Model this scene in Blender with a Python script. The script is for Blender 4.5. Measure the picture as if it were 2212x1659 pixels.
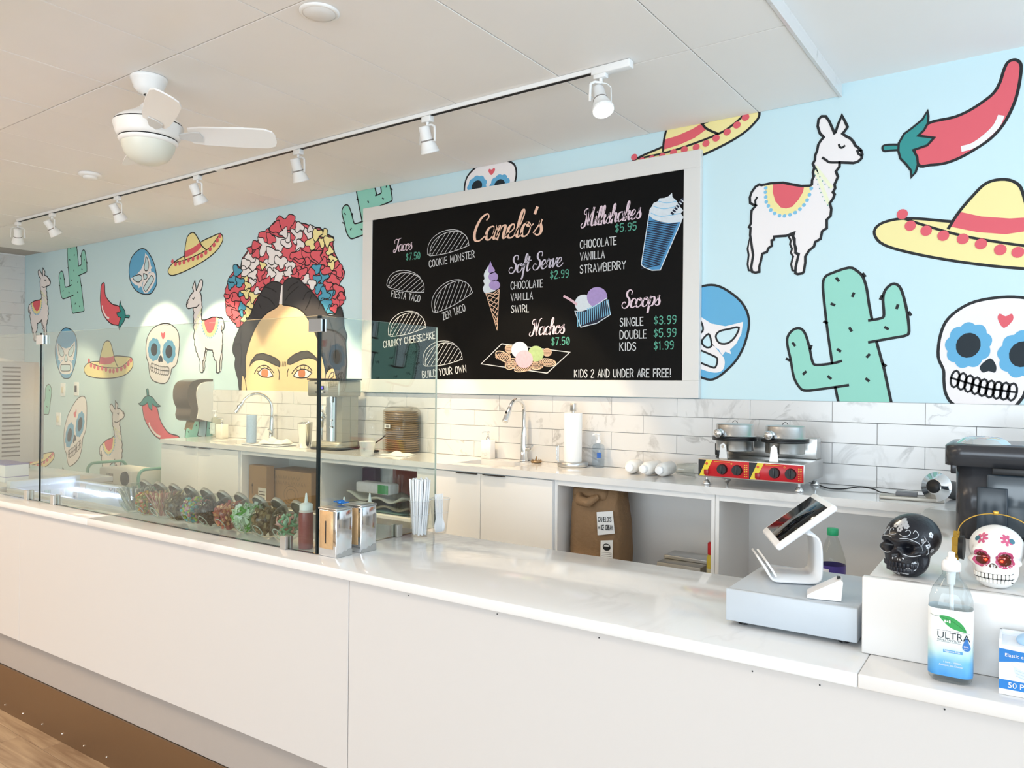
import bpy, bmesh, math, random
from mathutils import Vector, Matrix, Euler
random.seed(7)
for o in list(bpy.data.objects): bpy.data.objects.remove(o, do_unlink=True)
SC = bpy.context.scene
COL = SC.collection
PI = math.pi

# ------------------------------------------------------------------ camera
F_PX, YAW, PITCH, ROLL = 1666.2, 0.61721, 0.0008967, 0.0090675
CAMZ, WY = 1.831, 3.941            # camera height above the customer floor, distance to the mural wall
_fw = Vector((-math.sin(YAW)*math.cos(PITCH), math.cos(YAW)*math.cos(PITCH), math.sin(PITCH)))
_r0 = Vector((math.cos(YAW), math.sin(YAW), 0)); _u0 = _r0.cross(_fw)
_rt = math.cos(ROLL)*_r0 + math.sin(ROLL)*_u0
_up = -math.sin(ROLL)*_r0 + math.cos(ROLL)*_u0
CAM = Vector((0, 0, CAMZ))
cd = bpy.data.cameras.new('camera'); cam = bpy.data.objects.new('camera', cd); COL.objects.link(cam)
cd.sensor_width = 36; cd.lens = F_PX/2212*36; cd.clip_start = .05; cd.clip_end = 200
cam.matrix_world = Matrix(((_rt.x, _up.x, -_fw.x, 0), (_rt.y, _up.y, -_fw.y, 0), (_rt.z, _up.z, -_fw.z, CAMZ), (0, 0, 0, 1)))
SC.camera = cam
def ray(x, y): return _fw + _rt*((x-1106)/F_PX) + _up*((829.5-y)/F_PX)
def onY(x, y, Y=WY): d = ray(x, y); return CAM + d*(Y/d.y)
def onZ(x, y, z): d = ray(x, y); return CAM + d*((z-CAMZ)/d.z)

# ------------------------------------------------------------------ light
SC.view_settings.view_transform = 'Standard'; SC.view_settings.look = 'None'
SC.view_settings.gamma = 1; SC.view_settings.use_curve_mapping = False
SC.view_settings.exposure = 0.08
wd = bpy.data.worlds.new('sky'); SC.world = wd; wd.use_nodes = True
bg = wd.node_tree.nodes['Background']; bg.inputs[0].default_value = (.80, .90, 1, 1); bg.inputs[1].default_value = 1.6
def area(name, loc, rot, sx, sy, power, col):
    l = bpy.data.lights.new(name, 'AREA'); l.shape = 'RECTANGLE'; l.size = sx; l.size_y = sy; l.energy = power; l.color = col
    o = bpy.data.objects.new(name, l); COL.objects.link(o); o.location = loc; o.rotation_euler = rot; return o
# daylight through the shop front behind the camera and the glazed right side
area('daylight_shopfront', (-.3, -6.45, 1.75), (PI/2, 0, 0), 6.4, 2.6, 310, (.80, .92, 1))
area('daylight_side', (3.2, .8, 1.75), (PI/2, 0, PI/2), 6.0, 2.5, 108, (.68, .85, 1))

# ------------------------------------------------------------------ helpers
def lin(h):
    h = h.lstrip('#'); c = [int(h[i:i+2], 16)/255 for i in (0, 2, 4)]
    return tuple((x/12.92 if x <= .04045 else ((x+.055)/1.055)**2.4) for x in c) + (1,)
MATS = {}
def setin(b, names, v):
    for n in names:
        if n in b.inputs: b.inputs[n].default_value = v; return
def mat(name, col, rough=.5, metal=0, spec=.5, trans=0, ior=1.45, emit=None, estr=0, noise=0, nscale=20, bump=0, bscale=60, coat=0, alpha=1):
    if name in MATS: return MATS[name]
    m = bpy.data.materials.new(name); m.use_nodes = True; nt = m.node_tree; b = nt.nodes['Principled BSDF']
    c = lin(col) if isinstance(col, str) else tuple(col)+(1,)*(4-len(col))
    b.inputs['Base Color'].default_value = c; b.inputs['Roughness'].default_value = rough; b.inputs['Metallic'].default_value = metal
    setin(b, ['Specular IOR Level', 'Specular'], spec); setin(b, ['Transmission Weight', 'Transmission'], trans); b.inputs['IOR'].default_value = ior
    setin(b, ['Coat Weight', 'Clearcoat'], coat); b.inputs['Alpha'].default_value = alpha
    if emit:
        setin(b, ['Emission Color', 'Emission'], lin(emit)); b.inputs['Emission Strength'].default_value = estr
    if noise or bump:
        tc = nt.nodes.new('ShaderNodeTexCoord')
    if noise:
        n = nt.nodes.new('ShaderNodeTexNoise'); n.inputs['Scale'].default_value = nscale; n.inputs['Detail'].default_value = 4
        nt.links.new(tc.outputs['Object'], n.inputs['Vector'])
        mx = nt.nodes.new('ShaderNodeMix'); mx.data_type = 'RGBA'
        mx.inputs[6].default_value = tuple(max(0, x*(1-noise)) for x in c[:3])+(1,); mx.inputs[7].default_value = tuple(min(1, x*(1+noise)) for x in c[:3])+(1,)
        nt.links.new(n.outputs['Fac'], mx.inputs[0]); nt.links.new(mx.outputs[2], b.inputs['Base Color'])
    if bump:
        n2 = nt.nodes.new('ShaderNodeTexNoise'); n2.inputs['Scale'].default_value = bscale; n2.inputs['Detail'].default_value = 3
        nt.links.new(tc.outputs['Object'], n2.inputs['Vector'])
        bp = nt.nodes.new('ShaderNodeBump'); bp.inputs['Strength'].default_value = bump; bp.inputs['Distance'].default_value = .01
        nt.links.new(n2.outputs['Fac'], bp.inputs['Height']); nt.links.new(bp.outputs['Normal'], b.inputs['Normal'])
    MATS[name] = m; return m
def glassmat(name, tint='#ffffff', rough=.0, ior=1.45, mult=1.0):
    """thin clear sheet: tinted see-through plus a Fresnel reflection"""
    if name in MATS: return MATS[name]
    m = bpy.data.materials.new(name); m.use_nodes = True; nt = m.node_tree; nt.nodes.clear()
    out = nt.nodes.new('ShaderNodeOutputMaterial'); tr = nt.nodes.new('ShaderNodeBsdfTransparent'); gl = nt.nodes.new('ShaderNodeBsdfGlossy')
    fr = nt.nodes.new('ShaderNodeFresnel'); mx = nt.nodes.new('ShaderNodeMixShader'); mu = nt.nodes.new('ShaderNodeMath'); mu.operation = 'MULTIPLY'
    tr.inputs[0].default_value = lin(tint); gl.inputs['Roughness'].default_value = rough; ge = nt.nodes.new('ShaderNodeNewGeometry'); mi_ = nt.nodes.new('ShaderNodeMapRange'); mi_.inputs['To Min'].default_value = ior; mi_.inputs['To Max'].default_value = 1/ior; nt.links.new(ge.outputs['Backfacing'], mi_.inputs[0]); nt.links.new(mi_.outputs[0], fr.inputs[0]); mu.inputs[1].default_value = mult
    nt.links.new(fr.outputs[0], mu.inputs[0]); nt.links.new(mu.outputs[0], mx.inputs[0]); nt.links.new(tr.outputs[0], mx.inputs[1]); nt.links.new(gl.outputs[0], mx.inputs[2]); nt.links.new(mx.outputs[0], out.inputs[0])
    MATS[name] = m; return m
def marble(name, base, vein, scale=1.6, width=.035, rough=.12, strength=.6, rnd=False, coat=0):
    if name in MATS: return MATS[name]
    m = bpy.data.materials.new(name); m.use_nodes = True; nt = m.node_tree; b = nt.nodes['Principled BSDF']; N = nt.nodes.new; L = nt.links.new
    tc = N('ShaderNodeTexCoord'); mp = N('ShaderNodeMapping'); L(tc.outputs['Object'], mp.inputs[0])
    mp.inputs['Rotation'].default_value = (.3, .5, .6)
    if rnd:
        oi = N('ShaderNodeObjectInfo'); ml = N('ShaderNodeMath'); ml.operation = 'MULTIPLY'; ml.inputs[1].default_value = 60
        cb = N('ShaderNodeCombineXYZ'); L(oi.outputs['Random'], ml.inputs[0]); L(ml.outputs[0], cb.inputs[0]); L(ml.outputs[0], cb.inputs[2]); L(cb.outputs[0], mp.inputs[1])
    n1 = N('ShaderNodeTexNoise'); n1.inputs['Scale'].default_value = scale; n1.inputs['Detail'].default_value = 6; n1.inputs['Roughness'].default_value = .55; n1.inputs['Distortion'].default_value = 1.2
    L(mp.outputs[0], n1.inputs['Vector'])
    s = N('ShaderNodeMath'); s.operation = 'SUBTRACT'; s.inputs[1].default_value = .5; a = N('ShaderNodeMath'); a.operation = 'ABSOLUTE'
    L(n1.outputs['Fac'], s.inputs[0]); L(s.outputs[0], a.inputs[0])
    mr = N('ShaderNodeMapRange'); mr.inputs['From Min'].default_value = 0; mr.inputs['From Max'].default_value = width; mr.inputs['To Min'].default_value = 1; mr.inputs['To Max'].default_value = 0
    L(a.outputs[0], mr.inputs[0])
    n2 = N('ShaderNodeTexNoise'); n2.inputs['Scale'].default_value = scale*1.3; n2.inputs['Detail'].default_value = 2; L(mp.outputs[0], n2.inputs['Vector'])
    m2 = N('ShaderNodeMapRange'); m2.inputs['From Min'].default_value = .48; m2.inputs['From Max'].default_value = .68; L(n2.outputs['Fac'], m2.inputs[0])
    mu = N('ShaderNodeMath'); mu.operation = 'MULTIPLY'; L(mr.outputs[0], mu.inputs[0]); L(m2.outputs[0], mu.inputs[1])
    mu2 = N('ShaderNodeMath'); mu2.operation = 'MULTIPLY'; mu2.inputs[1].default_value = strength; L(mu.outputs[0], mu2.inputs[0])
    mx = N('ShaderNodeMix'); mx.data_type = 'RGBA'; mx.inputs[6].default_value = lin(base); mx.inputs[7].default_value = lin(vein)
    L(mu2.outputs[0], mx.inputs[0]); L(mx.outputs[2], b.inputs['Base Color'])
    b.inputs['Roughness'].default_value = rough; setin(b, ['Coat Weight'], coat)
    MATS[name] = m; return m
def woodmat(name, c1, c2, rough=.45):
    if name in MATS: return MATS[name]
    m = bpy.data.materials.new(name); m.use_nodes = True; nt = m.node_tree; b = nt.nodes['Principled BSDF']; N = nt.nodes.new; L = nt.links.new
    tc = N('ShaderNodeTexCoord'); mp = N('ShaderNodeMapping'); L(tc.outputs['Object'], mp.inputs[0]); mp.inputs['Scale'].default_value = (1.2, 14, 14)
    oi = N('ShaderNodeObjectInfo'); ml = N('ShaderNodeMath'); ml.operation = 'MULTIPLY'; ml.inputs[1].default_value = 40
    cb = N('ShaderNodeCombineXYZ'); L(oi.outputs['Random'], ml.inputs[0]); L(ml.outputs[0], cb.inputs[0]); L(ml.outputs[0], cb.inputs[1]); L(cb.outputs[0], mp.inputs[1])
    n = N('ShaderNodeTexNoise'); n.inputs['Scale'].default_value = 1.5; n.inputs['Detail'].default_value = 7; n.inputs['Distortion'].default_value = 1.4; L(mp.outputs[0], n.inputs['Vector'])
    ad = N('ShaderNodeMath'); ad.operation = 'MULTIPLY_ADD'; ad.inputs[1].default_value = .45; L(oi.outputs['Random'], ad.inputs[0]); L(n.outputs['Fac'], ad.inputs[2])
    cr = N('ShaderNodeValToRGB'); cr.color_ramp.elements[0].position = .4; cr.color_ramp.elements[0].color = lin(c1); cr.color_ramp.elements[1].position = .95; cr.color_ramp.elements[1].color = lin(c2)
    L(ad.outputs[0], cr.inputs[0]); L(cr.outputs[0], b.inputs['Base Color']); b.inputs['Roughness'].default_value = rough
    MATS[name] = m; return m

def smoothpts(pts, n=6, closed=False):
    """Catmull-Rom through the points"""
    P = [tuple(p) for p in pts]; k = len(P)
    if k < 3: return P
    out = []; rng = k if closed else k-1
    for i in range(rng):
        if closed: p0, p1, p2, p3 = P[(i-1) % k], P[i], P[(i+1) % k], P[(i+2) % k]
        else: p0, p1, p2, p3 = P[max(i-1, 0)], P[i], P[i+1], P[min(i+2, k-1)]
        for j in range(n):
            t = j/n; t2 = t*t; t3 = t2*t
            out.append(tuple(.5*(2*b+(c-a)*t+(2*a-5*b+4*c-d)*t2+(3*b-a-3*c+d)*t3) for a, b, c, d in zip(p0, p1, p2, p3)))
    if not closed: out.append(P[-1])
    return out
class MB:
    def __init__(s): s.v = []; s.f = []; s.m = []; s.s = []
    def add(s, verts, faces, mi=0, smooth=False, M=None):
        o = len(s.v)
        s.v += [tuple(M @ Vector(v)) if M is not None else tuple(v) for v in verts]
        for f in faces: s.f.append([i+o for i in f]); s.m.append(mi); s.s.append(smooth)
        return s
    def box(s, x0, x1, y0, y1, z0, z1, mi=0, M=None):
        v = [(x, y, z) for z in (z0, z1) for y in (y0, y1) for x in (x0, x1)]
        return s.add(v, [(0, 2, 3, 1), (4, 5, 7, 6), (0, 1, 5, 4), (2, 6, 7, 3), (0, 4, 6, 2), (1, 3, 7, 5)], mi, False, M)
    def rbox(s, x0, x1, y0, y1, z0, z1, r=.005, mi=0, M=None, seg=2, smooth=True):
        bm = bmesh.new(); bmesh.ops.create_cube(bm, size=1)
        for v in bm.verts: v.co = Vector(((x0+x1)/2+v.co.x*(x1-x0), (y0+y1)/2+v.co.y*(y1-y0), (z0+z1)/2+v.co.z*(z1-z0)))
        r = min(r, .49*min(abs(x1-x0), abs(y1-y0), abs(z1-z0)))
        bmesh.ops.bevel(bm, geom=list(bm.edges), offset=r, segments=seg, profile=.5, affect='EDGES')
        bm.verts.index_update()
        s.add([v.co[:] for v in bm.verts], [[v.index for v in f.verts] for f in bm.faces], mi, smooth, M); bm.free(); return s
    def prism(s, poly, z0, z1, mi=0, M=None, smooth=False):
        """polygon in xy extruded along z"""
        n = len(poly); v = [(x, y, z0) for x, y in poly]+[(x, y, z1) for x, y in poly]
        s.add(v, [list(range(n))[::-1], list(range(n, 2*n))], mi, False, M)
        return s.add(v, [(i, (i+1) % n, n+(i+1) % n, n+i) for i in range(n)], mi, smooth, M)
    def lathe(s, prof, n=24, mi=0, M=None, smooth=True, caps=True):
        v = []; f = []
        for r, z in prof:
            for i in range(n): a = 2*PI*i/n; v.append((r*math.cos(a), r*math.sin(a), z))
        for j in range(len(prof)-1):
            for i in range(n): f.append((j*n+i, j*n+(i+1) % n, (j+1)*n+(i+1) % n, (j+1)*n+i))
        s.add(v, f, mi, smooth, M)
        if caps:
            if prof[0][0] > 1e-5: s.add(v[:n], [list(range(n))[::-1]], mi, False, M)
            if prof[-1][0] > 1e-5: s.add(v[-n:], [list(range(n))], mi, False, M)
        return s
    def tube(s, pts, r, n=8, mi=0, caps=True, M=None, closed=False):
        P = [Vector(p) for p in pts]; k = len(P); R = r if isinstance(r, (list, tuple)) else [r]*k
        v = []; f = []; up = None
        for i in range(k):
            if closed: t = P[(i+1) % k]-P[i-1]
            else: t = P[min(i+1, k-1)]-P[max(i-1, 0)]
            if t.length < 1e-9: t = Vector((0, 0, 1))
            t.normalize()
            if up is None:
                up = Vector((0, 0, 1)) if abs(t.z) < .9 else Vector((1, 0, 0))
            a = t.cross(up)
            if a.length < 1e-6: a = t.orthogonal()
            a.normalize(); b = a.cross(t).normalized(); up = b
            for j in range(n):
                an = 2*PI*j/n; v.append(P[i]+a*(R[i]*math.cos(an))+b*(R[i]*math.sin(an)))
        for i in range(k if closed else k-1):
            i2 = (i+1) % k
            for j in range(n): f.append((i*n+j, i*n+(j+1) % n, i2*n+(j+1) % n, i2*n+j))
        s.add(v, f, mi, True, M)
        if caps and not closed: s.add(v[:n], [list(range(n))[::-1]], mi, False, M); s.add(v[-n:], [list(range(n))], mi, False, M)
        return s
    def cyl(s, p0, p1, r0, r1=None, n=16, mi=0, M=None):
        return s.tube([p0, p1], [r0, r0 if r1 is None else r1], n, mi, True, M)
    def ball(s, c, r, mi=0, n=12, M=None, sz=1):
        pr = [(max(1e-6, r*math.sin(PI*i/n)), -r*math.cos(PI*i/n)*sz) for i in range(n+1)]
        T = Matrix.Translation(c); return s.lathe(pr, n*2, mi, (M @ T) if M is not None else T, True, False)
    def build(s, name, mats, parent=None, loc=None, rotz=0, rot=None):
        me = bpy.data.meshes.new(name); me.from_pydata(s.v, [], s.f)
        if not isinstance(mats, (list, tuple)): mats = [mats]
        for m in mats: me.materials.append(m)
        me.polygons.foreach_set('material_index', s.m); me.polygons.foreach_set('use_smooth', s.s); me.update()
        o = bpy.data.objects.new(name, me); COL.objects.link(o)
        if parent is not None: o.parent = parent
        if loc is not None: o.location = loc
        if rot is not None: o.rotation_euler = rot
        elif rotz: o.rotation_euler = (0, 0, rotz)
        return o
def tag(o, label, cat, group=None, kind=None):
    o['label'] = label; o['category'] = cat
    if group: o['group'] = group
    if kind: o['kind'] = kind
    return o
def struct(o, label=None): 
    o['kind'] = 'structure'
    if label: o['label'] = label
    return o
def thing(name, label, cat, loc=(0, 0, 0), rotz=0, group=None, rot=None):
    o = bpy.data.objects.new(name, None); COL.objects.link(o); o.location = loc; o.rotation_euler = rot if rot is not None else (0, 0, rotz)
    o.empty_display_size = .05; return tag(o, label, cat, group)
def dup(o, parent=None, **kw):
    c = o.copy(); COL.objects.link(c)
    if parent is not None: c.parent = parent
    for ch in list(o.children): dup(ch, c)
    for k, v in kw.items():
        if k in ('label', 'group', 'category'): c[k] = v
        else: setattr(c, k, v)
    return c
def TR(x, y, z, rx=0, ry=0, rz=0, s=1): return Matrix.Translation((x, y, z)) @ Euler((rx, ry, rz)).to_matrix().to_4x4() @ Matrix.Scale(s, 4)
def axisM(p, d, roll=0):
    """matrix whose local z runs along d, placed at p"""
    return Matrix.Translation(p) @ Vector(d).normalized().to_track_quat('Z', 'Y').to_matrix().to_4x4() @ Matrix.Rotation(roll, 4, 'Z')

class Draw:
    """flat print on a plane: fills, strokes and dots in 2-D, stacked in thin layers"""
    def __init__(s, O, U, V, N, step=.0004): s.O = Vector(O); s.U = Vector(U); s.V = Vector(V); s.N = Vector(N); s.step = step; s.mb = MB(); s.mats = []
    def mi(s, m):
        if m not in s.mats: s.mats.append(m)
        return s.mats.index(m)
    def P(s, p, l): return s.O + s.U*p[0] + s.V*p[1] + s.N*(s.step*l)
    def fill(s, poly, m, l=1):
        poly = list(poly); a = sum(poly[i-1][0]*poly[i][1]-poly[i][0]*poly[i-1][1] for i in range(len(poly)))
        if a < 0: poly = poly[::-1]
        s.mb.add([s.P(p, l) for p in poly], [list(range(len(poly)))], s.mi(m))
    def stroke(s, pts, w, m, l=2, closed=False, callig=0, ends=True):
        P = [Vector((p[0], p[1])) for p in pts]
        Q = [P[0]]
        for p in P[1:]:
            if (p-Q[-1]).length > 1e-6: Q.append(p)
        if closed and (Q[0]-Q[-1]).length < 1e-6: Q.pop()
        k = len(Q)
        if k < 2: return
        v = []
        for i in range(k):
            if closed: t1 = (Q[i]-Q[i-1]).normalized(); t2 = (Q[(i+1) % k]-Q[i]).normalized()
            else: t1 = (Q[i]-Q[max(i-1, 0)]); t2 = (Q[min(i+1, k-1)]-Q[i]); t1 = (t1 if t1.length else t2).normalized(); t2 = (t2 if t2.length else t1).normalized()
            t = t1+t2
            t = t.normalized() if t.length > 1e-4 else t1
            nn = Vector((-t.y, t.x)); c = max(.5, nn.dot(Vector((-t1.y, t1.x))))
            ww = w
            if callig: ww = w*(.5+callig*abs(t.y)**1.5 if t.y < .2 else .5)
            h = ww/2/c
            q = Q[i]
            if ends and not closed:
                if i == 0: q = q-t*ww*.3
                if i == k-1: q = q+t*ww*.3
            v.append(s.P(q-nn*h, l)); v.append(s.P(q+nn*h, l))
        f = [(2*i, 2*i+2, 2*i+3, 2*i+1) for i in range(k-1)]
        if closed: f.append((2*k-2, 0, 1, 2*k-1))
        s.mb.add(v, f, s.mi(m))
    def dot(s, c, rx, m, l=2, ry=None, n=14, rot=0):
        ry = ry or rx; ca, sa = math.cos(rot), math.sin(rot)
        s.fill([(c[0]+rx*math.cos(2*PI*i/n)*ca-ry*math.sin(2*PI*i/n)*sa, c[1]+rx*math.cos(2*PI*i/n)*sa+ry*math.sin(2*PI*i/n)*ca) for i in range(n)], m, l)
    def build(s, name, parent=None): return s.mb.build(name, s.mats, parent)
def text_mesh(body, size, M, mi_mb=None, align='LEFT', width=1.0, bold=0):
    """lettering from the built-in font as mesh data: returns verts, faces"""
    cu = bpy.data.curves.new('txt', 'FONT'); cu.body = body; cu.size = size; cu.align_x = align; cu.resolution_u = 3; cu.offset = bold
    ob = bpy.data.objects.new('txt', cu); COL.objects.link(ob)
    dg = bpy.context.evaluated_depsgraph_get(); dg.update(); me = ob.evaluated_get(dg).to_mesh()
    v = [M @ Vector((a.co.x*width, a.co.y, 0)) for a in me.vertices]; f = [list(p.vertices) for p in me.polygons]
    bpy.data.objects.remove(ob, do_unlink=True); bpy.data.curves.remove(cu)
    return v, f

# ------------------------------------------------------------------ materials used widely
M_white = mat('white_paint', '#efeeec', .55)
M_plastic = mat('white_plastic', '#f1f2f3', .3)
M_ceil = mat('ceiling_panel_white', '#f3f1ef', .75, noise=.02, nscale=3)
M_lam = mat('white_laminate', '#f4f3f2', .35)
M_panel = mat('front_panel_laminate', '#cecbc9', .4)
M_steel = mat('brushed_steel', '#c9c9c8', .28, 1)
M_chrome = mat('chrome', '#e6e8ea', .08, 1)
M_black = mat('black_plastic', '#131417', .4)
M_glass = glassmat('clear_glass', '#f9fbfa')
M_pane = glassmat('sneeze_guard_glass', '#f4f9f7', 0, 1.5, 1.6)
M_gedge = mat('dark_glass_edge', '#0b1a1c', .2)
M_quartz = marble('white_quartz', '#e2e1e0', '#b9b7b6', 1.3, .022, .1, .36)
M_tile = marble('marble_tile', '#d9d8d7', '#a09e9c', 3.2, .03, .15, .75, True)
M_grout = mat('grey_grout', '#8d8f92', .9)

# ------------------------------------------------------------------ the setting
ZB, ZF, ZC, ZT = 1.365, 1.175, 3.235, 1.765     # back counter, front counter, ceiling, top of the tiles
M_mural = mat('mural_sky_blue', '#c9e3ea', .55, noise=.015, nscale=2)
mb = MB(); mb.box(-9.75, 3.4, WY, WY+.15, 0, 3.36)
wall_back = struct(mb.build('wall_back', M_mural), 'pale blue mural wall behind the serving area')
# backsplash tiles, ten by forty centimetres, laid half-bond
tm = MB(); tm.rbox(-.1985, .1985, -.004, .004, -.0488, .0488, .0012, seg=1, smooth=False)
gb = MB(); gb.box(-5.95, 3.4, WY-.0035, WY+.01, ZB-.05, ZT)
gb.build('grout_bed', M_grout, wall_back)
first = None
for row in range(4):
    k = -8 if row % 2 == 0 else -8.5
    while True:
        x0 = -2.887+k*.3988; x1 = x0+.3988; k += 1
        if x0 > 3.3: break
        c0, c1 = max(x0, -5.95), min(x1, 3.4)
        if c1-c0 < .02: continue
        if c1-c0 > .39:
            if first is None: o = tm.build('tile', M_tile, wall_back); first = o
            else: o = first.copy(); COL.objects.link(o)
            o.location = ((x0+x1)/2, WY-.007, ZT-.05-row*.1)
        else:
            t2 = MB(); w = (c1-c0)/2-.0015; t2.rbox(-w, w, -.004, .004, -.0488, .0488, .0012, seg=1, smooth=False)
            o = t2.build('tile', M_tile, wall_back); o.location = ((c0+c1)/2, WY-.007, ZT-.05-row*.1)
# left wall of long white tiles
mb = MB(); mb.box(-9.75, -9.6, -6.6, WY, 0, 3.36)
wall_left = struct(mb.build('wall_left', M_white), 'far wall of long white marbled tiles')
tl = MB(); tl.rbox(-.004, .004, -.298, .298, -.0645, .0645, .0015, seg=1, smooth=False); first = None
for i in range(24):
    for j in range(3):
        y = WY-.3-j*.6
        if first is None: o = first = tl.build('tile', M_tile, wall_left)
        else: o = first.copy(); COL.objects.link(o)
        o.location = (-9.597, y-.001, 3.165-i*.132)
# floor planks
M_floor = woodmat('oak_vinyl_plank', '#8a715a', '#c4ad90')
mb = MB(); mb.box(-9.75, 3.3, -6.7, WY+.15, -.05, -.004); floor = struct(mb.build('floor', mat('floor_joint', '#4a3a2a', .8)), 'wood-look plank floor in front of the counter')
first = None; pw = .178
mb = MB(); mb.box(-9.7, 3.3, -6.6, -1.7, -.0038, -.0005); mb.build('plank_field', M_floor, floor)
pl = MB(); pl.rbox(-.609, .609, -pw/2+.0008, pw/2-.0008, -.006, 0, .001, seg=1, smooth=False)
rr = random.Random(3)
for j in range(20):
    y = 1.783+pw/2+.178-pw*j-pw*0
    off = -4.105 if j == 1 else rr.uniform(-5, -3.8)
    for i in range(-4, 6):
        x = off+.61+i*1.22 - (0 if j != 1 else 0)
        if x < -9 or x > 2.7 or y < -1.6: continue
        if first is None: o = first = pl.build('plank', M_floor, floor)
        else: o = first.copy(); COL.objects.link(o)
        o.location = (x, y, 0)
# platform for the staff side
mb = MB(); mb.box(-9.6, 3.3, 1.975, WY, -.0, .25); struct(mb.build('trim_1', mat('platform_floor', '#d8d2c8', .7)), 'raised floor of the serving area')
# dropped ceiling with two by four foot panels
mb = MB(); mb.box(-9.75, -.875, -6.7, WY+.15, ZC+.012, 3.36)
ceiling = struct(mb.build('ceiling', mat('ceiling_gap', '#b5b0aa', .9)), 'white panel ceiling over the counter')
cm = {}
def cpanel(x0, x1, y0, y1):
    key = (round(x1-x0, 3), round(y1-y0, 3))
    if key not in cm:
        w, h = (x1-x0)/2-.0022, (y1-y0)/2-.0022; t = MB(); t.rbox(-w, w, -h, h, 0, .012, .0015, seg=1, smooth=False); o = cm[key] = t.build('ceiling_panel', M_ceil, ceiling)
    else: o = cm[key].copy(); COL.objects.link(o)
    o.location = ((x0+x1)/2, (y0+y1)/2, ZC+rr.uniform(0, .0012))
xs = [-.877]+[-1.265-.604*i for i in range(14)]; ys = [WY, 3.05]+[3.05-1.19*i for i in range(1, 9)]
for a in range(len(xs)-1):
    for b_ in range(len(ys)-1): cpanel(xs[a+1], xs[a], ys[b_+1], ys[b_])
mb = MB(); mb.box(-.875, 3.4, -6.7, WY+.15, 3.295, 3.36); struct(mb.build('ceiling_raised', M_ceil), 'slightly higher smooth ceiling at right')
mb = MB(); mb.rbox(-.877, -.862, -6.6, WY, ZC-.004, 3.297, .001, seg=1, smooth=False); struct(mb.build('trim_2', M_tile), 'white marbled fascia strip at the ceiling step')
# unseen glowing panels, added behind the viewer to brighten and warm the room
M_led = mat('added_panel_glow', '#ffffff', .5, emit='#fff1dc', estr=1.5)
for i, (x, c) in enumerate(((-7.0, (1, .70, .42)), (-5.2, (1, .72, .45)), (-3.4, (1, .80, .58)), (-1.6, (1, .95, .88)))):
    mb = MB(); mb.rbox(-.29, .29, -.58, .58, -.006, -.0005, .001, seg=1, smooth=False); tag(mb.build('added_light_panel', M_led, None, (x, -.1, ZC)), ('added glowing square ceiling panel over the customer side, farthest left', 'added glowing ceiling panel over the customer side, second from the left', 'added glowing ceiling panel over the customer side, third from the left', 'added glowing ceiling panel over the customer side, nearest the viewer')[i], 'added ceiling light')
    area('added_fill_light', (x, -.1, ZC-.008), (0, 0, 0), .56, 1.14, (54, 42, 24, 6)[i], c)
# shop front behind the camera and glazed right side, with frames
FY_ = -6.6
mb = MB()
mb.box(-9.75, -3.6, FY_-.1, FY_, 0, 3.36); mb.box(-3.6, 3.0, FY_-.1, FY_, 3.08, 3.36); mb.box(-3.6, 3.0, FY_-.1, FY_, 0, .3); mb.box(3.0, 3.4, FY_-.1, FY_, 0, 3.36)
for x in (-2.0, -.3, 1.4): mb.box(x-.03, x+.03, FY_-.1, FY_, .3, 3.08)
struct(mb.build('wall_front', M_white), 'shop front wall with tall windows behind the viewer')
mb = MB()
mb.box(3.3, 3.4, 3.85, WY, 0, 3.36); mb.box(3.3, 3.4, FY_, -2.4, 0, 3.36); mb.box(3.3, 3.4, -2.4, 3.85, 3.08, 3.36); mb.box(3.3, 3.4, -2.4, 3.85, 0, .3)
for y in (-.6, 1.2): mb.box(3.3, 3.4, y-.03, y+.03, .3, 3.08)
struct(mb.build('wall_right', M_white), 'glazed side wall beyond the right edge')

# ------------------------------------------------------------------ front counter (turned a little against the wall)
FR = .022
def FCM(x, y, z=0): return Matrix.Translation((-.4, 1.905, 0)) @ Matrix.Rotation(FR, 4, 'Z') @ Matrix.Translation((x+.4, y-1.905, z))
def fc_thing(name, label, cat): 
    t = thing(name, label, cat, (-.4, 1.905, 0), FR); return t
def L_(x): return x+.4
def LY(y): return y-1.905
fc = fc_thing('front_counter', 'long white front counter with flat panels and brown kick plate', 'counter')
mb = MB(); mb.box(L_(-8.9), L_(2.4), LY(1.955), LY(1.99), .4452, ZF-.036); mb.box(L_(-3.775), L_(2.4), LY(1.99), LY(2.57), .25, ZF-.036); mb.box(L_(-3.0), L_(-.45), LY(2.57), LY(2.95), .25, 1.045); mb.box(L_(-5.31), L_(-3.775), LY(1.99), LY(2.06), .25, ZF-.036); mb.box(L_(-8.9), L_(-5.31), LY(1.99), LY(2.8), .25, ZF-.036); mb.build('carcass', M_lam, fc)
for i, (a, b_) in enumerate([(-8.9, -6.97), (-6.968, -4.51), (-4.508, -2.042), (-2.039, .42), (.423, 2.4)]):
    mb = MB(); mb.rbox(L_(a), L_(b_), LY(1.928), LY(1.9545), .443, ZF-.034, .0015, seg=1, smooth=False); mb.build('front_panel', M_panel, fc)
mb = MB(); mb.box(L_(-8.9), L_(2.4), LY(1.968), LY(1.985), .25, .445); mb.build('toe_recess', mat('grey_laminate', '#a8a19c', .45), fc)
mb = MB(); mb.box(L_(-8.9), L_(2.4), LY(1.958), LY(1.9675), 0.001, .248); kp = mb.build('kick_plate', mat('bronze_kick_plate', '#8a7259', .3, .75), fc)
sm_ = MB(); sm_.ball((0, 0, 0), .0045, 0, 6)
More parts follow.
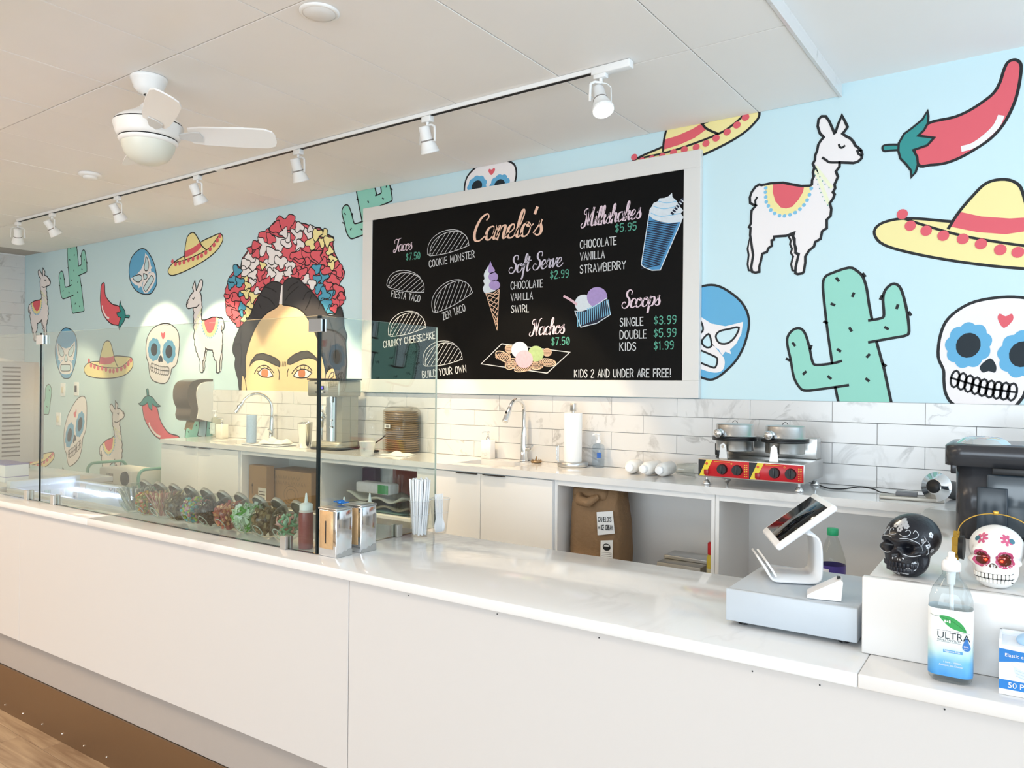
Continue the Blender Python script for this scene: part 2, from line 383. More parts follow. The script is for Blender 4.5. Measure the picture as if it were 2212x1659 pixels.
for i in range(18):
    o = sm_.build('screw', M_chrome, kp) if i == 0 else sc_.copy()
    if i == 0: sc_ = o
    else: COL.objects.link(o)
    o.location = (L_(-5.15+i*.21), LY(1.957), .04+.004*(i % 2))
sm_ = MB(); sm_.ball((0, 0, 0), .002, 0, 5)
for x in (-1.76, -1.4, -1.05, -.62, -.46, -.2):
    o = sm_.build('screw_hole', M_black, fc); o.location = (L_(x), LY(1.9275), ZF-.047-.004*((x*10) % 2))
ct = fc_thing('front_countertop', 'white veined quartz top of the front counter', 'countertop')
mb = MB(); mb.rbox(L_(-3.78), L_(-.374), LY(1.905), LY(2.635), ZF-.034, ZF, .004); mb.build('slab', M_quartz, ct)
mb = MB(); mb.rbox(L_(-5.3), L_(-3.7802), LY(1.905), LY(2.075), ZF-.034, ZF, .004); mb.build('slab', M_quartz, ct)
mb = MB(); mb.rbox(L_(-9.1), L_(-5.3002), LY(1.905), LY(2.86), ZF-.034, ZF, .004); mb.build('slab', M_quartz, ct)
mb = MB(); mb.rbox(L_(-.3732), L_(2.4), LY(1.905), LY(2.635), ZF-.034, ZF, .004); mb.build('slab', M_quartz, ct)
# raised end of the return counter
rs = thing('return_counter', 'tall white quartz-clad return counter holding the two skulls', 'counter', (-.395, 2.06, 0), .03)
mb = MB(); mb.rbox(0, 2.6, 0, .024, ZF+.001, ZB, .003); mb.build('waterfall_panel', M_quartz, rs)
mb = MB(); mb.box(.004, .55, .62, 1.36, .25, ZB-.036); mb.box(.004, .55, .025, .6, ZF+.004, ZB-.036); mb.build('carcass', M_lam, rs)
mb = MB(); mb.rbox(0.012, 2.6, .0245, 1.31, ZB-.034, ZB, .003); mb.build('slab', M_quartz, rs)
mb = MB(); mb.prism([(.012, 1.3102), (.57, 1.3102), (.57, 1.374), (.043, 1.391)], ZB-.034, ZB-.0002); mb.build('slab', M_quartz, rs)

# ------------------------------------------------------------------ back counter
YB = 3.455
bt = thing('back_countertop', 'long beige-white quartz worktop along the tiled wall', 'countertop')
def hole_slab(mb, x0, x1, y0, y1, z0, z1, holes):
    xs_ = [x0]
    for a, b_, c, d in holes:
        mb.box(xs_[-1], a, y0, y1, z0, z1); mb.box(a, b_, y0, c, z0, z1); mb.box(a, b_, d, y1, z0, z1); xs_.append(b_)
    mb.box(xs_[-1], x1, y0, y1, z0, z1)
SINKS = [(-5.42, -5.02, 3.56, 3.80), (-2.93, -2.52, 3.56, 3.80)]
mb = MB(); hole_slab(mb, -5.95, 2.6, YB, WY-.0115, ZB-.034, ZB, SINKS); mb.build('slab', M_quartz, bt)
M_sink = mat('white_sink', '#f4f2ee', .2)
for (a, b_, c, d), lb in zip(SINKS, ('small white undermount sink in front of the left tap', 'white undermount sink below the right chrome tap')):
    mb = MB(); h = ZB-.0345
    mb.box(a-.012, a, c-.012, d+.012, h-.17, h); mb.box(b_, b_+.012, c-.012, d+.012, h-.17, h); mb.box(a, b_, c-.012, c, h-.17, h); mb.box(a, b_, d, d+.012, h-.17, h); mb.box(a, b_, c, d, h-.18, h-.17)
    s_ = thing('sink', lb, 'sink', ((a+b_)/2, (c+d)/2, h-.18)); o = mb.build('basin', M_sink, s_); o.location = (-(a+b_)/2, -(c+d)/2, -(h-.18))
    mb = MB(); mb.lathe([(.038, 0), (.038, .004), (.03, .005), (.028, .002), (0.001, .002)], 20); mb.build('drain', M_steel, s_, (0, 0, .011))
# cabinets under it: doors or open bays; YF = face of the doors
YF = 3.485
def carcass(mb, a, b_, mat_i=0, shelf=None, back=True):
    z0, z1 = .26, ZB-.0352
    mb.box(a, a+.018, YF, WY-.014, z0, z1); mb.box(b_-.018, b_, YF, WY-.014, z0, z1); mb.box(a+.018, b_-.018, YF+.02, WY-.014, z0, z0+.08)
    if back: mb.box(a+.018, b_-.018, WY-.03, WY-.014, z0+.08, z1)
    mb.box(a+.018, b_-.018, YF+.002, YF+.03, z1-.03, z1)
def cabinet(a, b_, label, doors):
    t = thing('base_cabinet', label, 'cabinet', ((a+b_)/2, YF, .26)); off = Vector((-(a+b_)/2, -YF, -.26))
    mb = MB(); carcass(mb, a, b_); mb.box(a+.018, b_-.018, YF+.01, WY-.03, .72, .738); o = mb.build('body', M_lam, t); o.location = off
    if doors:
        m_ = (a+b_)/2
        for k, (x0, x1) in enumerate(((a+.001, m_-.0015), (m_+.0015, b_-.001))):
            mb = MB(); mb.rbox(x0, x1, YF-.019, YF-.0005, .35, ZB-.042, .001, seg=1, smooth=False); d = mb.build('door', M_lam, t); d.location = off
            hx0, hx1 = (x1-.17, x1-.02) if k == 0 else (x0+.02, x0+.17)
            mb = MB(); mb.rbox(hx0, hx1, YF-.034, YF-.0195, ZB-.046, ZB-.0415, .001, seg=1, smooth=False); mb.build('handle', mat('dark_bronze_handle', '#3a302a', .35, .6), d)
    return t
cabinet(-5.95, -4.925, 'white two-door base cabinet under the left sink', True)
cabinet(-3.155, -2.19, 'white two-door base cabinet under the right tap', True)
SH = {}
for a, b_, sh, lb in ((-4.923, -4.055, .93, 'open white shelf bay holding cardboard boxes'), (-4.053, -3.157, 1.0, 'open white shelf bay holding trays and boxes'), (-2.188, -1.306, .80, 'open white shelf bay holding a brown paper sack'), (-1.304, -.40, .72, 'empty open white shelf bay behind the tablet terminal')):
    t = thing('shelf_unit', lb, 'shelf', ((a+b_)/2, YF, .26)); mb = MB(); carcass(mb, a, b_); o = mb.build('body', M_lam, t); o.location = (-(a+b_)/2, -YF, -.26)
    mb = MB(); mb.box(a+.0185, b_-.0185, YF+.012, WY-.0305, sh-.018, sh); o = mb.build('shelf_board', M_lam, t); o.location = (-(a+b_)/2, -YF, -.26)

# ------------------------------------------------------------------ the mural: flat print on the wall
K_line = mat('print_black', '#15181d', .6); K_white = mat('print_white', '#f0eaea', .6); K_red = mat('print_red', '#df5f6b', .6)
K_yel = mat('print_yellow', '#f3e5a2', .6); K_green = mat('print_cactus_green', '#93d2c2', .6); K_teal = mat('print_teal', '#2f8f8d', .6)
K_blue = mat('print_blue', '#62abd4', .6); K_lblue = mat('print_light_blue', '#7fbfe0', .6); K_eye = mat('print_near_black', '#10202a', .6)
K_skin = mat('print_skin', '#efcb9c', .6); K_hair = mat('print_hair', '#38373b', .6); K_brow = mat('print_brow', '#4b4743', .6); K_iris = mat('print_iris', '#c4764b', .6)
K_pyel = mat('print_pale_yellow', '#eef0cf', .6); K_tdot = mat('print_teal_dots', '#78a79c', .6)
def W2(x, y): p = onY(x, y, WY); return (p.x, p.z)
def zoom(ox, oy, s): return lambda pts: [W2(ox+x/s, oy+y/s) for x, y in pts]
zA, zB, zC, zD, zE = zoom(1480, 220, 3.022), zoom(0, 700, 4.1475), zoom(1480, 560, 3.022), zoom(0, 450, 5.53), zoom(330, 450, 4.147)
px = lambda pts: [W2(*p) for p in pts]
def solve3(src, dst):
    (x0, y0), (x1, y1), (x2, y2) = src
    det = (x1-x0)*(y2-y0)-(x2-x0)*(y1-y0); r = []
    for k in (0, 1):
        a = ((dst[1][k]-dst[0][k])*(y2-y0)-(dst[2][k]-dst[0][k])*(y1-y0))/det
        b = ((x1-x0)*(dst[2][k]-dst[0][k])-(x2-x0)*(dst[1][k]-dst[0][k]))/det
        r.append((a, b, dst[0][k]-a*x0-b*y0))
    return r
def sim2(src, dst):
    a = complex(*src[0]); b = complex(*src[1]); c = complex(*dst[0]); d = complex(*dst[1]); m = (d-c)/(b-a); t = c-m*a
    return [(m.real, -m.imag, t.real), (m.imag, m.real, t.imag)]
IDT = [(1, 0, 0), (0, 1, 0)]
class Tpl:
    def __init__(s): s.c = []
    def fill(s, p, m, l=1): s.c.append(('f', p, m, l))
    def stroke(s, p, w, m, l=3, closed=False): s.c.append(('s', p, w, m, l, closed))
    def dot(s, c, rx, ry, m, l=2): s.c.append(('d', c, rx, ry, m, l))
    def place(s, name, A=IDT, lw=1):
        T = lambda p: (A[0][0]*p[0]+A[0][1]*p[1]+A[0][2], A[1][0]*p[0]+A[1][1]*p[1]+A[1][2])
        sc = math.sqrt(abs(A[0][0]*A[1][1]-A[0][1]*A[1][0]))
        d = Draw((0, WY, 0), (1, 0, 0), (0, 0, 1), (0, -1, 0))
        for c in s.c:
            if c[0] == 'f': d.fill([T(p) for p in c[1]], c[2], c[3])
            elif c[0] == 's': d.stroke([T(p) for p in c[1]], c[2]*lw, c[3], c[4], c[5])
            else:
                n = 16; d.fill([T((c[1][0]+c[2]*math.cos(2*PI*i/n), c[1][1]+c[3]*math.sin(2*PI*i/n))) for i in range(n)], c[4], c[5])
        return d.build(name, wall_back)
LW = .0125
sm = smoothpts
# llama
T_llama = Tpl()
body = [(905,232),(880,205),(866,160),(872,115),(892,95),(918,95),(940,125),(958,165),(975,205),(982,200),(1000,145),(1024,90),(1045,130),(1061,165),(1040,195),(1028,208),(1050,225),(1080,240),(1100,262),(1110,285),(1130,300),(1150,318),(1157,345),(1152,370),(1130,390),(1100,400),(1060,398),(1010,396),(1008,425),(985,455),(998,490),(985,520),(976,540),(980,565),(965,590),(977,605),(965,635),(945,662),(955,700),(950,745),(925,770),(925,825),(895,845),(885,895),(850,915),(842,945),(810,970),(785,1010),(785,1050),(775,1110),(765,1120),(735,1125),(720,1118),(722,1080),(738,1010),(742,995),(720,985),(725,960),(715,930),(715,895),(705,880),(712,855),(660,875),(582,880),(580,900),(565,905),(567,940),(545,955),(535,980),(505,992),(495,1040),(485,1075),(485,1110),(460,1115),(438,1110),(432,1080),(445,1000),(438,960),(430,900),(425,870),(428,825),(418,818),(430,795),(432,745),(435,710),(462,678),(445,672),(425,660),(423,625),(435,590),(460,555),(485,540),(500,545),(560,532),(640,528),(700,540),(760,550),(815,548),(828,540),(830,510),(840,490),(835,460),(845,430),(835,405),(848,380),(850,350),(862,320),(870,280),(885,255)]
far1 = [(425,870),(408,960),(415,1000),(408,1060),(415,1100),(440,1103),(432,1080),(445,1000),(438,940)]
far2 = [(672,872),(690,905),(685,930),(698,960),(690,985),(705,1010),(692,1060),(700,1100),(718,1103),(722,1080),(738,1000),(720,985),(715,930),(700,872)]
for q in (far1, far2): T_llama.fill(zA(q), K_white, 1); T_llama.stroke(zA(q), LW*.8, K_line, 2, True)
T_llama.fill(zA(body), K_white, 3); T_llama.stroke(zA(body), LW, K_line, 6, True)
T_llama.fill(zA([(515,545),(530,620),(545,680),(590,725),(650,742),(720,718),(775,672),(810,610),(832,546),(760,552),(640,532)]), K_yel, 4)
T_llama.fill(zA([(575,536),(572,590),(590,650),(625,690),(660,697),(700,685),(740,640),(770,590),(778,552),(700,541),(640,531)]), K_red, 5)
for c in [(527,563),(525,590),(527,622),(530,653),(544,680),(560,707),(585,728),(617,743),(649,745),(685,738),(719,723),(750,701),(776,674),(797,642),(812,607),(824,566)]: T_llama.dot(zA([c])[0], .0092, .0092, K_lblue, 5)
for a, b_ in (((852,425),(955,558)), ((850,440),(938,668))): T_llama.stroke(zA([a, b_]), .016, K_pyel, 4)
for c in [(855,443),(868,467),(880,490),(897,517),(914,538),(940,560),(850,480),(860,508),(867,538),(878,567),(887,593),(897,620),(912,645),(932,675)]: T_llama.dot(zA([c])[0], .0032, .0032, K_tdot, 5)
T_llama.stroke(zA(sm([(1005,280),(1010,295),(1025,300),(1042,288)])), LW*.8, K_line, 6); T_llama.stroke(zA([(1150,318),(1125,322),(1132,340),(1150,352)]), LW*.8, K_line, 6)
T_llama.stroke(zA(sm([(898,366),(920,380),(945,395),(1010,396)])), LW*.9, K_line, 6); T_llama.stroke(zA([(470,625),(458,645),(460,676)]), LW*.8, K_line, 6)
ll = lambda f, q: solve3(zA([(1157,345),(485,540),(460,1115)]), f(q))
T_llama.place('mural_llama')
T_llama.place('mural_llama', ll(zD, [(605,870),(355,1145),(430,1585)]), .8)
T_llama.place('mural_llama', ll(zE, [(303,860),(615,978),(585,1475)]), .8)
T_llama.place('mural_llama', ll(zB, [(1115,800),(905,1085),(975,1440)]), .8)
# chili
T_chili = Tpl()
cb = sm([(1983,355),(2009.5,356.7),(2042.5,352.4),(2075.7,339.8),(2108.7,321),(2141.8,297.8),(2168,268),(2189,228),(2200,191),(2206,150),(2203,135),(2192,129),(2178,134),(2169,150),(2160,178),(2148,199),(2130,215),(2097,237),(2061,253),(2004,267),(1975,300)], 4, True)
T_chili.fill(px(cb), K_red, 1); T_chili.stroke(px(cb), LW, K_line, 2, True)
lf = [(1583,60),(1588,95),(1585,140),(1560,185),(1522,222),(1625,235),(1580,285),(1490,315),(1515,360),(1520,410),(1505,460),(1477,492),(1475,450),(1440,405),(1405,370),(1392,320),(1395,270),(1430,210),(1490,165),(1550,115)]
st_ = sm([(1400,283),(1340,280),(1300,285),(1288,300),(1300,322),(1340,318),(1400,312)], 3, True)
T_chili.fill(zA(st_), K_teal, 3); T_chili.stroke(zA(st_), LW*.8, K_line, 3.5, True)
T_chili.fill(zA(lf), K_teal, 4); T_chili.stroke(zA(lf), LW*.8, K_line, 5, True)
T_chili.stroke(zA(sm([(2060,100),(2030,160),(1960,230),(1880,285),(1815,305)])), .026, K_white, 3)
lc = lambda f, q: solve3(px([(2192,129)])+zA([(1288,300),(1477,492)]), f(q))
T_chili.place('mural_chili')
T_chili.place('mural_chili', lc(zD, [(1232,890),(1550,1290),(1430,1455)]), .8)
T_chili.place('mural_chili', lc(zB, [(1610,1030),(1322,580),(1240,712)]), .8)
T_chili.place('mural_chili', lc(zoom(0, 980, 7.9), [(900,900),(1300,420),(1075,232)]), .8)
# sombrero
T_som = Tpl()
brim = sm([(755,420),(760,380),(790,350),(830,338),(890,334),(960,320),(1025,287),(1110,290),(1165,297),(1188,318),(1193,360),(1180,400),(1130,450),(1050,478),(950,487),(850,480),(780,460)], 4, True)
crown = sm([(888,362),(898,300),(915,230),(935,170),(965,150),(990,165),(1005,210),(1020,275),(1032,330),(1060,390)], 4)
T_som.fill(zB(brim), K_yel, 1); T_som.stroke(zB(brim), LW, K_line, 2, True)
T_som.fill(zB(crown+[(960,392),(900,380)]), K_yel, 3); T_som.fill(zB([(898,292),(940,301),(990,296),(1023,283),(1032,332),(990,358),(940,363),(888,354)]), K_red, 4)
T_som.stroke(zB(crown), LW, K_line, 5); T_som.stroke(zB(sm([(805,345),(840,360),(900,380),(960,390),(1060,392),(1110,370),(1160,325),(1185,305)], 4)), LW*.9, K_line, 5)
for c in [(798,328),(818,370),(849,382),(882,393),(918,396),(952,407),(988,420),(1019,421),(1052,413),(1088,402),(1121,382),(1151,355),(1174,325)]: T_som.dot(zB([c])[0], .024, .024, K_red, 6)
T_som.place('mural_sombrero', IDT, .8)
AF5 = solve3(zB([(752,410),(1190,310),(965,150)]), zE([(137,575),(618,225),(342,222)])); T_som.place('mural_sombrero', AF5, .8)
T_som.place('mural_sombrero', solve3(zB([(752,410),(1190,310),(965,150)]), zB([(110,1330),(487,1150),(300,1095)])), .8)
def ap(A, p): return (A[0][0]*p[0]+A[0][1]*p[1]+A[0][2], A[1][0]*p[0]+A[1][1]*p[1]+A[1][2])
j5 = ap(AF5, zB([(1060,391)])[0]); j20 = zoom(900, 0, 2.458)([(1600,712)])[0]; k20 = zoom(900, 0, 2.458)([(1795,562)])[0]; k5 = ap(AF5, zB([(1185,305)])[0])
A2 = sim2([j5, k5], [j20, k20]); cmp_ = lambda B, A: [(B[0][0]*A[0][0]+B[0][1]*A[1][0], B[0][0]*A[0][1]+B[0][1]*A[1][1], B[0][0]*A[0][2]+B[0][1]*A[1][2]+B[0][2]), (B[1][0]*A[0][0]+B[1][1]*A[1][0], B[1][0]*A[0][1]+B[1][1]*A[1][1], B[1][0]*A[0][2]+B[1][1]*A[1][2]+B[1][2])]
T_som.place('mural_sombrero', cmp_(A2, AF5))
T_som.place('mural_sombrero', sim2(zB([(798,335),(965,150)]), zA([(1415,745),(2090,507)])))
# cactus
T_cac = Tpl()
col_ = sm([(1015,1000),(1000,930),(960,680),(925,430),(905,250),(900,160),(915,115),(960,90),(1070,55),(1120,75),(1160,115),(1185,190),(1200,290),(1220,390),(1250,540),(1300,720),(1345,930)], 3)+[(1380,1070),(1360,1085),(1055,1090),(1035,1075)]
ra = sm([(1200,400),(1280,385),(1298,360),(1292,270),(1300,215),(1330,175),(1365,160),(1400,180),(1425,240),(1450,350),(1462,470),(1440,498),(1380,510),(1200,542)], 3)
la = sm([(1020,665),(960,680),(860,690),(832,670),(815,590),(790,500),(765,460),(735,450),(700,465),(670,505),(668,560),(690,660),(710,770),(750,840),(790,858),(870,850),(980,835),(1065,822)], 3)
for i, q in enumerate((col_, ra, la)): T_cac.fill(zC(q), K_green, 1+.5*i)
T_cac.stroke(zC(ra), LW, K_line, 3); T_cac.stroke(zC(la), LW, K_line, 3)
T_cac.stroke(zC(sm([(960,680),(925,430),(905,250),(900,160),(915,115),(960,90),(1070,55),(1120,75),(1160,115),(1185,190),(1200,290),(1220,390)], 3)), LW, K_line, 3)
T_cac.stroke(zC([(980,835),(1000,930),(1035,1075),(1055,1090),(1360,1085),(1380,1070),(1345,930),(1300,720),(1250,540)]), LW, K_line, 3)
for i, c in enumerate([(995,132),(965,295),(1097,232),(1080,458),(1385,310),(1315,450),(1005,595),(1195,630),(710,555),(780,742),(942,772),(1190,787),(1168,103),(917,412),(1280,250),(1467,355),(821,575),(672,655),(1300,690),(1120,950),(1240,1000)]):
    a = (.9, .4, 2, 1, 1.9, .5, .6, 2.3, .9, 2.4, .7, .7)[i % 12]; T_cac.stroke(zC([(c[0]-11*math.cos(a), c[1]-11*math.sin(a)), (c[0]+11*math.cos(a), c[1]+11*math.sin(a))]), LW, K_line, 3)
T_cac.place('mural_cactus')
T_cac.place('mural_cactus', solve3(zC([(1365,160),(735,450),(790,858)]), zD([(1000,497),(735,750),(760,1082)])), .8)
d = Draw((0, WY, 0), (1, 0, 0), (0, 0, 1), (0, -1, 0)); q = zB(sm([(300,715),(340,700),(398,692),(405,600),(415,560),(435,540),(455,560),(462,610),(450,720),(440,790),(425,812),(365,806),(350,840),(338,970),(265,945),(268,830),(272,735)], 3, True)); d.fill(q, K_green, 1); d.stroke(q, LW*.8, K_line, 2, True)
for a, b_ in (((440,588),(446,600)), ((415,735),(425,745)), ((310,760),(312,772)), ((290,758),(287,770))): d.stroke(zB([a, b_]), LW*.8, K_line, 2)
d.build('mural_cactus', wall_back)
d = Draw((0, WY, 0), (1, 0, 0), (0, 0, 1), (0, -1, 0)); zF = zoom(330, 780, 4.147)
d.fill(zF([(286,730),(292,650),(300,600),(312,545),(330,500),(400,500),(418,545),(410,630),(402,666),(430,675),(470,682),(485,560),(490,480),(535,480),(535,730)]), K_green, 1); d.stroke(zF(sm([(286,730),(292,650),(300,600),(312,545),(330,500),(400,500),(418,545),(410,630),(402,666),(430,675),(470,682),(485,560),(490,480)], 3)), LW*.8, K_line, 2)
for a, b_ in (((318,630),(326,642)), ((345,560),(340,575)), ((395,570),(388,580)), ((505,600),(515,610))): d.stroke(zF([a, b_]), LW*.8, K_line, 2)
d.build('mural_cactus', wall_back)
T_cac.place('mural_cactus', solve3(zC([(1455,490),(835,680),(760,850)]), px([(847,433),(765,482),(757,515)])), .8)
# sugar skull
T_sku = Tpl()
so = sm([(1310,190),(1325,110),(1370,40),(1430,5),(1490,-5),(1540,10),(1590,60),(1608,140),(1605,230),(1590,330),(1575,370),(1540,400),(1532,440),(1510,500),(1480,530),(1430,530),(1370,505),(1345,460),(1335,400),(1330,350),(1312,290)], 4, True)
T_sku.fill(zB(so), K_white, 1); T_sku.stroke(zB(so), LW, K_line, 2, True)
for e in ((1382,228), (1515,247)):
    c = zB([e])[0]; R_ = .105
    T_sku.fill([(c[0]+(R_+.012*abs(math.sin(4.5*a))-.006)*math.cos(a), c[1]+(R_+.012*abs(math.sin(4.5*a))-.006)*math.sin(a)) for a in [2*PI*i/72 for i in range(72)]], K_blue, 3); T_sku.dot(c, .058, .06, K_eye, 4)
T_sku.fill(zB(sm([(1440,278),(1457,308),(1457,340),(1441,336),(1427,345),(1418,318)], 3, True)), K_eye, 3)
T_sku.fill(zB(sm([(1462,137),(1444,98),(1447,74),(1462,84),(1476,70),(1481,98)], 3, True)), K_red, 3)
for i in range(9):
    u = i/8; x = 1362+u*143; y = 386+u*34+10*math.sin(PI*u); c = zB([(x, y)])[0]
    T_sku.stroke([(c[0]+.0205*math.cos(a), c[1]+.040*math.sin(a)) for a in [2*PI*k/12 for k in range(12)]], LW*.7, K_line, 3, True)
T_sku.stroke(zB(sm([(1352,383),(1400,400),(1440,414),(1480,418),(1514,420)], 3)), LW*.7, K_line, 3)
sk_ = lambda s, f, q: solve3(zB(s), f(q))
T_sku.place('mural_skull', IDT, .8)
T_sku.place('mural_skull', sk_([(1382,228),(1515,247),(1455,532)], zB, [(625,995),(718,898),(690,1225)]), .8)
T_sku.place('mural_skull', sk_([(1382,228),(1515,247),(1462,103)], zoom(780, 330, 5.53), [(1385,400),(1655,388),(1560,225)]))
T_sku.place('mural_skull', sk_([(1382,228),(1515,247),(1462,103)], zC, [(1848,562),(2200,620),(2088,400)]))
# wrestling mask
T_msk = Tpl()
mo = sm([(600,35),(560,50),(520,110),(497,200),(497,290),(510,360),(535,430),(565,480),(600,488),(630,475),(655,420),(680,330),(690,230),(685,130),(655,65)], 4, True)
T_msk.fill(zB(mo), K_blue, 1); T_msk.stroke(zB(mo), LW, K_line, 2, True)
T_msk.fill(zB([(510,160),(530,190),(560,207),(592,219),(630,205),(672,152),(675,210),(668,265),(656,305),(662,322),(645,322),(640,345),(628,325),(612,318),(570,318),(556,325),(540,345),(537,325),(520,320),(525,300),(512,250),(506,205)]), K_white, 2)
T_msk.fill(zB(sm([(592,300),(625,330),(648,360),(650,410),(630,440),(590,450),(552,440),(534,410),(538,360),(560,330)], 4, True)), K_white, 2)
for q in ([(612,270),(618,240),(640,212),(665,186),(660,240),(645,280),(625,293)], [(575,270),(570,240),(550,207),(525,183),(527,240),(543,283),(563,292)], [(592,272),(580,310),(582,330),(595,338),(606,325),(603,300)], [(545,372),(558,364),(618,364),(630,374),(630,410),(618,420),(558,420),(545,410)]):
    p = zB(sm(q, 3, True)); T_msk.fill(p, M_mural, 3); T_msk.stroke(p, LW*.8, K_line, 4, True)
T_msk.place('mural_wrestling_mask', IDT, .8)
T_msk.place('mural_wrestling_mask', solve3(zB([(550,240),(640,240),(588,393)]), zD([(1648,830),(1750,668),(1778,898)])), .8)
T_msk.place('mural_wrestling_mask', solve3(zB([(640,242),(593,308),(630,393)]), zC([(275,495),(145,535),(205,680)])))
# portrait of a woman with a flower crown
d = Draw((0, WY, 0), (1, 0, 0), (0, 0, 1), (0, -1, 0)); Lp = .010
def petal(c, r, m, l, rg):
    n = 11; ph = rg.uniform(0, 6); pts = []
    for i in range(n):
        a = 2*PI*i/n; k = r*(1+.30*math.sin(3*a+ph)+rg.uniform(-.22, .22)); pts.append((c[0]+k*math.cos(a)*.92, c[1]+k*math.sin(a)*1.1))
    p = zE(sm(pts, 3, True)); d.fill(p, m, l); d.stroke(p, Lp*.75, K_line, l+.5, True)
cro = [(690,985),(655,900),(648,730),(665,690),(690,610),(730,560),(760,505),(785,540),(800,450),(830,410),(870,350),(940,290),(980,230),(1040,180),(1090,120),(1180,100),(1255,90),(1290,125),(1370,140),(1440,170),(1500,175),(1560,230),(1620,260),(1615,330),(1630,400),(1670,480),(1720,570),(1710,620),(1660,690),(1720,750),(1710,850),(1680,880),(1640,940),(1500,950),(1200,800),(900,900),(780,1080)]
d.fill(zE(cro), K_red, 1); d.stroke(zE(cro), Lp, K_line, 1.5, True)
rg = random.Random(5); pet = []
for s_, m in ((((1190,140,75),(1110,170,55),(1010,240,50),(1060,270,45),(925,330,40),(930,410,40),(880,370,30),(1230,260,45),(1300,420,60),(1380,440,60),(1470,420,60),(1560,410,55),(1310,490,50),(1400,500,55),(1330,570,50),(1560,540,50),(1660,560,50),(1620,640,55),(1570,690,40),(1650,740,55),(1690,790,35),(1640,830,50),(1630,900,35),(1480,340,45),(1540,480,35),(960,590,45),(960,670,50),(1030,660,40),(1190,630,25),(670,800,30),(700,830,50),(745,800,40),(695,920,45),(740,950,40),(760,1010,45),(1280,610,35)), K_red),
    (((1000,340,65),(1080,420,65),(1130,320,70),(1200,300,55),(1180,220,40),(1290,250,55),(1320,330,45),(1310,170,45),(1400,220,50),(1415,185,30),(870,440,50),(830,500,45),(900,500,50),(830,560,45),(900,600,40),(1060,520,65),(1150,480,55),(1220,520,60),(1130,600,55),(1060,590,40),(1220,580,40),(1380,640,45),(1430,680,40),(890,660,35),(940,740,30)), K_white),
    (((1470,230,45),(1540,230,40),(1570,290,45),(1520,300,40),(1420,320,45),(1590,380,35),(1610,460,38),(1600,510,35),(990,510,30),(830,640,35),(850,690,35),(840,760,40),(900,790,45),(880,860,40),(860,930,40),(820,990,30)), K_yel),
    (((760,560,40),(720,640,40),(780,660,40),(700,690,30),(800,880,35),(790,940,35),(1470,540,40),(1530,610,45),(1470,640,40),(1480,710,50),(1540,770,50),(1590,770,40),(1560,860,50),(1590,910,35),(790,770,22)), mat('print_crown_blue', '#4f9fbd', .6))):
    for c in s_: pet.append((c, m))
pet.sort(key=lambda q: -q[0][2]+rg.uniform(-12, 12))
for i, ((x, y, r), m) in enumerate(pet): petal((x, y), r, m, 2+i*.07, rg)
hl = [(1165,690),(1140,668),(1085,655),(1040,675),(1000,710),(960,780),(910,870),(880,950),(840,1010),(790,1060),(760,1120),(735,1180),(720,1250),(725,1300),(745,1340),(738,1400),(750,1470),(770,1540),(775,1600),(785,1660)]
hr = [(1165,690),(1200,640),(1250,622),(1300,630),(1350,670),(1420,740),(1490,820),(1530,890),(1580,960),(1640,945),(1660,900),(1690,890),(1705,940),(1712,1000),(1715,1060),(1740,1140),(1730,1200),(1735,1300),(1740,1380),(1735,1450),(1730,1540),(1720,1660)]
hp = zE(sm(hl, 3)+sm(hr, 3)[::-1]); d.fill(hp, K_hair, 10); d.stroke(hp, Lp, K_line, 11, True)
fp = zE(sm([(1150,800),(1140,850),(1110,890),(1040,930),(980,985),(930,1060),(890,1150),(860,1240),(838,1330),(835,1400),(838,1500),(845,1660),(1555,1660),(1555,1500),(1540,1400),(1515,1300),(1490,1200),(1460,1120),(1430,1060),(1400,1000),(1350,930),(1290,890),(1220,872),(1165,860)], 3, True))
d.fill(fp, K_skin, 12); d.stroke(fp, Lp, K_line, 13, True); d.fill(zE([(1168,690),(1160,690),(1136,855),(1165,862)]), K_white, 13.5)
for q in ([(1000,705),(1060,720),(1110,750)], [(980,785),(1050,815),(1095,870)], [(955,850),(975,900)], [(1215,735),(1250,690),(1305,660)], [(1190,830),(1230,770),(1310,700)], [(1350,820),(1380,760),(1420,740)], [(1370,910),(1400,850),(1430,770)], [(1490,900),(1500,850),(1490,820)], [(800,1080),(790,1180),(800,1300),(790,1420)], [(735,1220),(780,1210)], [(1580,990),(1620,1100),(1640,1200),(1640,1340)], [(1560,1400),(1590,1330),(1600,1200)], [(1640,1130),(1680,1080),(1715,1060)]):
    d.stroke(zE(sm(q, 4)), Lp*.8, K_line, 13)
for q in ([(805,1500),(830,1530),(842,1600),(845,1660),(800,1660)], [(1555,1490),(1590,1440),(1625,1435),(1640,1480),(1645,1560),(1560,1570)]):
    p = zE(sm(q, 3, True)); d.fill(p, K_skin, 14); d.stroke(p, Lp*.8, K_line, 15, True)
d.stroke(zE(sm([(1575,1530),(1600,1480),(1625,1470),(1620,1510),(1590,1530)], 3)), Lp*.7, K_line, 15)
for q in ([(870,1420),(885,1370),(930,1310),(990,1298),(1060,1320),(1120,1350),(1140,1375),(1140,1420),(1090,1400),(1030,1370),(970,1355),(920,1365),(890,1390)], [(1210,1395),(1215,1355),(1270,1310),(1330,1285),(1390,1278),(1430,1300),(1470,1340),(1495,1385),(1450,1350),(1400,1340),(1350,1350),(1290,1375),(1240,1400)]):
    p = zE(q); d.fill(p, K_brow, 13); d.stroke(p, Lp*.7, K_line, 14, True)
for x in (1150, 1165, 1180, 1195): d.stroke(zE([(x, 1415), (x+3, 1375)]), Lp*.6, K_line, 14)
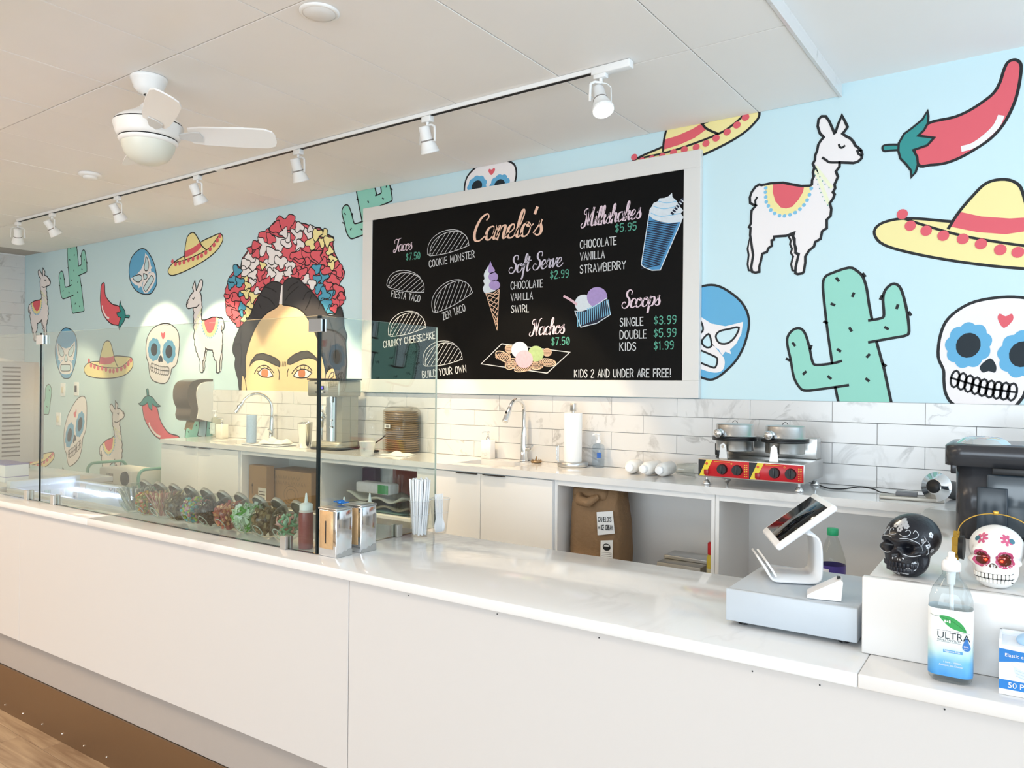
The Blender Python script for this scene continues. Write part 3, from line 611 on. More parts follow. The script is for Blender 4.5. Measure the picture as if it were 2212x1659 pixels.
for q, c in (([(945,1480),(980,1440),(1010,1430),(1050,1445),(1085,1502),(1040,1515),(985,1510)], (1008,1478)), ([(1265,1500),(1300,1455),(1340,1440),(1380,1445),(1430,1475),(1390,1515),(1335,1520),(1290,1515)], (1340,1479))):
    p = zE(q); d.fill(p, K_white, 13); d.fill(zE(sm([(c[0]-28, c[1]-25), (c[0], c[1]-38), (c[0]+28, c[1]-25), (c[0]+28, c[1]+25), (c[0], c[1]+36), (c[0]-28, c[1]+25)], 3, True)), K_iris, 14); d.stroke(p, Lp*.8, K_line, 15, True)
for q in ([(915,1480),(945,1430),(985,1408),(1030,1412),(1060,1440),(1090,1475)], [(1250,1480),(1290,1430),(1340,1405),(1390,1412),(1430,1450)], [(1125,1435),(1140,1480),(1135,1535)], [(1220,1440),(1210,1475),(1212,1505)]): d.stroke(zE(sm(q, 3)), Lp*.8, K_line, 14)
for x, y, dx, dy in ((960,1465,-22,-10),(980,1440,-18,-16),(1005,1430,-8,-20),(1030,1432,4,-20),(1300,1455,-10,-20),(1330,1440,-2,-22),(1360,1440,8,-20),(1390,1448,14,-18),(1415,1462,18,-12)): d.stroke(zE([(x, y), (x+dx, y+dy)]), Lp*.6, K_line, 14)
d.build('mural_portrait', wall_back)

# ------------------------------------------------------------------ the menu board
BY = WY-.028
def B2(x, y): p = onY(x, y, BY); return (p.x, p.z)
bx0, bz1 = B2(787, 451); bx1, bz0 = B2(1513, 861); bz1 = 2.631+.46; bz0 = 1.768; bx0, bx1 = -4.105, -1.56
bo = thing('menu_board', 'large black chalkboard-style menu in a white frame on the mural wall', 'menu board', ((bx0+bx1)/2, WY, bz0))
off = Vector((-(bx0+bx1)/2, -WY, -bz0)); fw_ = .094
M_frame = mat('white_frame', '#dddbd8', .4)
for a in ((bx0, bx1, bz1-fw_, bz1), (bx0, bx1, bz0, bz0+fw_), (bx0, bx0+fw_, bz0+fw_, bz1-fw_), (bx1-fw_, bx1, bz0+fw_, bz1-fw_)):
    mb = MB(); mb.rbox(a[0], a[1], BY-.006, WY-.001, a[2], a[3], .0015, seg=1, smooth=False); o = mb.build('frame_rail', M_frame, bo); o.location = off
mb = MB(); mb.box(bx0+fw_-.005, bx1-fw_+.005, BY, WY-.002, bz0+fw_-.005, bz1-fw_+.005); o = mb.build('panel', mat('black_menu_print', '#060607', .55, spec=.15), bo); o.location = off
CH = {
'A': (4, [[(0,0),(2,10),(4,0)], [(.8,3.6),(3.2,3.6)]]), 'B': (4, [[(0,0),(0,10),(2.4,9.8),(3.2,8.6),(3,6.4),(1.8,5.4),(0,5.3)], [(1.8,5.4),(3.4,4.4),(3.7,2.4),(3,.5),(0,0)]]),
'C': (3.8, [[(3.6,8.2),(2.8,9.8),(1.4,9.8),(.3,8),(0,5),(.3,2),(1.4,.2),(2.8,.2),(3.6,1.8)]]), 'D': (4, [[(0,0),(0,10),(2,9.6),(3.5,7.5),(3.7,4.5),(3,1.4),(1.6,.2),(0,0)]]),
'E': (3.4, [[(3.2,10),(0,10),(0,0),(3.3,0)], [(0,5.2),(2.6,5.2)]]), 'F': (3.2, [[(3.2,10),(0,10),(0,0)], [(0,5.2),(2.6,5.2)]]), 'G': (4, [[(3.6,8.2),(2.8,9.8),(1.4,9.8),(.3,8),(0,5),(.3,2),(1.4,.2),(2.8,.2),(3.7,1.8),(3.7,4.4),(2.2,4.4)]]),
'H': (4, [[(0,10),(0,0)], [(3.6,10),(3.6,0)], [(0,5),(3.6,5)]]), 'I': (1.6, [[(.6,10),(.6,0)]]), 'K': (4, [[(0,10),(0,0)], [(3.4,10),(0,4.6)], [(1,5.6),(3.7,0)]]), 'L': (3.2, [[(0,10),(0,0),(3,0)]]),
'M': (5, [[(0,0),(.3,10),(2.4,3.5),(4.5,10),(4.8,0)]]), 'N': (4.2, [[(0,0),(0,10),(3.8,0),(3.8,10)]]), 'O': (4.2, [[(2,10),(.6,8.8),(0,5),(.6,1.2),(2,0),(3.4,1.2),(4,5),(3.4,8.8),(2,10)]]),
'R': (4, [[(0,0),(0,10),(2.2,9.9),(3.4,8.4),(3.2,6),(1.8,5),(0,4.9)], [(1.5,5),(3.8,0)]]), 'S': (3.6, [[(3.3,8.6),(2.2,10),(.9,9.6),(.3,7.8),(1,6),(2.8,4.4),(3.3,2.2),(2.2,.1),(.8,.2),(0,1.8)]]),
'T': (3.6, [[(0,10),(3.6,10)], [(1.8,10),(1.8,0)]]), 'U': (4, [[(0,10),(0,3),(.7,.7),(1.9,0),(3.1,.7),(3.7,3),(3.7,10)]]), 'V': (4, [[(0,10),(2,0),(4,10)]]), 'W': (5.4, [[(0,10),(1.3,0),(2.7,7.5),(4.1,0),(5.4,10)]]),
'Y': (4, [[(0,10),(2,5.2),(4,10)], [(2,5.2),(2,0)]]), 'Z': (3.8, [[(0,10),(3.7,10),(0,0),(3.8,0)]]), 'X': (4, [[(0,0),(3.8,10)], [(0,10),(3.8,0)]]), 'P': (3.6, [[(0,0),(0,10),(2.4,9.8),(3.4,8),(3,5.6),(1.6,4.8),(0,4.8)]]),
'0': (4, [[(2,10),(.5,8.4),(0,5),(.5,1.6),(2,0),(3.4,1.6),(3.8,5),(3.4,8.4),(2,10)], [(.7,1.5),(3.2,8.5)]]), '1': (2, [[(.2,8.4),(1,10),(1,0)]]), '2': (3.8, [[(.1,8.2),(1,9.8),(2.4,9.9),(3.4,8.3),(3,6),(0,0),(3.7,0)]]),
'3': (3.8, [[(.2,8.6),(1.2,9.9),(2.6,9.7),(3.3,8),(2.6,6),(1.4,5.4),(2.8,4.8),(3.5,2.8),(2.7,.5),(1.2,.1),(0,1.5)]]), '5': (3.8, [[(3.3,10),(.5,10),(.3,5.6),(2,6.2),(3.3,5),(3.4,2.4),(2.4,.3),(1,.1),(0,1.4)]]), '7': (3.6, [[(0,10),(3.5,10),(1.2,0)]]),
'9': (3.8, [[(3.4,7),(2.6,5.2),(1.2,5.2),(.2,7),(.6,9.2),(2,10),(3.2,9),(3.4,7),(3.2,3),(2.2,.2),(.6,.3)]]), '$': (3.8, [[(3.4,8),(2.2,9.2),(.9,8.8),(.4,7.2),(1.2,5.8),(2.8,4.4),(3.2,2.8),(2.2,1),(.9,1.1),(.1,2.2)], [(1.8,10.6),(1.8,-.6)]]),
'.': (1.4, [[(.5,.1),(.6,.6)]]), '!': (1.4, [[(.5,10),(.5,3)], [(.5,.1),(.5,.6)]]), "'": (1.2, [[(.5,10),(.2,7.6)]]), '+': (4, [[(.4,4.5),(3.6,4.5)], [(2,7.5),(2,1.5)]]), ' ': (2.4, [])}
CURVY = set('BCDGORSUP023569$')
SCR = {
'a': (5.2, [[(4.2,4.2),(3,5),(1.2,4.3),(.6,2.3),(1.2,.4),(2.6,.2),(4,2),(4.4,4.9),(4.2,1.5),(4.7,.2),(5.6,.6),(6.2,1.5)]]),
'n': (4.7, [[(0,3.6),(.8,4.9),(1.1,4),(.9,0)], [(.95,2),(2.2,4.5),(3.3,4.9),(3.7,4),(3.5,1.2),(4,.1),(4.8,.5),(5.4,1.5)]]),
'e': (3.9, [[(0,1.4),(1.8,2.2),(3.1,3.4),(2.9,4.7),(1.9,4.9),(.8,3.8),(.6,1.8),(1.3,.3),(2.6,0),(4,.9),(4.6,1.8)]]),
'l': (2.5, [[(0,1.4),(1.6,4),(2.6,8),(2.3,9.8),(1.5,9.3),(1,6),(.9,2),(1.3,.3),(2.2,.1),(3.2,1.4)]]),
'o': (4.2, [[(2.4,4.9),(1,4.2),(.5,2.4),(1,.5),(2.3,0),(3.6,1),(4,3),(3.4,4.6),(2.4,4.9),(2.7,3.8),(4,3.6),(5,4.2)]]),
's': (3.4, [[(0,1),(1.6,3.4),(2.3,5.3),(2.2,4.2),(3.2,2.2),(3,.6),(1.8,0),(.7,.6)]]), "'": (1.6, [[(1,10),(.6,8)]]),
'c': (3.5, [[(3.4,4),(2.6,4.9),(1.2,4.4),(.5,2.4),(1,.5),(2.3,0),(3.6,.8),(4.2,1.6)]]),
'f': (2.6, [[(0,1.4),(1.8,4),(3,8.2),(2.6,9.8),(1.8,9),(1.4,4),(1,-3),(.3,-4)], [(.2,4.4),(3.4,5)]]),
't': (2.6, [[(1.6,8),(1.1,3),(1.1,.8),(1.8,0),(2.8,.6),(3.3,1.4)], [(-.2,5.4),(3.2,5.9)]]),
'r': (3.3, [[(0,2.4),(.9,5.2),(1.2,4.6),(2.4,4.4),(2.7,4),(2.3,1.2),(2.7,.2),(3.5,.5),(4,1.4)]]),
'v': (3.7, [[(0,4),(.8,4.9),(1.2,4.2),(1.6,.2),(2.8,2),(3.3,4.9),(4.4,4.4)]]),
'i': (2.1, [[(0,1.4),(1,4.9),(.9,1.2),(1.4,.1),(2.2,.6),(2.8,1.5)], [(1.4,6.9),(1.5,7.4)]]),
'k': (4.1, [[(0,1.4),(1.6,4),(2.6,8),(2.3,9.8),(1.5,9.3),(1.1,6),(.9,0)], [(1,2.6),(2.6,4.9),(3.3,4.2),(2.6,3),(1.4,2.6),(2.6,2.2),(3.2,.4),(4,.2),(4.8,1.4)]]),
'h': (4.7, [[(0,1.4),(1.6,4),(2.6,8),(2.3,9.8),(1.5,9.3),(1.1,6),(.9,0)], [(.95,2),(2.2,4.5),(3.3,4.9),(3.7,4),(3.5,1.2),(4,.1),(4.8,.5),(5.4,1.5)]]),
'p': (4.2, [[(.4,3.6),(.9,5),(1,4),(.8,-3.4)], [(.9,2.6),(2,4.7),(3.4,4.8),(4,3),(3.2,.6),(1.8,0),(1,.8)]]),
'C': (5.6, [[(5.0,7.6),(5.8,8.6),(5.2,9.8),(4,9.8),(2,8.2),(.7,5.2),(.5,2.4),(1.4,.4),(3.2,0),(5,1),(6,2)]]),
'T': (5, [[(.4,6.6),(-.2,8.2),(1.2,9.6),(4,9.3),(7.2,10)], [(4.4,9.2),(3.8,4),(2.4,.4),(.8,-.4),(-.3,.8),(.6,2.2),(1.4,1.8)]]),
'S': (5, [[(5,7.4),(5,9.2),(3.4,10),(1.9,8.8),(2.2,6.6),(4,4.6),(4.2,2),(2.6,.1),(.6,.2),(-.5,1.8),(.4,3.4),(1.7,3)]]),
'M': (8, [[(.8,6.8),(-.3,7.6),(.2,9.4),(1.8,9.6),(2.2,7),(1.4,1),(-.6,-.3),(-1.6,1),(-.8,2.2)], [(2,9.2),(3.8,1)], [(3.8,1),(5,6),(6.6,9.8)], [(6.6,9.8),(6.2,3),(6.6,.4),(7.6,.2),(8.4,1.4)]]),
'N': (6, [[(.8,6.8),(-.3,7.6),(.2,9.4),(1.8,9.6),(2.2,7),(1.4,1),(-.6,-.3),(-1.6,1),(-.8,2.2)], [(2,9.2),(4.6,.2)], [(4.6,.2),(5,6),(6,9.6),(7.2,10)]]), ' ': (3, [])}
K_chalk = mat('print_chalk_white', '#cfd0d2', .7); K_mint = mat('print_mint', '#58a58f', .7); K_peach = mat('print_peach', '#e8bfa8', .7); K_pink = mat('print_pale_pink', '#dcc6d2', .7); K_lil = mat('print_lilac_grey', '#c3bccb', .7)
K_purp = mat('print_purple', '#a58fc4', .7, noise=.15, nscale=60); K_frost = mat('print_frost', '#d3dbe2', .7, noise=.1, nscale=60); K_pblue = mat('print_cup_blue', '#4c8fc0', .7, noise=.25, nscale=25); K_lime = mat('print_lime', '#a9bf86', .7, noise=.2, nscale=60); K_rose = mat('print_rose', '#d9b3bf', .7, noise=.15, nscale=60); K_cone = mat('print_waffle', '#ecc7ab', .7); K_navy = mat('print_navy', '#141c33', .7)
def word(d, txt, p0, p1, h, w, m, font=CH, slant=0, l=1, callig=0, P2=B2):
    A = Vector(P2(*p0)); B = Vector(P2(*p1)); H = Vector(P2(p0[0], p0[1]-h)); U = B-A; ln = U.length; U.normalize(); V = Vector((-U.y, U.x)); ht = (H-A).length
    gap = 1.3 if font is CH else 0; x = 0; gl = []
    for c in txt:
        a, s_ = font[c]; gl.append((x, c, s_)); x += a+gap
    tot = x-gap; kx = ln/tot; ky = ht/10
    for x, c, s_ in gl:
        for q in s_:
            q2 = q if (font is CH and c not in CURVY) else smoothpts(q, 5)
            d.stroke([tuple(A+U*((x+a+slant*b_)*kx)+V*(b_*ky)) for a, b_ in q2], w, m, l, callig=callig)
d = Draw((0, BY, 0), (1, 0, 0), (0, 0, 1), (0, -1, 0)); tw = .0054
for t, a, b_, h in (('COOKIE MONSTER', (927.4,577.7), (1025.6,556), 14.5), ('FIESTA TACO', (845,641), (906.6,652.5), 13.5), ('ZEN TACO', (958,691), (1006,671), 15), ('CHUNKY CHEESECAKE', (828.8,751.3), (940,731), 13.6), ('BUILD YOUR OWN', (913,816.8), (1007.5,803.2), 14), ('CHOCOLATE', (1103.7,625), (1172.4,619.7), 15.5), ('VANILLA', (1103.7,649.5), (1150.7,646), 14.5), ('SWIRL', (1104.6,675.4), (1142.6,673.6), 15), ('CHOCOLATE', (1253.5,537), (1331.6,528), 16.6), ('VANILLA', (1253.5,562.4), (1305.8,557), 16), ('STRAWBERRY', (1253,590.4), (1351.5,580.5), 16.6), ('SINGLE', (1339.4,704.8), (1389.5,702.5), 17), ('DOUBLE', (1339.4,732), (1396.7,730), 17), ('KIDS', (1339,757.8), (1373.8,756.7), 17), ('KIDS 2 AND UNDER ARE FREE!', (1240.8,815), (1450,814.2), 16)): word(d, t, a, b_, h, tw, K_chalk)
for t, a, b_, h in (('$7.50', (877,562.4), (907.5,558.7), 14.5), ('$2.99', (1188.8,602), (1228.5,598.5), 16), ('$5.95', (1329,501.8), (1375,496.4), 16.5), ('$3.99', (1413,700.7), (1461,698.5), 17), ('$5.99', (1412.6,728.3), (1461,726.5), 17), ('$1.99', (1413,755.5), (1455.5,753.7), 17), ('$7.50', (1191.5,745.5), (1230.4,743.7), 15.5)): word(d, t, a, b_, h, tw, K_mint)
for t, a, b_, h, w, m in (("Canelo's", (1020,522), (1168,507), 56, .0175, K_peach), ('Tacos', (850,545), (889,539), 28, .0088, K_pink), ('Soft Serve', (1100,591), (1213,575), 37, .0105, K_lil), ('Milkshakes', (1259,491), (1383,471), 39, .0105, K_pink), ('Scoops', (1344,666), (1424,659), 38, .0105, K_pink), ('Nachos', (1147,725), (1218,720), 35, .010, K_pink)): word(d, t, a, b_, h, w, m, SCR, .22, 1, .75)
def taco(A_, B_, h):
    A = Vector(B2(*A_)); B = Vector(B2(*B_)); U = B-A; L0 = U.length; U.normalize(); V = Vector((-U.y, U.x)); hh = (Vector(B2(A_[0], A_[1]-h))-A).length
    T = lambda u, v: tuple(A+U*(u*L0)+V*(v*hh))
    arc = [(.5-.5*math.cos(PI*i/16), math.sin(PI*i/16)**.8) for i in range(17)]; base = [(1-.1*i, -.10*math.sin(PI*i/10)) for i in range(11)]
    d.stroke([T(*q) for q in arc+base], .004, K_chalk, 1)
    d.stroke([T(u-.06*(1-u), v*1.06+.12*(1-u)) for u, v in arc[:13]], .0038, K_chalk, 1); d.stroke([T(0, 0), T(-.06, .12), T(.03, .1)], .0038, K_chalk, 1)
    for i in range(10):   # hatching clipped to the shell
        s0 = -.25+i*.125; seg = []
        for k in range(25):
            v = k/24*1.05-.08; u = s0+.42*(v)+.04
            if 0 < u < 1 and -.09*math.sin(PI*u) < v < (math.sin(math.acos(max(-1, min(1, 1-2*u))))**.8): seg.append(T(u, v))
        if len(seg) > 1: d.stroke([seg[0], seg[-1]], .0034, K_chalk, 1)
for a, b_, h in (((929,553), (1013,530), 40), ((839,621), (916,631), 36), ((941,676), (1021,632), 44), ((844,727), (920,707), 40), ((919,791), (999,776), 42)): taco(a, b_, h)
zb = lambda ox, oy: (lambda pts: [B2(ox+x/5.53, oy+y/5.53) for x, y in pts])
z1, z2, z3 = zb(780, 560), zb(1130, 590), zb(1130, 330)
# cone
d.stroke(z1([(1490,405),(1625,845),(1650,360)]), .006, K_cone, 1)
for i in range(1, 8):
    t = i/8; a = (1490+135*t, 405+440*t); b_ = (1650-25*t, 360+485*t); t2 = max(0, t-.22); c = (1650-25*t2, 360+485*t2); e = (1490+135*t2, 405+440*t2)
    d.stroke(z1([a, c]), .004, K_cone, 1); d.stroke(z1([b_, e]), .004, K_cone, 1)
d.fill(z1(sm([(1540,60),(1470,170),(1475,230),(1460,260),(1475,300),(1455,350),(1480,405),(1540,395),(1610,365),(1600,250),(1560,150)], 3, True)), K_frost, 2)
d.fill(z1([(1545,20),(1525,90),(1520,145),(1540,180),(1590,160),(1602,130),(1570,80)]), K_purp, 3)
for c, rx, ry in (((1580,210), 58, 56), ((1595,310), 67, 58)): d.fill(z1([(c[0]+rx*math.cos(2*PI*i/18), c[1]+ry*math.sin(2*PI*i/18)) for i in range(18)]), K_purp, 3)
# tub of scoops
ball = lambda z, c, r, m, l: d.fill(z([(c[0]+r*math.cos(2*PI*i/22), c[1]+r*1.0*math.sin(2*PI*i/22)) for i in range(22)]), m, l)
ball(z2, (725,365), 108, K_frost, 1); ball(z2, (885,288), 122, K_purp, 2); d.stroke(z2(sm([(490,277),(560,315),(640,372)], 3)), .014, K_rose, 3)
cup_ = [(620,455),(700,452),(830,410),(1000,300),(1045,495),(880,600),(690,645)]; d.fill(z2(cup_), K_navy, 3); d.stroke(z2(cup_), .005, K_frost, 4, True)
for i in range(17):
    t = i/16; a = (635+t*365, 470-t*150 if t > .3 else 462); b_ = (690-30+t*390, 640-t*150); d.stroke(z2([(a[0]+20, a[1]), (max(b_[0]-10, 655), b_[1])]), .0045, K_lblue, 5)
# milkshake
gl_ = [(1505,740),(1560,790),(1650,820),(1750,835),(1890,820),(1640,1400),(1540,1405),(1450,1370),(1412,1335)]; d.fill(z3(gl_), K_pblue, 1); d.stroke(z3(gl_), .005, K_frost, 3, True)
for i in range(26):
    t = i/25; y = 800+t*560; xl = 1500-t*88; xr = 1880-t*240; d.stroke(z3([(xl+4, y+25), (xr-8, y-25)]), .006, K_navy, 2)
d.fill(z3([(1505,740),(1510,680),(1540,640),(1560,600),(1610,580),(1630,545),(1690,540),(1740,520),(1780,478),(1785,530),(1830,570),(1850,600),(1880,650),(1915,690),(1885,725),(1920,770),(1890,820),(1750,835),(1650,820),(1560,790)]), K_frost, 4)
for q in ([(1560,640),(1680,670),(1840,640)], [(1530,720),(1650,760),(1880,725)], [(1620,580),(1720,600),(1830,580)]): d.stroke(z3(sm(q, 4)), .004, K_lblue, 5)
d.stroke(z3([(1785,725),(1910,560)]), .020, K_navy, 6); 
for i in range(6): x = 1795+i*21; y = 715-i*27.5; d.stroke(z3([(x-10, y-14), (x+16, y+6)]), .005, K_frost, 7)
# nachos
d.stroke([B2(*p) for p in ((1039.5,786), (1083.8,742.6), (1231,761), (1182,806))], .006, K_chalk, 1, True)
for (x, y), rx, ry, an in (((1087,770), 18, 9, .5), ((1100,754), 9, 8, .8), ((1104,786), 14, 10, -.7), ((1131,796), 20, 6, -.2), ((1160,789), 14, 9, -.1), ((1182,783), 19, 8, .1), ((1182,761), 9, 8, 0)):
    e = [(x+rx*math.cos(t)*math.cos(an)-ry*math.sin(t)*math.sin(an), y+rx*math.cos(t)*math.sin(an)+ry*math.sin(t)*math.cos(an)) for t in [2*PI*i/16 for i in range(16)]]
    d.fill([B2(*p) for p in e], mat('print_board_black', '#0d0c0c', .5), 1.5); d.stroke([B2(*p) for p in e], .006, K_cone, 2, True)
    for k in range(-4, 5):
        for sg in (1, -1):
            u = k*.24; s1 = math.sqrt(max(0, 1-u*u)); a = (x+rx*(u-.25*sg*s1)*.9, y-ry*s1*.85); b_ = (x+rx*(u+.25*sg*s1)*.9, y+ry*s1*.85); d.stroke([B2(*a), B2(*b_)], .0035, K_cone, 2)
for c, r, m, l in (((1122.7,756), 18, K_frost, 3), ((1158,764), 17, K_lime, 4), ((1132.6,776), 19, K_rose, 5)): d.fill([B2(c[0]+r*math.cos(2*PI*i/22), c[1]+r*math.sin(2*PI*i/22)) for i in range(22)], m, l)
o = d.build('menu_print', bo); o.location = off

# ------------------------------------------------------------------ ceiling fixtures
M_track = mat('track_white', '#efefee', .4); M_slot = mat('track_slot_black', '#0c0a09', .6)
M_bulb = mat('warm_lamp_glass', '#fff4e0', .2, emit='#ffe3b8', estr=14); M_bulb2 = mat('bright_lamp_glass', '#fff4e0', .2, emit='#fff0d8', estr=40)
TY = 2.995
tr = thing('ceiling_track', 'white ceiling track rail with a black slot', 'track', (-4.5, TY, ZC))
mb = MB(); mb.box(-2.93, 2.94, -.018, -.012, -.02, -.0005); mb.box(-2.93, 2.94, .012, .018, -.02, -.0005); mb.box(-2.93, 2.94, -.012, .012, -.006, -.0005); mb.build('rail', M_track, tr)
mb = MB(); mb.box(-2.92, 2.93, -.0119, .0119, -.0198, -.0061); mb.build('slot', M_slot, tr)
mb = MB(); mb.rbox(2.8, 2.99, -.021, .021, -.034, -.0005, .004); mb.build('feed_box', M_track, tr)
mb = MB(); mb.box(-.02, .07, -.0185, .0185, -.0215, -.0206); mb.build('joiner', M_track, tr)
def aim_spot(head, target, power, ang, blend=.35, col=(1, .76, .47)):
    l = bpy.data.lights.new('track_spot_light', 'SPOT'); l.energy = power; l.spot_size = math.radians(ang); l.spot_blend = blend; l.color = col; l.shadow_soft_size = .03
    o = bpy.data.objects.new('track_spot_light', l); COL.objects.link(o); o.location = head; o.rotation_euler = (Vector(target)-Vector(head)).to_track_quat('-Z', 'Y').to_euler()
proto = None
HEADS = [((38.8,478.7), (-8.5, 3.5, 1.3), 130, 60, .3, 'leftmost white track spotlight, swung to the left'), ((112.8,458.7), (-6.72, 3.94, 1.80), 85, 54, .18, 'second white track spotlight from the left end of the rail'), ((253.9,422.3), (-5.85, 3.9, 1.75), 130, 56, .3, 'third track spotlight from the left, below the smoke detector'), ((426.7,378.8), (-4.75, 3.9, 1.55), 150, 58, .3, 'fourth track spotlight, between the fan and the rail joint'),
         ((644.4,321.3), (-3.75, 3.8, 1.3), 110, 60, .3, 'fifth track spotlight, right of the fan blade tip'), ((923.6,253.7), (-2.65, 3.8, 1.2), 90, 60, .3, 'sixth track spotlight, above the menu board'), ((1297.9,156), (-.75, 2.35, 1.0), 25, 66, .5, 'glowing track spotlight at the feed end of the rail')]
for i, (pp, tg, pw_, an, bl_, lb) in enumerate(HEADS):
    p = onY(pp[0], pp[1], TY); hx = p.x
    t = thing('track_spotlight', lb, 'spotlight', (hx, TY, ZC-.0205), 0, 'track spotlights on the rail')
    mb = MB(); mb.rbox(-.03, .03, -.016, .016, -.03, 0, .003); mb.cyl((0, 0, -.045), (0, 0, -.03), .008, n=10); mb.build('track_adapter', M_track, t)
    dirv = (Vector(tg)-Vector((hx, TY, ZC-.13))).normalized()
    # the yoke hangs from the adapter; the can is swung inside it
    piv = Vector((0, 0, -.125)); side = Vector((dirv.y, -dirv.x, 0))
    side = side.normalized() if side.length > .05 else Vector((1, 0, 0))
    mb = MB(); q = [Vector((0, 0, -.047)), Vector((0, 0, -.047))+side*.03, Vector((0, 0, -.06))+side*.05, piv+side*.052+Vector((0, 0, .02)), piv+side*.052-Vector((0, 0, .012))]
    for a_, b_ in zip(q[:-1], q[1:]): mb.tube([a_, b_], .006, 6)
    mb.tube([Vector((0, 0, -.047)), Vector((0, 0, -.047))-side*.03, Vector((0, 0, -.06))-side*.05, piv-side*.052+Vector((0, 0, .02)), piv-side*.052-Vector((0, 0, .012))], .0025, 6); mb.build('yoke', M_track, t)
    M_ = axisM(piv, dirv)
    mb = MB(); mb.lathe([(.0, -.075), (.026, -.073), (.029, -.065), (.029, -.015), (.031, -.012), (.032, .0), (.042, .03), (.047, .05), (.049, .052), (.049, .062), (.045, .062), (.043, .05)], 22, 0, M_, caps=False); c = mb.build('lamp_can', M_track, t)
    mb = MB(); mb.lathe([(.0435, .05), (.038, .056), (.02, .06), (.0005, .061)], 22, 0, M_, caps=False); mb.build('lamp_face', M_bulb2 if i == 6 else M_bulb, c)
    mb = MB(); mb.lathe([(.0325, -.004), (.0335, -.002), (.0335, .002), (.0325, .004)], 22, 0, M_, caps=False); mb.build('seam_ring', mat('grey_seam_ring', '#8b8580', .6), c)  # plain grey band round the can at its seam
    hp = Vector((hx, TY, ZC-.0205))+piv+dirv*.075
    aim_spot(hp, tg, pw_, an, bl_)
# ceiling fan
fx, fy = -3.445, 1.93
fan = thing('ceiling_fan', 'white ceiling fan with three blades and a frosted light bowl', 'ceiling fan', (fx, fy, ZC))
M_fan = mat('fan_white', '#f1f0ee', .35)
mb = MB(); mb.lathe([(.078, 0), (.08, -.004), (.08, -.014), (.073, -.02), (.072, -.032), (.066, -.038), (.064, -.052), (.05, -.066), (.03, -.078), (.022, -.08)], 32, caps=False); mb.build('canopy', M_fan, fan)
mb = MB(); mb.cyl((0, 0, -.075), (0, 0, -.15), .0135, n=16); mb.lathe([(.017, -.112), (.0175, -.116), (.017, -.12)], 16); mb.build('downrod', M_fan, fan)
mb = MB(); mb.lathe([(.018, -.118), (.03, -.124), (.04, -.14), (.075, -.165), (.115, -.185), (.140, -.203), (.147, -.214)], 36, caps=False); mb.lathe([(.150, -.22), (.151, -.224), (.138, -.268), (.13, -.285), (.1, -.285)], 36, caps=False); h_ = mb.build('motor_housing', M_fan, fan)
mb = MB(); mb.lathe([(.144, -.212), (.1465, -.214), (.1465, -.22), (.144, -.222)], 36, caps=False); mb.lathe([(.124, -.284), (.1265, -.286), (.1265, -.291), (.124, -.293)], 36, caps=False); mb.build('seam', M_slot, h_)
mb = MB(); mb.lathe([(.128, -.291), (.128, -.295), (.12, -.308), (.115, -.308)], 36, caps=False); mb.build('bowl_rim', M_fan, fan)
mb = MB(); mb.lathe([(.1165, -.306), (.113, -.325), (.102, -.352), (.083, -.377), (.055, -.394), (.025, -.402), (.0005, -.403)], 36, caps=False); mb.build('light_bowl', mat('frosted_bowl', '#dcdcd0', .35), fan)
rgt = Vector((math.cos(YAW), math.sin(YAW), 0)); awy = Vector((-math.sin(YAW), math.cos(YAW), 0))
for an in (6, -58, 122):
    a = math.radians(an); u = rgt*math.cos(a)+awy*math.sin(a); v = Vector((-u.y, u.x, 0)); zc = -.262; tilt = -.024
    mb = MB(); outl = [(.185, -.045), (.24, -.055), (.42, -.062), (.53, -.06), (.565, -.045), (.575, -.02), (.575, .02), (.565, .045), (.53, .06), (.42, .062), (.24, .055), (.185, .045)]
    P_ = lambda r, w, dz: tuple(u*r+v*w+Vector((0, 0, zc+w/.06*tilt+dz)))
    n = len(outl); vs = [P_(r, w, 0) for r, w in outl]+[P_(r, w, .007) for r, w in outl]
    mb.add(vs, [list(range(n))[::-1], list(range(n, 2*n))]+[(i, (i+1) % n, n+(i+1) % n, n+i) for i in range(n)]); bl = mb.build('blade', M_fan, fan)
    mb = MB(); q = [(.13, -.012), (.2, -.03), (.235, -.03), (.245, 0), (.235, .03), (.2, .03), (.13, .012)]; n = len(q); vs = [P_(r, w, -.006) for r, w in q]+[P_(r, w, -.001) for r, w in q]
    mb.add(vs, [list(range(n))[::-1], list(range(n, 2*n))]+[(i, (i+1) % n, n+(i+1) % n, n+i) for i in range(n)]); mb.build('blade_iron', mat('fan_bracket_grey', '#d2d2d0', .4), bl)
# ceiling discs
p = onZ(690, 25, ZC); t = thing('ceiling_speaker', 'round white ceiling disc near the top edge', 'ceiling disc', (p.x, p.y, ZC))
mb = MB(); mb.lathe([(.075, -.0005), (.075, -.006), (.068, -.010), (.062, -.010)], 30, caps=False); mb.build('ring', M_fan, t)
mb = MB(); mb.lathe([(.062, -.009), (.05, -.017), (.03, -.021), (.0005, -.022)], 30, caps=False); mb.build('cover', mat('detector_cover', '#e3e1de', .5), t)
p = onZ(195, 375, ZC); t = thing('smoke_detector', 'white smoke detector left of the fan', 'smoke detector', (p.x, p.y, ZC))
mb = MB(); mb.lathe([(.07, -.0005), (.072, -.012), (.066, -.02), (.045, -.022)], 30, caps=False); mb.build('base', M_fan, t)
mb = MB(); mb.lathe([(.045, -.021), (.043, -.034), (.036, -.038), (.0005, -.039)], 24, caps=False); mb.build('sensor_cap', M_fan, t)

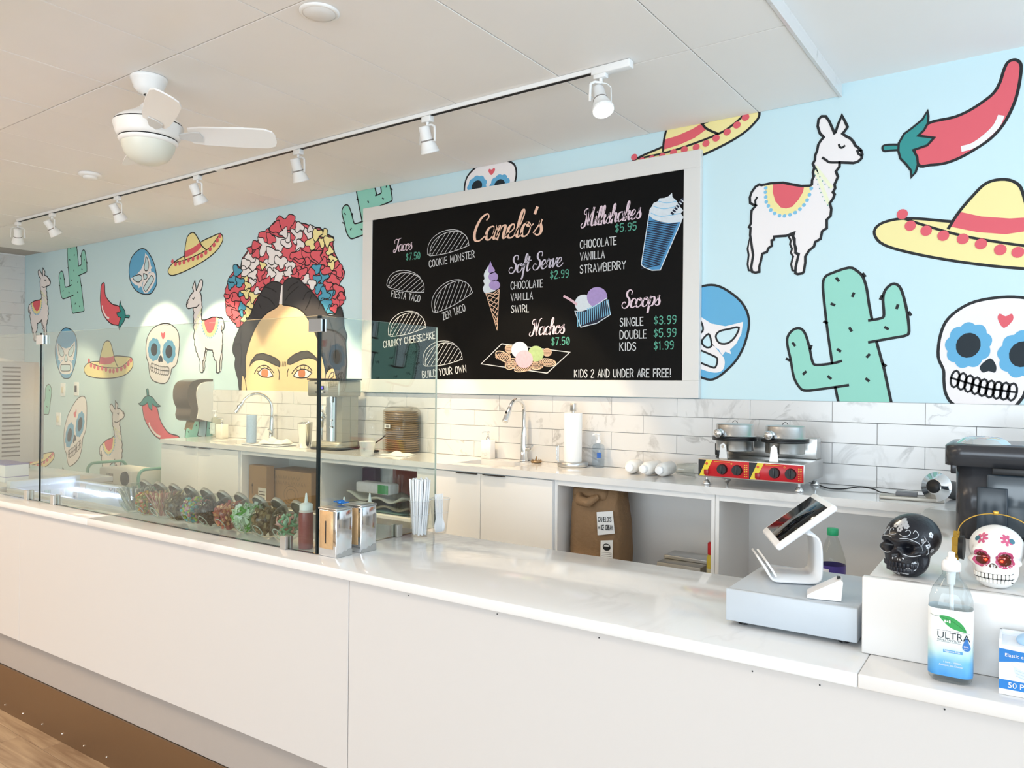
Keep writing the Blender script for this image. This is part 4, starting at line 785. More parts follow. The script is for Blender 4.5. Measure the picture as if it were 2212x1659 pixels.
# ------------------------------------------------------------------ glass sneeze guard
GH = 2.088
def fcp(x, y): p = FCM(x, y) @ Vector((0, 0, 0)); return p
GY = 2.019
def pane(name, label, x0, y0, x1, y1, edges):
    a = Vector((x0, y0, 0)); b_ = Vector((x1, y1, 0)); L0 = (b_-a).length; rz = math.atan2(y1-y0, x1-x0)
    t = thing('sneeze_guard_pane', label, 'glass pane', (x0, y0, ZF), rz, 'glass panes of the sneeze guard')
    mb = MB(); mb.box(.0, L0, -.005, .005, .004, GH-ZF); mb.build('glass', M_pane, t)
    for e in edges:
        mb = MB()
        if e == 'r': mb.box(L0+.0001, L0+.0008, -.005, .005, .004, GH-ZF); m_ = M_gedge
        elif e == 'l': mb.box(-.0008, -.0001, -.005, .005, .004, GH-ZF); m_ = M_gedge
        elif e == 'b': mb.box(0, L0, -.0048, .0048, .003, .0039); m_ = M_gedge
        elif e == 't': mb.box(0, L0, -.005, .005, GH-ZF+.0001, GH-ZF+.0006); m_ = mat('pale_glass_edge', '#9fb2ad', .2)
        elif e == 'w': mb.box(L0+.0001, L0+.0008, -.005, .005, .004, GH-ZF); m_ = mat('lit_glass_edge', '#e8ece6', .2)
        mb.build('edge_strip', m_, t)
    return t
X0, X1, X2, X3 = -7.4, -4.494, -4.478, -2.312
f0, f1, f2, f3 = fcp(X0, GY), fcp(X1, GY), fcp(X2, GY), fcp(X3, GY)
pane('g', 'clear front glass pane at the far left', f0.x, f0.y, f1.x, f1.y, 'rbt'); pane('g', 'clear front glass pane before the candy jars', f2.x, f2.y, f3.x, f3.y, 'bt')
mb = MB(); q = fcp(-2.306, GY); g = mb.box(-.006, .006, -.0055, .0055, .003, GH-ZF); 
t = thing('corner_strip', 'black vertical strip at the corner of the glass guard', 'corner strip', (f3.x+.0072, f3.y, ZF)); mb.build('strip', M_gedge, t)
g2, g3 = fcp(-2.300, GY+.012), fcp(-2.300, 2.70); g3.x = -2.322
pane('g', 'clear end glass pane in front of the menu board corner', f3.x+.008, f3.y+.0125, -2.316, 2.666, 'wbt')
M_clip = mat('satin_clip', '#cfccc6', .3, .7)
def clip(x, y, rz, lb):
    t = thing('glass_clip', lb, 'clip', (x, y, ZF), rz, 'small clips holding the glass'); 
    mb = MB(); mb.rbox(-.0165, .0165, -.019, -.0062, 0.0005, .052, .001, seg=1, smooth=False); mb.build('front_plate', M_clip, t)
    mb = MB(); mb.rbox(-.0165, .0165, .0062, .019, 0.0005, .052, .001, seg=1, smooth=False); mb.build('back_plate', M_clip, t)
for pxy, lb in (((615,1186), 'satin clip at the foot of the glass near the sauce bottle'), ((112,1091), 'second satin clip from the left at the foot of the glass'), ((47,1081), 'leftmost satin clip at the foot of the glass')):
    p = onZ(*pxy, ZF); xx = p.x; yy = FCM(xx, GY) @ Vector((0, 0, 0)); clip(xx, yy.y, FR, lb)
clip(-2.318, 2.42, PI/2+.002, 'satin clip at the foot of the end glass beside the straw tumbler')
for x, y, lb in ((f3.x-.005, f3.y, 'square chrome clamp on the upper glass corner'), ((f1.x+f2.x)/2, f1.y, 'chrome clamp joining two panes at the upper left')):
    t = thing('glass_clamp', lb, 'clamp', (x, y, GH-.062), FR); mb = MB(); mb.rbox(-.036, .036, -.014, -.0065, 0, .05, .0015, seg=1, smooth=False); mb.build('front_plate', M_chrome, t); mb = MB(); mb.rbox(-.036, .036, .0065, .014, 0, .05, .0015, seg=1, smooth=False); mb.build('back_plate', M_chrome, t)

# ------------------------------------------------------------------ display freezer, soft serve machine, cart
fz = thing('display_freezer', 'white ice cream dipping freezer with glass lids behind the glass', 'freezer', (-4.57, 2.30, .25), FR)
M_fz = mat('freezer_white', '#e9edf2', .3); zt = ZF-.25
mb = MB(); x0, x1, y0, y1 = -.715, .74, -.21, .21
mb.box(x0, x1, y0, y0+.03, 0, zt-.01); mb.box(x0, x1, y1-.03, y1, 0, zt-.01); mb.box(x0, x0+.03, y0+.03, y1-.03, 0, zt-.01); mb.box(x1-.03, x1, y0+.03, y1-.03, 0, zt-.01); mb.box(x0+.03, x1-.03, y0+.03, y1-.03, 0, zt-.28); mb.build('body', M_fz, fz)
mb = MB(); mb.rbox(x0-.005, x0+.05, y0, y1, zt-.0095, zt+.035, .004); mb.rbox(x0+.0505, x1, y1-.03, y1+.004, zt-.0095, zt+.006, .002); mb.build('rim', mat('freezer_rim', '#dfe6ee', .3), fz)
mb = MB(); mb.box(x0+.035, x1-.035, y1-.034, y1-.031, zt-.06, zt-.045); mb.build('light_strip', mat('cool_led_strip', '#e8ecff', .3, emit='#d5dcff', estr=70), fz)
for i in range(4):
    mb = MB(); cx = x0+.21+i*.355; mb.rbox(cx-.16, cx+.16, y0+.05, y1-.05, zt-.275, zt-.12, .02); mb.build('ice_cream_tub', mat('tub_white', '#eef0f5', .35), fz)
for k in range(2):
    mb = MB(); a = x0+.056 if k == 0 else .0; mb.box(a, a+.70, y0+.033, y1-.035, zt-.006-.008*k, zt-.002-.008*k); mb.build('glass_lid', M_glass, fz)
ss = thing('soft_serve_machine', 'stainless countertop soft serve machine with louvred side panel', 'machine', (-6.48, 2.42, ZF+.001), .0)
mb = MB(); mb.rbox(-.28, .26, -.33, .24, .05, .79, .008); mb.build('body', mat('machine_steel', '#c7c9cb', .35, .85), ss)
mb = MB(); mb.rbox(.2605, .272, -.33, .2, .055, .785, .003); pn = mb.build('side_panel', mat('panel_steel', '#cfd1d3', .38, .7), ss)
for i in range(8):
    for c in (-.16, .045):
        mb = MB(); mb.rbox(.2722, .2735, c-.06, c+.06, .53+i*.03, .541+i*.03, .0008, seg=1); mb.build('louvre', M_black, pn)
for i in range(13):
    for c in (-.16, .045):
        mb = MB(); mb.rbox(.2722, .2735, c-.06, c+.06, .10+i*.031, .111+i*.031, .0008, seg=1); mb.build('louvre', M_black, pn)
mb = MB(); mb.rbox(-.2, .2, .2405, .30, .06, .76, .006); mb.build('rear_cover', mat('pale_plastic_grey', '#c4c8ca', .4), ss)
for x in (-.22, .2):
    for y in (-.27, .18): mb = MB(); mb.cyl((x, y, 0), (x, y, .05), .022, n=14); mb.build('foot', M_black, ss)
mb = MB(); mb.lathe([(.12, 0), (.12, .01), (.05, .03), (.018, .035), (.018, .045), (.012, .05)], 20, M=TR(-.02, .05, .79)); mb.build('hopper_lid', M_plastic, ss)
def carton(name, label, cat, loc, size, rotz, mats, stripe=None, group=None):
    t = thing(name, label, cat, loc, rotz, group); w, dp, h = size
    mb = MB(); mb.rbox(-w/2, w/2, -dp/2, dp/2, 0, h, .0015, seg=1, smooth=False); b_ = mb.build('box', mats[0], t)
    if stripe:
        mb = MB()
        for z0, z1, y_ in stripe: mb.box(-w/2-.0004, w/2+.0004, -dp/2-.0004, dp/2+.0004, z0, z1)
        mb.build('printed_band', mats[1], b_)
    return t
p = onZ(5, 1043, ZF); carton('paper_box', 'low white box with a purple top edge at the far left', 'box', (p.x-.16, p.y+.08, ZF+.001), (.34, .14, .115), 0, [mat('box_white', '#eef0f4', .5), mat('box_violet', '#6a66a8', .5)], [(.108, .1154, 0), (.03, .035, 0)])
M_teal = mat('teal_enamel', '#7fb5a0', .35)
cartp = (-6.42, 3.48, .25); c_ = thing('utility_cart', 'teal metal utility cart with tube handles by the mural', 'cart', cartp)
mb = MB(); mb.rbox(-.40, .40, -.2, .2, .655, .706, .012); mb.build('tray', M_teal, c_)
for sx in (-1, 1):
    mb = MB(); q = [(sx*.41, -.17, .05), (sx*.41, -.17, .70), (sx*.41, -.17, .81)]+[(sx*.41, -.17+.06*(1-math.cos(a)), .81+.06*math.sin(a)) for a in (.4, .8, 1.2, 1.57)]+[(sx*.41, .17-.06*(1-math.cos(a)), .81+.06*math.sin(a)) for a in (1.57, 1.2, .8, .4)]+[(sx*.41, .17, .81), (sx*.41, .17, .05)]; mb.tube(q, .0125, 10); mb.build('handle_frame', M_teal, c_)
mb = MB(); mb.box(-.40, .40, -.2, .2, .30, .306); mb.build('lower_tray', M_teal, c_)
for x in (-.41, .41):
    for y in (-.17, .17): mb = MB(); mb.cyl((x, y-.01, .025), (x, y+.01, .025), .025, n=14); mb.build('wheel', M_black, c_)
pj = thing('projector', 'white box-shaped device with dark round lens on the teal cart', 'projector', (-6.34, 3.42, .9565), .0)
mb = MB(); mb.rbox(-.25, .25, -.13, .13, .018, .15, .012, seg=3); mb.build('case', mat('warm_white_case', '#efe9de', .4), pj)
mb = MB(); mb.cyl((.17, -.131, .085), (.17, -.145, .085), .058, .054, 28); mb.build('lens', mat('dark_lens', '#3b3a30', .15), pj)
for i in range(6): mb = MB(); mb.box(-.12+i*.018, -.112+i*.018, -.1325, -.1305, .04, .11); mb.build('vent_slot', mat('vent_brown', '#8c8478', .6), pj)
for x, y in ((-.2, -.09), (.2, -.09), (-.2, .09), (.2, .09)): mb = MB(); mb.cyl((x, y, 0), (x, y, .018), .012, n=10); mb.build('foot', M_black, pj)
# wall switches
for (x, y), lb in (((137,842), 'white light switch below the wrestling mask drawing'), ((166,840), 'white wall thermostat with a dark slot right of the switch'), ((127,905), 'small white switch plate left of the tilted skull drawing')):
    p = onY(x, y, WY); t = thing('wall_switch', lb, 'switch', (p.x, WY, p.z)); mb = MB(); mb.rbox(-.05, .05, -.009, -.0005, -.07, .07, .003); mb.build('plate', M_plastic, t)
    mb = MB(); mb.rbox(-.018, .018, -.016, -.0095, -.034, .034, .002); mb.build('toggle', M_slot if 'dark slot' in lb else mat('ivory_plastic', '#e6dcc4', .4), t)

# ------------------------------------------------------------------ candy jars
M_jar = glassmat('jar_glass', '#f3f7f3', .02, 1.45, 1.0); M_jlid = mat('jar_lid_steel', '#b4aca0', .4, .5)
def bits(n, R, top, kind, rg):
    """sweets heaped inside a ball of radius R up to height top"""
    mb = MB(); cnt = 0
    while cnt < n:
        x, y, z = rg.uniform(-R, R), rg.uniform(-R, R), rg.uniform(-R, top)
        if x*x+y*y+z*z > (R*.93)**2: continue
        cnt += 1; M_ = Matrix.Translation((x, y, z)) @ Euler((rg.uniform(0, 6), rg.uniform(0, 6), rg.uniform(0, 6))).to_matrix().to_4x4(); mi = rg.randrange(3)
        if kind == 'chunk': s_ = rg.uniform(.006, .011); mb.box(-s_, s_, -s_*.8, s_*.8, -s_*.6, s_*.6, mi, M_)
        elif kind == 'bean': mb.ball((0, 0, 0), rg.uniform(.006, .0095), mi, 4, M_, .7)
        elif kind == 'leaf': s_ = rg.uniform(.008, .015); mb.box(-s_*1.4, s_*1.4, -s_*.7, s_*.7, -.002, .002, mi, M_)
        elif kind == 'star': mb.lathe([(.001, -.003), (.009, 0), (.001, .003)], 5, mi, M_, False, False)
    return mb
def sticks(n, R, rg, r=.0024, spread=.6):
    mb = MB()
    for i in range(n):
        a = rg.uniform(0, 6.28); q = rg.uniform(0, R*.5); b_ = a+rg.uniform(-1, 1); tp = rg.uniform(.1, R*spread)
        mb.tube([(q*math.cos(a), q*math.sin(a), -R*.8), (tp*math.cos(b_), tp*math.sin(b_), R*.72)], r, 5, rg.randrange(3))
    return mb
def cols(*h): return [mat('sweet_'+c.strip('#'), c, .4) for c in h]
JR = .077
ax_j = Vector((-.06, .80, .60)).normalized()
jar_specs = [(288, 'sticks', cols('#cfd0cc', '#a9aeb0', '#e2ded6'), 'of pale lollipop sticks, leftmost in the row'), (328.6, 'bean', cols('#d9642e', '#8f9d4a', '#caa53c'), 'of orange and green sweets'), (357.8, 'sticks', cols('#c98379', '#d9a79c', '#e4cfa0'), 'of pink candy sticks'), (388.5, 'chunk', cols('#7d6a50', '#8e7a5c', '#6b5943'), 'of light brown cookie pieces, fourth from the left'),
    (428, 'star', cols('#69b7c6', '#e48f9a', '#b9cf62'), 'of multicoloured confetti sweets'), (459, 'bean', cols('#473a33', '#54443a', '#3c302b'), 'of dark chocolate pieces'), (499.5, 'chunk', cols('#c9705e', '#d99a6d', '#b85a55'), 'of red and peach gummies'), (537, 'leaf', cols('#5fb548', '#cfe3c8', '#e9efe6'), 'of green and white leaf-shaped sweets'), (581, 'chunk', cols('#80694a', '#917854', '#6f5a40'), 'of brown crumbs, ninth from the left'), (628, 'ribbon', cols('#7fb78f', '#cf8f80', '#a8c9ac'), 'of pastel sour belts beside the sauce bottle')]
jproto = None
rg = random.Random(11)
for cxp, kind, ms, lb in jar_specs:
    jx = -3.755+.127*jar_specs.index((cxp, kind, ms, lb)); p = Vector((jx, FCM(jx, GY).translation.y+.03+JR, ZF))
    t = thing('candy_jar', 'round glass jar '+lb, 'jar', (p.x, p.y, ZF+.001), 0, 'round candy jars behind the glass')
    Mj = axisM((0, 0, JR*.955), ax_j)
    if jproto is None:
        prof = []
        for i in range(23):
            a = PI*(.17+.66*i/22); prof.append((JR*math.sin(a), -JR*math.cos(a)))
        prof = [(.0005, -JR*.80), (JR*.30, -JR*.80), (JR*.36, -JR*.83), (JR*.46, -JR*.865)]+prof+[(JR*.52, JR*.90), (JR*.52, JR*1.02)]
        mb = MB(); mb.lathe(prof, 36, 0, Mj, caps=False)
        mb.v = [(x*.80, y, max(z, .001)) for x, y, z in mb.v]
        g = mb.build('glass', M_jar, t)
        mb = MB(); mb.lathe([(JR*.56, JR*.94), (JR*.60, JR*.95), (JR*.60, JR*1.14), (JR*.55, JR*1.17), (.0005, JR*1.17)], 30, 0, Mj, caps=False); mb.v = [(x*.78, y, z) for x, y, z in mb.v]; l_ = mb.build('lid', M_jlid, t)
        mb = MB(); mb.tube([tuple(Mj @ Vector((JR*.36*math.cos(a), JR*.36*math.sin(a), -JR*.835))) for a in [2*PI*i/24 for i in range(24)]], .0022, 6, closed=True); mb.v = [(x*.76, y, z) for x, y, z in mb.v]; r_ = mb.build('base_ring', mat('jar_ring_glass', '#b9c4b8', .15, .0), t)
        jproto = (g, l_, r_)
    else:
        for o in jproto: c = o.copy(); COL.objects.link(c); c.parent = t
    if kind == 'sticks': mb = sticks(60, JR, rg, .0032)
    elif kind == 'ribbon':
        mb = MB()
        for i in range(26):
            a = rg.uniform(0, 6.28); q = [(rg.uniform(-.045, .045), rg.uniform(-.045, .045), z+rg.uniform(-.01, .01)) for z in (-.045, -.02, .005, .03)]; mb.tube(smoothpts(q, 3), .006, 5, rg.randrange(3))
    else: mb = bits(420 if kind in ('star', 'bean') else 280, JR, JR*(.6 if kind != 'bean' else .5), kind, rg)
    mb.v = [(x*.74, y*.95, max(z*.95, -JR*.93)) for x, y, z in mb.v]; o = mb.build('sweets', ms, t); o.location = (0, 0, JR*.955); o['kind'] = 'stuff'
# sauce bottles
M_sauce = mat('raspberry_sauce', '#8e4a4c', .25); M_cap = mat('cap_translucent_white', '#eef0f0', .35)
def squeeze(x, y, lb, sauce=M_sauce, h=.150):
    t = thing('squeeze_bottle', lb, 'bottle', (x, y, ZF+.001), 0, 'squeeze bottles on the front counter')
    mb = MB(); mb.lathe([(.0005, 0), (.026, 0), (.029, .004), (.029, h-.02), (.027, h-.006)], 24, caps=False); mb.build('sauce_body', sauce, t)
    mb = MB(); mb.lathe([(.0275, h-.006), (.026, h), (.0245, h+.003)], 24, caps=False); mb.build('shoulder', mat('bottle_haze', '#d8cfcb', .3), t)
    mb = MB(); mb.lathe([(.0255, h+.003), (.0255, h+.024), (.020, h+.028), (.010, h+.03), (.0075, h+.034), (.003, h+.068), (.0005, h+.069)], 20, caps=False); mb.build('nozzle_cap', M_cap, t)
p = onZ(654, 1186, ZF); squeeze(p.x, p.y+.015, 'red sauce squeeze bottle right of the candy jars')
M_clr = mat('milky_plastic', '#d6d4cc', .3)
squeeze(-2.39, 2.185, 'pale squeeze bottle behind the napkin holders, nearest the glass corner', M_clr, .12); squeeze(-2.36, 2.30, 'pale squeeze bottle with white tip behind the second napkin holder', M_clr, .125)
mb = MB(); mb.ball((0, 0, 0), .016, 0, 8, sz=.6); mb.box(-.03, -.012, -.012, .012, -.002, .003); mb.box(.012, .03, -.012, .012, -.002, .003); tag(mb.build('wrapped_candy', mat('blue_foil', '#2f78c8', .25, .4), None, (-2.27, 2.06, ZF+.195)), 'blue foil wrapped candy lying on the front napkin holder', 'candy')
# napkin holders
M_nap = mat('bright_steel', '#eceff2', .10, 1); M_face = mat('faceplate_tan_reflection', '#d2ad80', .35, .35, noise=.12, nscale=90)  # tan of the face is the counter's reflection put into the colour
for x, y, lb in ((-2.2005, 1.972, 'chrome napkin holder with slotted face in a painted tan reflection, nearest the viewer'), (-2.192, 2.090, 'chrome napkin holder behind the first one')):
    t = thing('napkin_holder', lb, 'napkin holder', (x-.0485, y+.0415, ZF+.001), FR, 'napkin holders by the glass'); w, dp, h = .097, .083, .184
    mb = MB(); mb.rbox(-w/2, w/2, -dp/2, dp/2, 0, h-.008, .004); mb.build('body', M_nap, t)
    mb = MB(); mb.rbox(-w/2-.002, w/2+.002, -dp/2-.002, dp/2+.002, h-.0079, h, .003); mb.build('top_rim', M_steel, t)
    mb = MB(); mb.rbox(-w/2+.008, w/2-.016, -dp/2-.0022, -dp/2-.0002, .03, h-.012, .0008, seg=1); f_ = mb.build('faceplate', M_face, t)
    mb = MB(); mb.rbox(-.008, -.003, -dp/2-.0032, -dp/2-.0024, .05, .135, .0004, seg=1); mb.build('slot', M_black, f_)
    mb = MB(); wv = [(-dp/2+.002, .0), (dp/2-.002, 0), (dp/2-.002, .024), (.025, .026), (.012, .017), (0, .022), (-.012, .012), (-.028, .016), (-dp/2+.002, .012)]
    mb.add([(w/2+.0003, a, b_) for a, b_ in wv]+[(w/2+.0015, a, b_) for a, b_ in wv], [list(range(9))[::-1], list(range(9, 18))]+[(i, (i+1) % 9, 9+(i+1) % 9, 9+i) for i in range(9)]); mb.build('wavy_skirt', M_steel, t)
# tumblers of straws and spoons
def tumbler(x, y, r0, r1, h, lb):
    t = thing('plastic_tumbler', lb, 'tumbler', (x, y, ZF+.001)); mb = MB(); mb.lathe([(.0005, .0), (r0, 0), (r0+.001, .003), (r1, h), (r1+.0015, h+.001), (r1-.001, h-.001), (r0-.001, .006), (.0005, .005)], 28, caps=False); mb.build('cup', glassmat('tumbler_plastic', '#fdfdfd', .02, 1.4, .7), t)
    mb = MB(); mb.tube([((r0+.009)*math.cos(a), (r0+.009)*math.sin(a), h*.62) for a in [2*PI*i/24 for i in range(24)]], .0008, 5, closed=True); mb.tube([(r1*math.cos(a), r1*math.sin(a), h) for a in [2*PI*i/24 for i in range(24)]], .0012, 5, closed=True); mb.build('rim_line', mat('clear_rim', '#dfe5e8', .1), t); return t
tumbler(-2.236, 2.475, .033, .046, .155, 'clear tumbler packed with white straws'); tumbler(-2.205, 2.57, .028, .044, .155, 'clear tumbler holding white plastic spoons')
M_straw = mat('straw_white', '#f5f6f7', .45); smb = MB(); smb.tube([(0, 0, 0), (0, 0, .235)], .0045, 7); s0 = None; rg = random.Random(4)
for i in range(34):
    a = i*2.4; q = .027*math.sqrt((i+.5)/34); q1 = .044*math.sqrt((i+.5)/34); b0 = Vector((q*math.cos(a), q*math.sin(a), 0)); b1 = Vector((q1*math.cos(a+.25), q1*math.sin(a+.25), .235))
    o = smb.build('drinking_straw', M_straw) if s0 is None else s0.copy()
    if s0 is None: s0 = o
    else: COL.objects.link(o)
    tag(o, 'white drinking straw standing in the straw tumbler', 'straw', 'straws in the tumbler'); o.location = (-2.236+b0.x, 2.475+b0.y, ZF+.008+rg.uniform(0, .008)); o.rotation_euler = (b1-b0).to_track_quat('Z', 'Y').to_euler()
sp = MB(); sp.lathe([(.0005, 0), (.010, .004), (.015, .02), (.0145, .035), (.007, .052), (.0035, .06), (.003, .15), (.0035, .165), (.0005, .167)], 12, caps=False); sp.v = [(x, y*.22, z) for x, y, z in sp.v]; s0 = None
for i in range(7):
    a = i*.9; b0 = Vector((.0*math.cos(a), -.018+.006*i, 0)); b1 = b0+Vector((-.012+.002*i, 0, .165)); a = 0
    o = sp.build('plastic_spoon', M_straw) if s0 is None else s0.copy()
    if s0 is None: s0 = o
    else: COL.objects.link(o)
    tag(o, 'white plastic spoon standing bowl-down in the spoon tumbler', 'spoon', 'spoons in the tumbler'); o.location = (-2.205+b0.x, 2.57+b0.y, ZF+.009); o.rotation_euler = (b1-b0).to_track_quat('Z', 'Y').to_euler(); o.rotation_euler.rotate_axis('Z', a)

# ------------------------------------------------------------------ till: cash drawer, tablet stand, card reader
M_draw = mat('drawer_grey', '#bdc5cd', .35)
t = thing('cash_drawer', 'light grey metal cash drawer beside the tall counter end', 'cash drawer', (-.582, 2.272, ZF+.001), .02)
w, dp = .335, .37
mb = MB(); mb.rbox(-w/2, w/2, -dp/2+.012, dp/2, .012, .098, .003); mb.build('case', M_draw, t)
mb = MB(); mb.rbox(-w/2-.001, w/2+.001, -dp/2-.004, -dp/2+.0118, .012, .099, .003); mb.build('drawer_front', M_draw, t)
for x in (-.13, .13):
    for y in (-.15, .15): mb = MB(); mb.cyl((x, y, 0), (x, y, .012), .014, n=14); mb.build('foot', M_black, t)
M_pos = mat('terminal_white', '#f3f4f6', .25)
ps = thing('tablet_stand', 'white tablet till on a curved one-piece stand', 'till', (-.64, 2.315, ZF+.1), math.radians(26))
wd_ = .085
prof = smoothpts([(-.095, .062), (-.078, .038), (-.066, .016), (-.05, .007), (0, .006), (.045, .006), (.064, .012), (.070, .03), (.070, .085), (.066, .118), (.055, .136), (.03, .144)], 4)
mb = MB(); th = .006; v = []; n = len(prof)
for i, (x, z) in enumerate(prof):
    a = prof[max(i-1, 0)]; b_ = prof[min(i+1, n-1)]; tx, tz = b_[0]-a[0], b_[1]-a[1]; ln = math.hypot(tx, tz); nx, nz = -tz/ln*th/2, tx/ln*th/2
    for y in (-wd_, wd_):
        v += [(x+nx, y, z+nz), (x-nx, y, z-nz)]
v = [(x, y, max(z, .0005)) for x, y, z in v]
f = []
for i in range(n-1):
    o = i*4; f += [(o, o+4, o+6, o+2), (o+1, o+3, o+7, o+5), (o, o+1, o+5, o+4), (o+2, o+6, o+7, o+3)]
f += [(0, 2, 3, 1), (4*n-4, 4*n-3, 4*n-1, 4*n-2)]; mb.add(v, f, 0, True); mb.build('stand_ribbon', M_pos, ps)
mb = MB(); mb.prism([(-.082, .060), (-.064, .034), (-.054, .018), (-.050, .020), (-.059, .037), (-.077, .063)], -wd_, wd_, 0, TR(0, 0, 0, PI/2, 0, 0)); mb.build('receipt_lip', M_pos, ps)
# tablet: local x across (perpendicular to the profile), tilted back
tb = thing('x', 'x', 'x'); bpy.data.objects.remove(tb)
TM = TR(.020, 0, .168, 0, -math.radians(38), 0)
mb = MB(); mb.rbox(-.100, .100, -.124, .124, -.012, .007, .0105, seg=3, M=TM); tbl = mb.build('tablet_frame', M_pos, ps)
mb = MB(); mb.rbox(-.080, .080, -.108, .108, .0069, .0078, .0006, seg=1, M=TM); scn = mb.build('screen', mat('black_screen', '#05060a', .08, spec=.35), tbl)
# card reader dock
t = thing('card_reader', 'small white wedge card reader dock on the cash drawer', 'card reader', (-.502, 2.15, ZF+.1), .25)
pr = [(-.045, 0), (.038, 0), (.042, .05), (.036, .056), (-.03, .018), (-.045, .008)]
mb = MB(); mb.prism(pr, -.03, .03, 0, TR(0, 0, .001, PI/2, 0, 0)); mb.build('dock', M_pos, t)
mb = MB(); mb.rbox(.028, .037, -.012, .012, .0535, .058, .0005, seg=1); mb.build('slot', M_black, t)
# bottle with the green cap standing behind the counter
b_ = thing('soda_bottle', 'clear plastic bottle with green cap and purple label behind the counter', 'bottle', (-.645, 2.86, 1.0462))
mb = MB(); mb.lathe([(.0005, 0), (.036, 0), (.043, .008), (.043, .17), (.042, .185), (.034, .215), (.022, .25), (.0165, .262), (.0165, .272)], 28, caps=False); mb.build('body', glassmat('bottle_plastic', '#eef0ee', .03, 1.4), b_)
mb = MB(); mb.lathe([(.0434, .06), (.0434, .166)], 28, caps=False); lbm = mb.build('label', mat('purple_label', '#4b3f8f', .4), b_)
mb = MB()
for i in range(5):
    a0 = -2.2+i*.12; mb.add([(.0439*math.cos(a), .0439*math.sin(a), z) for z in (.10, .155) for a in (a0, a0+.12)], [(0, 1, 3, 2)])
mb.build('label_table', mat('label_white', '#e4e4ea', .5), lbm)
mb = MB(); mb.lathe([(.0185, .268), (.0192, .27), (.0192, .29), (.018, .292), (.0005, .292)], 24, caps=False); mb.build('cap', mat('green_cap', '#1f9a68', .4), b_)
mb = MB(); mb.lathe([(.0005, .002), (.0345, .002), (.041, .01), (.041, .14), (.0005, .14)], 24, caps=False); mb.build('liquid', glassmat('pale_liquid', '#dfe2dc', .02, 1.1), b_)

# ------------------------------------------------------------------ skulls
def ell_exit(o, d, c, r):
    oc = [(o[i]-c[i])/r[i] for i in range(3)]; dd = [d[i]/r[i] for i in range(3)]
    A = sum(x*x for x in dd); B = sum(x*y for x, y in zip(oc, dd)); Cc = sum(x*x for x in oc)-1; D = B*B-A*Cc
    return (-B+math.sqrt(D))/A if D > 0 else 0
O_ = (0, 0, .075)
def skull_r(d, s=1):
    rs_ = [ell_exit(O_, d, (0, .014, .096), (.064, .074, .060)), ell_exit(O_, d, (0, -.016, .046), (.053, .053, .052)), ell_exit(O_, d, (0, -.034, .070), (.061, .036, .020)), ell_exit(O_, d, (0, -.040, .094), (.052, .035, .018))]
    p_ = 14; r = sum(x**p_ for x in rs_ if x > 0)**(1/p_)
    for (px_, py_, pz_, dep, sg) in ((-.0265, -.066, .078, .024, .20), (.0265, -.066, .078, .024, .20), (0, -.072, .056, .013, .12), (-.052, -.030, .090, .006, .2), (.052, -.030, .090, .006, .2), (-.05, -.03, .045, .012, .25), (.05, -.03, .045, .012, .25)):
        e = Vector((px_, py_, pz_-.075)).normalized(); an = math.acos(max(-1, min(1, e.dot(d)))); r -= dep*math.exp(-(an/sg)**4 if dep > .01 else -(an/sg)**2)
    return r
def skull_pt(d, off=0, s=1):
    d = Vector(d).normalized(); r = skull_r(d)+off; q = Vector(O_)+d*r; q.z = max(q.z, off*.5); return q
def skull_mesh(n=72, m=48):
    mb = MB(); v = []; f = []
    for j in range(m+1):
        th = PI*j/m
        for i in range(n):
            ph = 2*PI*i/n; v.append(skull_pt((math.sin(th)*math.cos(ph), math.sin(th)*math.sin(ph), -math.cos(th))))
    for j in range(m):
        for i in range(n): f.append((j*n+i, j*n+(i+1) % n, (j+1)*n+(i+1) % n, (j+1)*n+i))
    mb.add(v, f, 0, True); return mb
def dirae(az, el):   # azimuth from the face, elevation, degrees
    a, e = math.radians(az), math.radians(el); return (math.sin(a)*math.cos(e), -math.cos(a)*math.cos(e), math.sin(e))
def patch(mb, az, el, fn, off, mi=0, rings=4, n=28):
    """a printed patch hugging the skull round (az, el); fn(angle) -> radius in degrees"""
    v = [skull_pt(dirae(az, el), off)]; f = []
    for k in range(1, rings+1):
        for i in range(n):
            a = 2*PI*i/n; r = fn(a)*k/rings; v.append(skull_pt(dirae(az+r*math.cos(a)/max(.3, math.cos(math.radians(el))), el+r*math.sin(a)), off))
    for i in range(n): f.append((0, 1+i, 1+(i+1) % n))
    for k in range(rings-1):
        for i in range(n): f.append((1+k*n+i, 1+(k+1)*n+i, 1+(k+1)*n+(i+1) % n, 1+k*n+(i+1) % n))
    mb.add(v, f, mi, True)
def surf_at(a, z, off=0):
    lo, hi = -1.3, .3
    for _ in range(24):
        m = (lo+hi)/2; q = skull_pt((math.sin(a)*math.cos(m), -math.cos(a)*math.cos(m), math.sin(m)), off)
        if q.z < z: lo = m
        else: hi = m
    return q
def teeth(parent, m, cnt, rr_, z0, z1, zz):
    tmb = MB(); tmb.rbox(-.0037, .0037, -.0035, .003, z0, z1, .0014, seg=2); first = None
    for i in range(cnt):
        a = (i-(cnt-1)/2)*.135
        o = tmb.build('tooth', m, parent) if first is None else first.copy()
        if first is None: first = o
        else: COL.objects.link(o)
        q = surf_at(a, zz); o.location = (q.x, q.y+.0006, 0); o.rotation_euler = (0, 0, a)
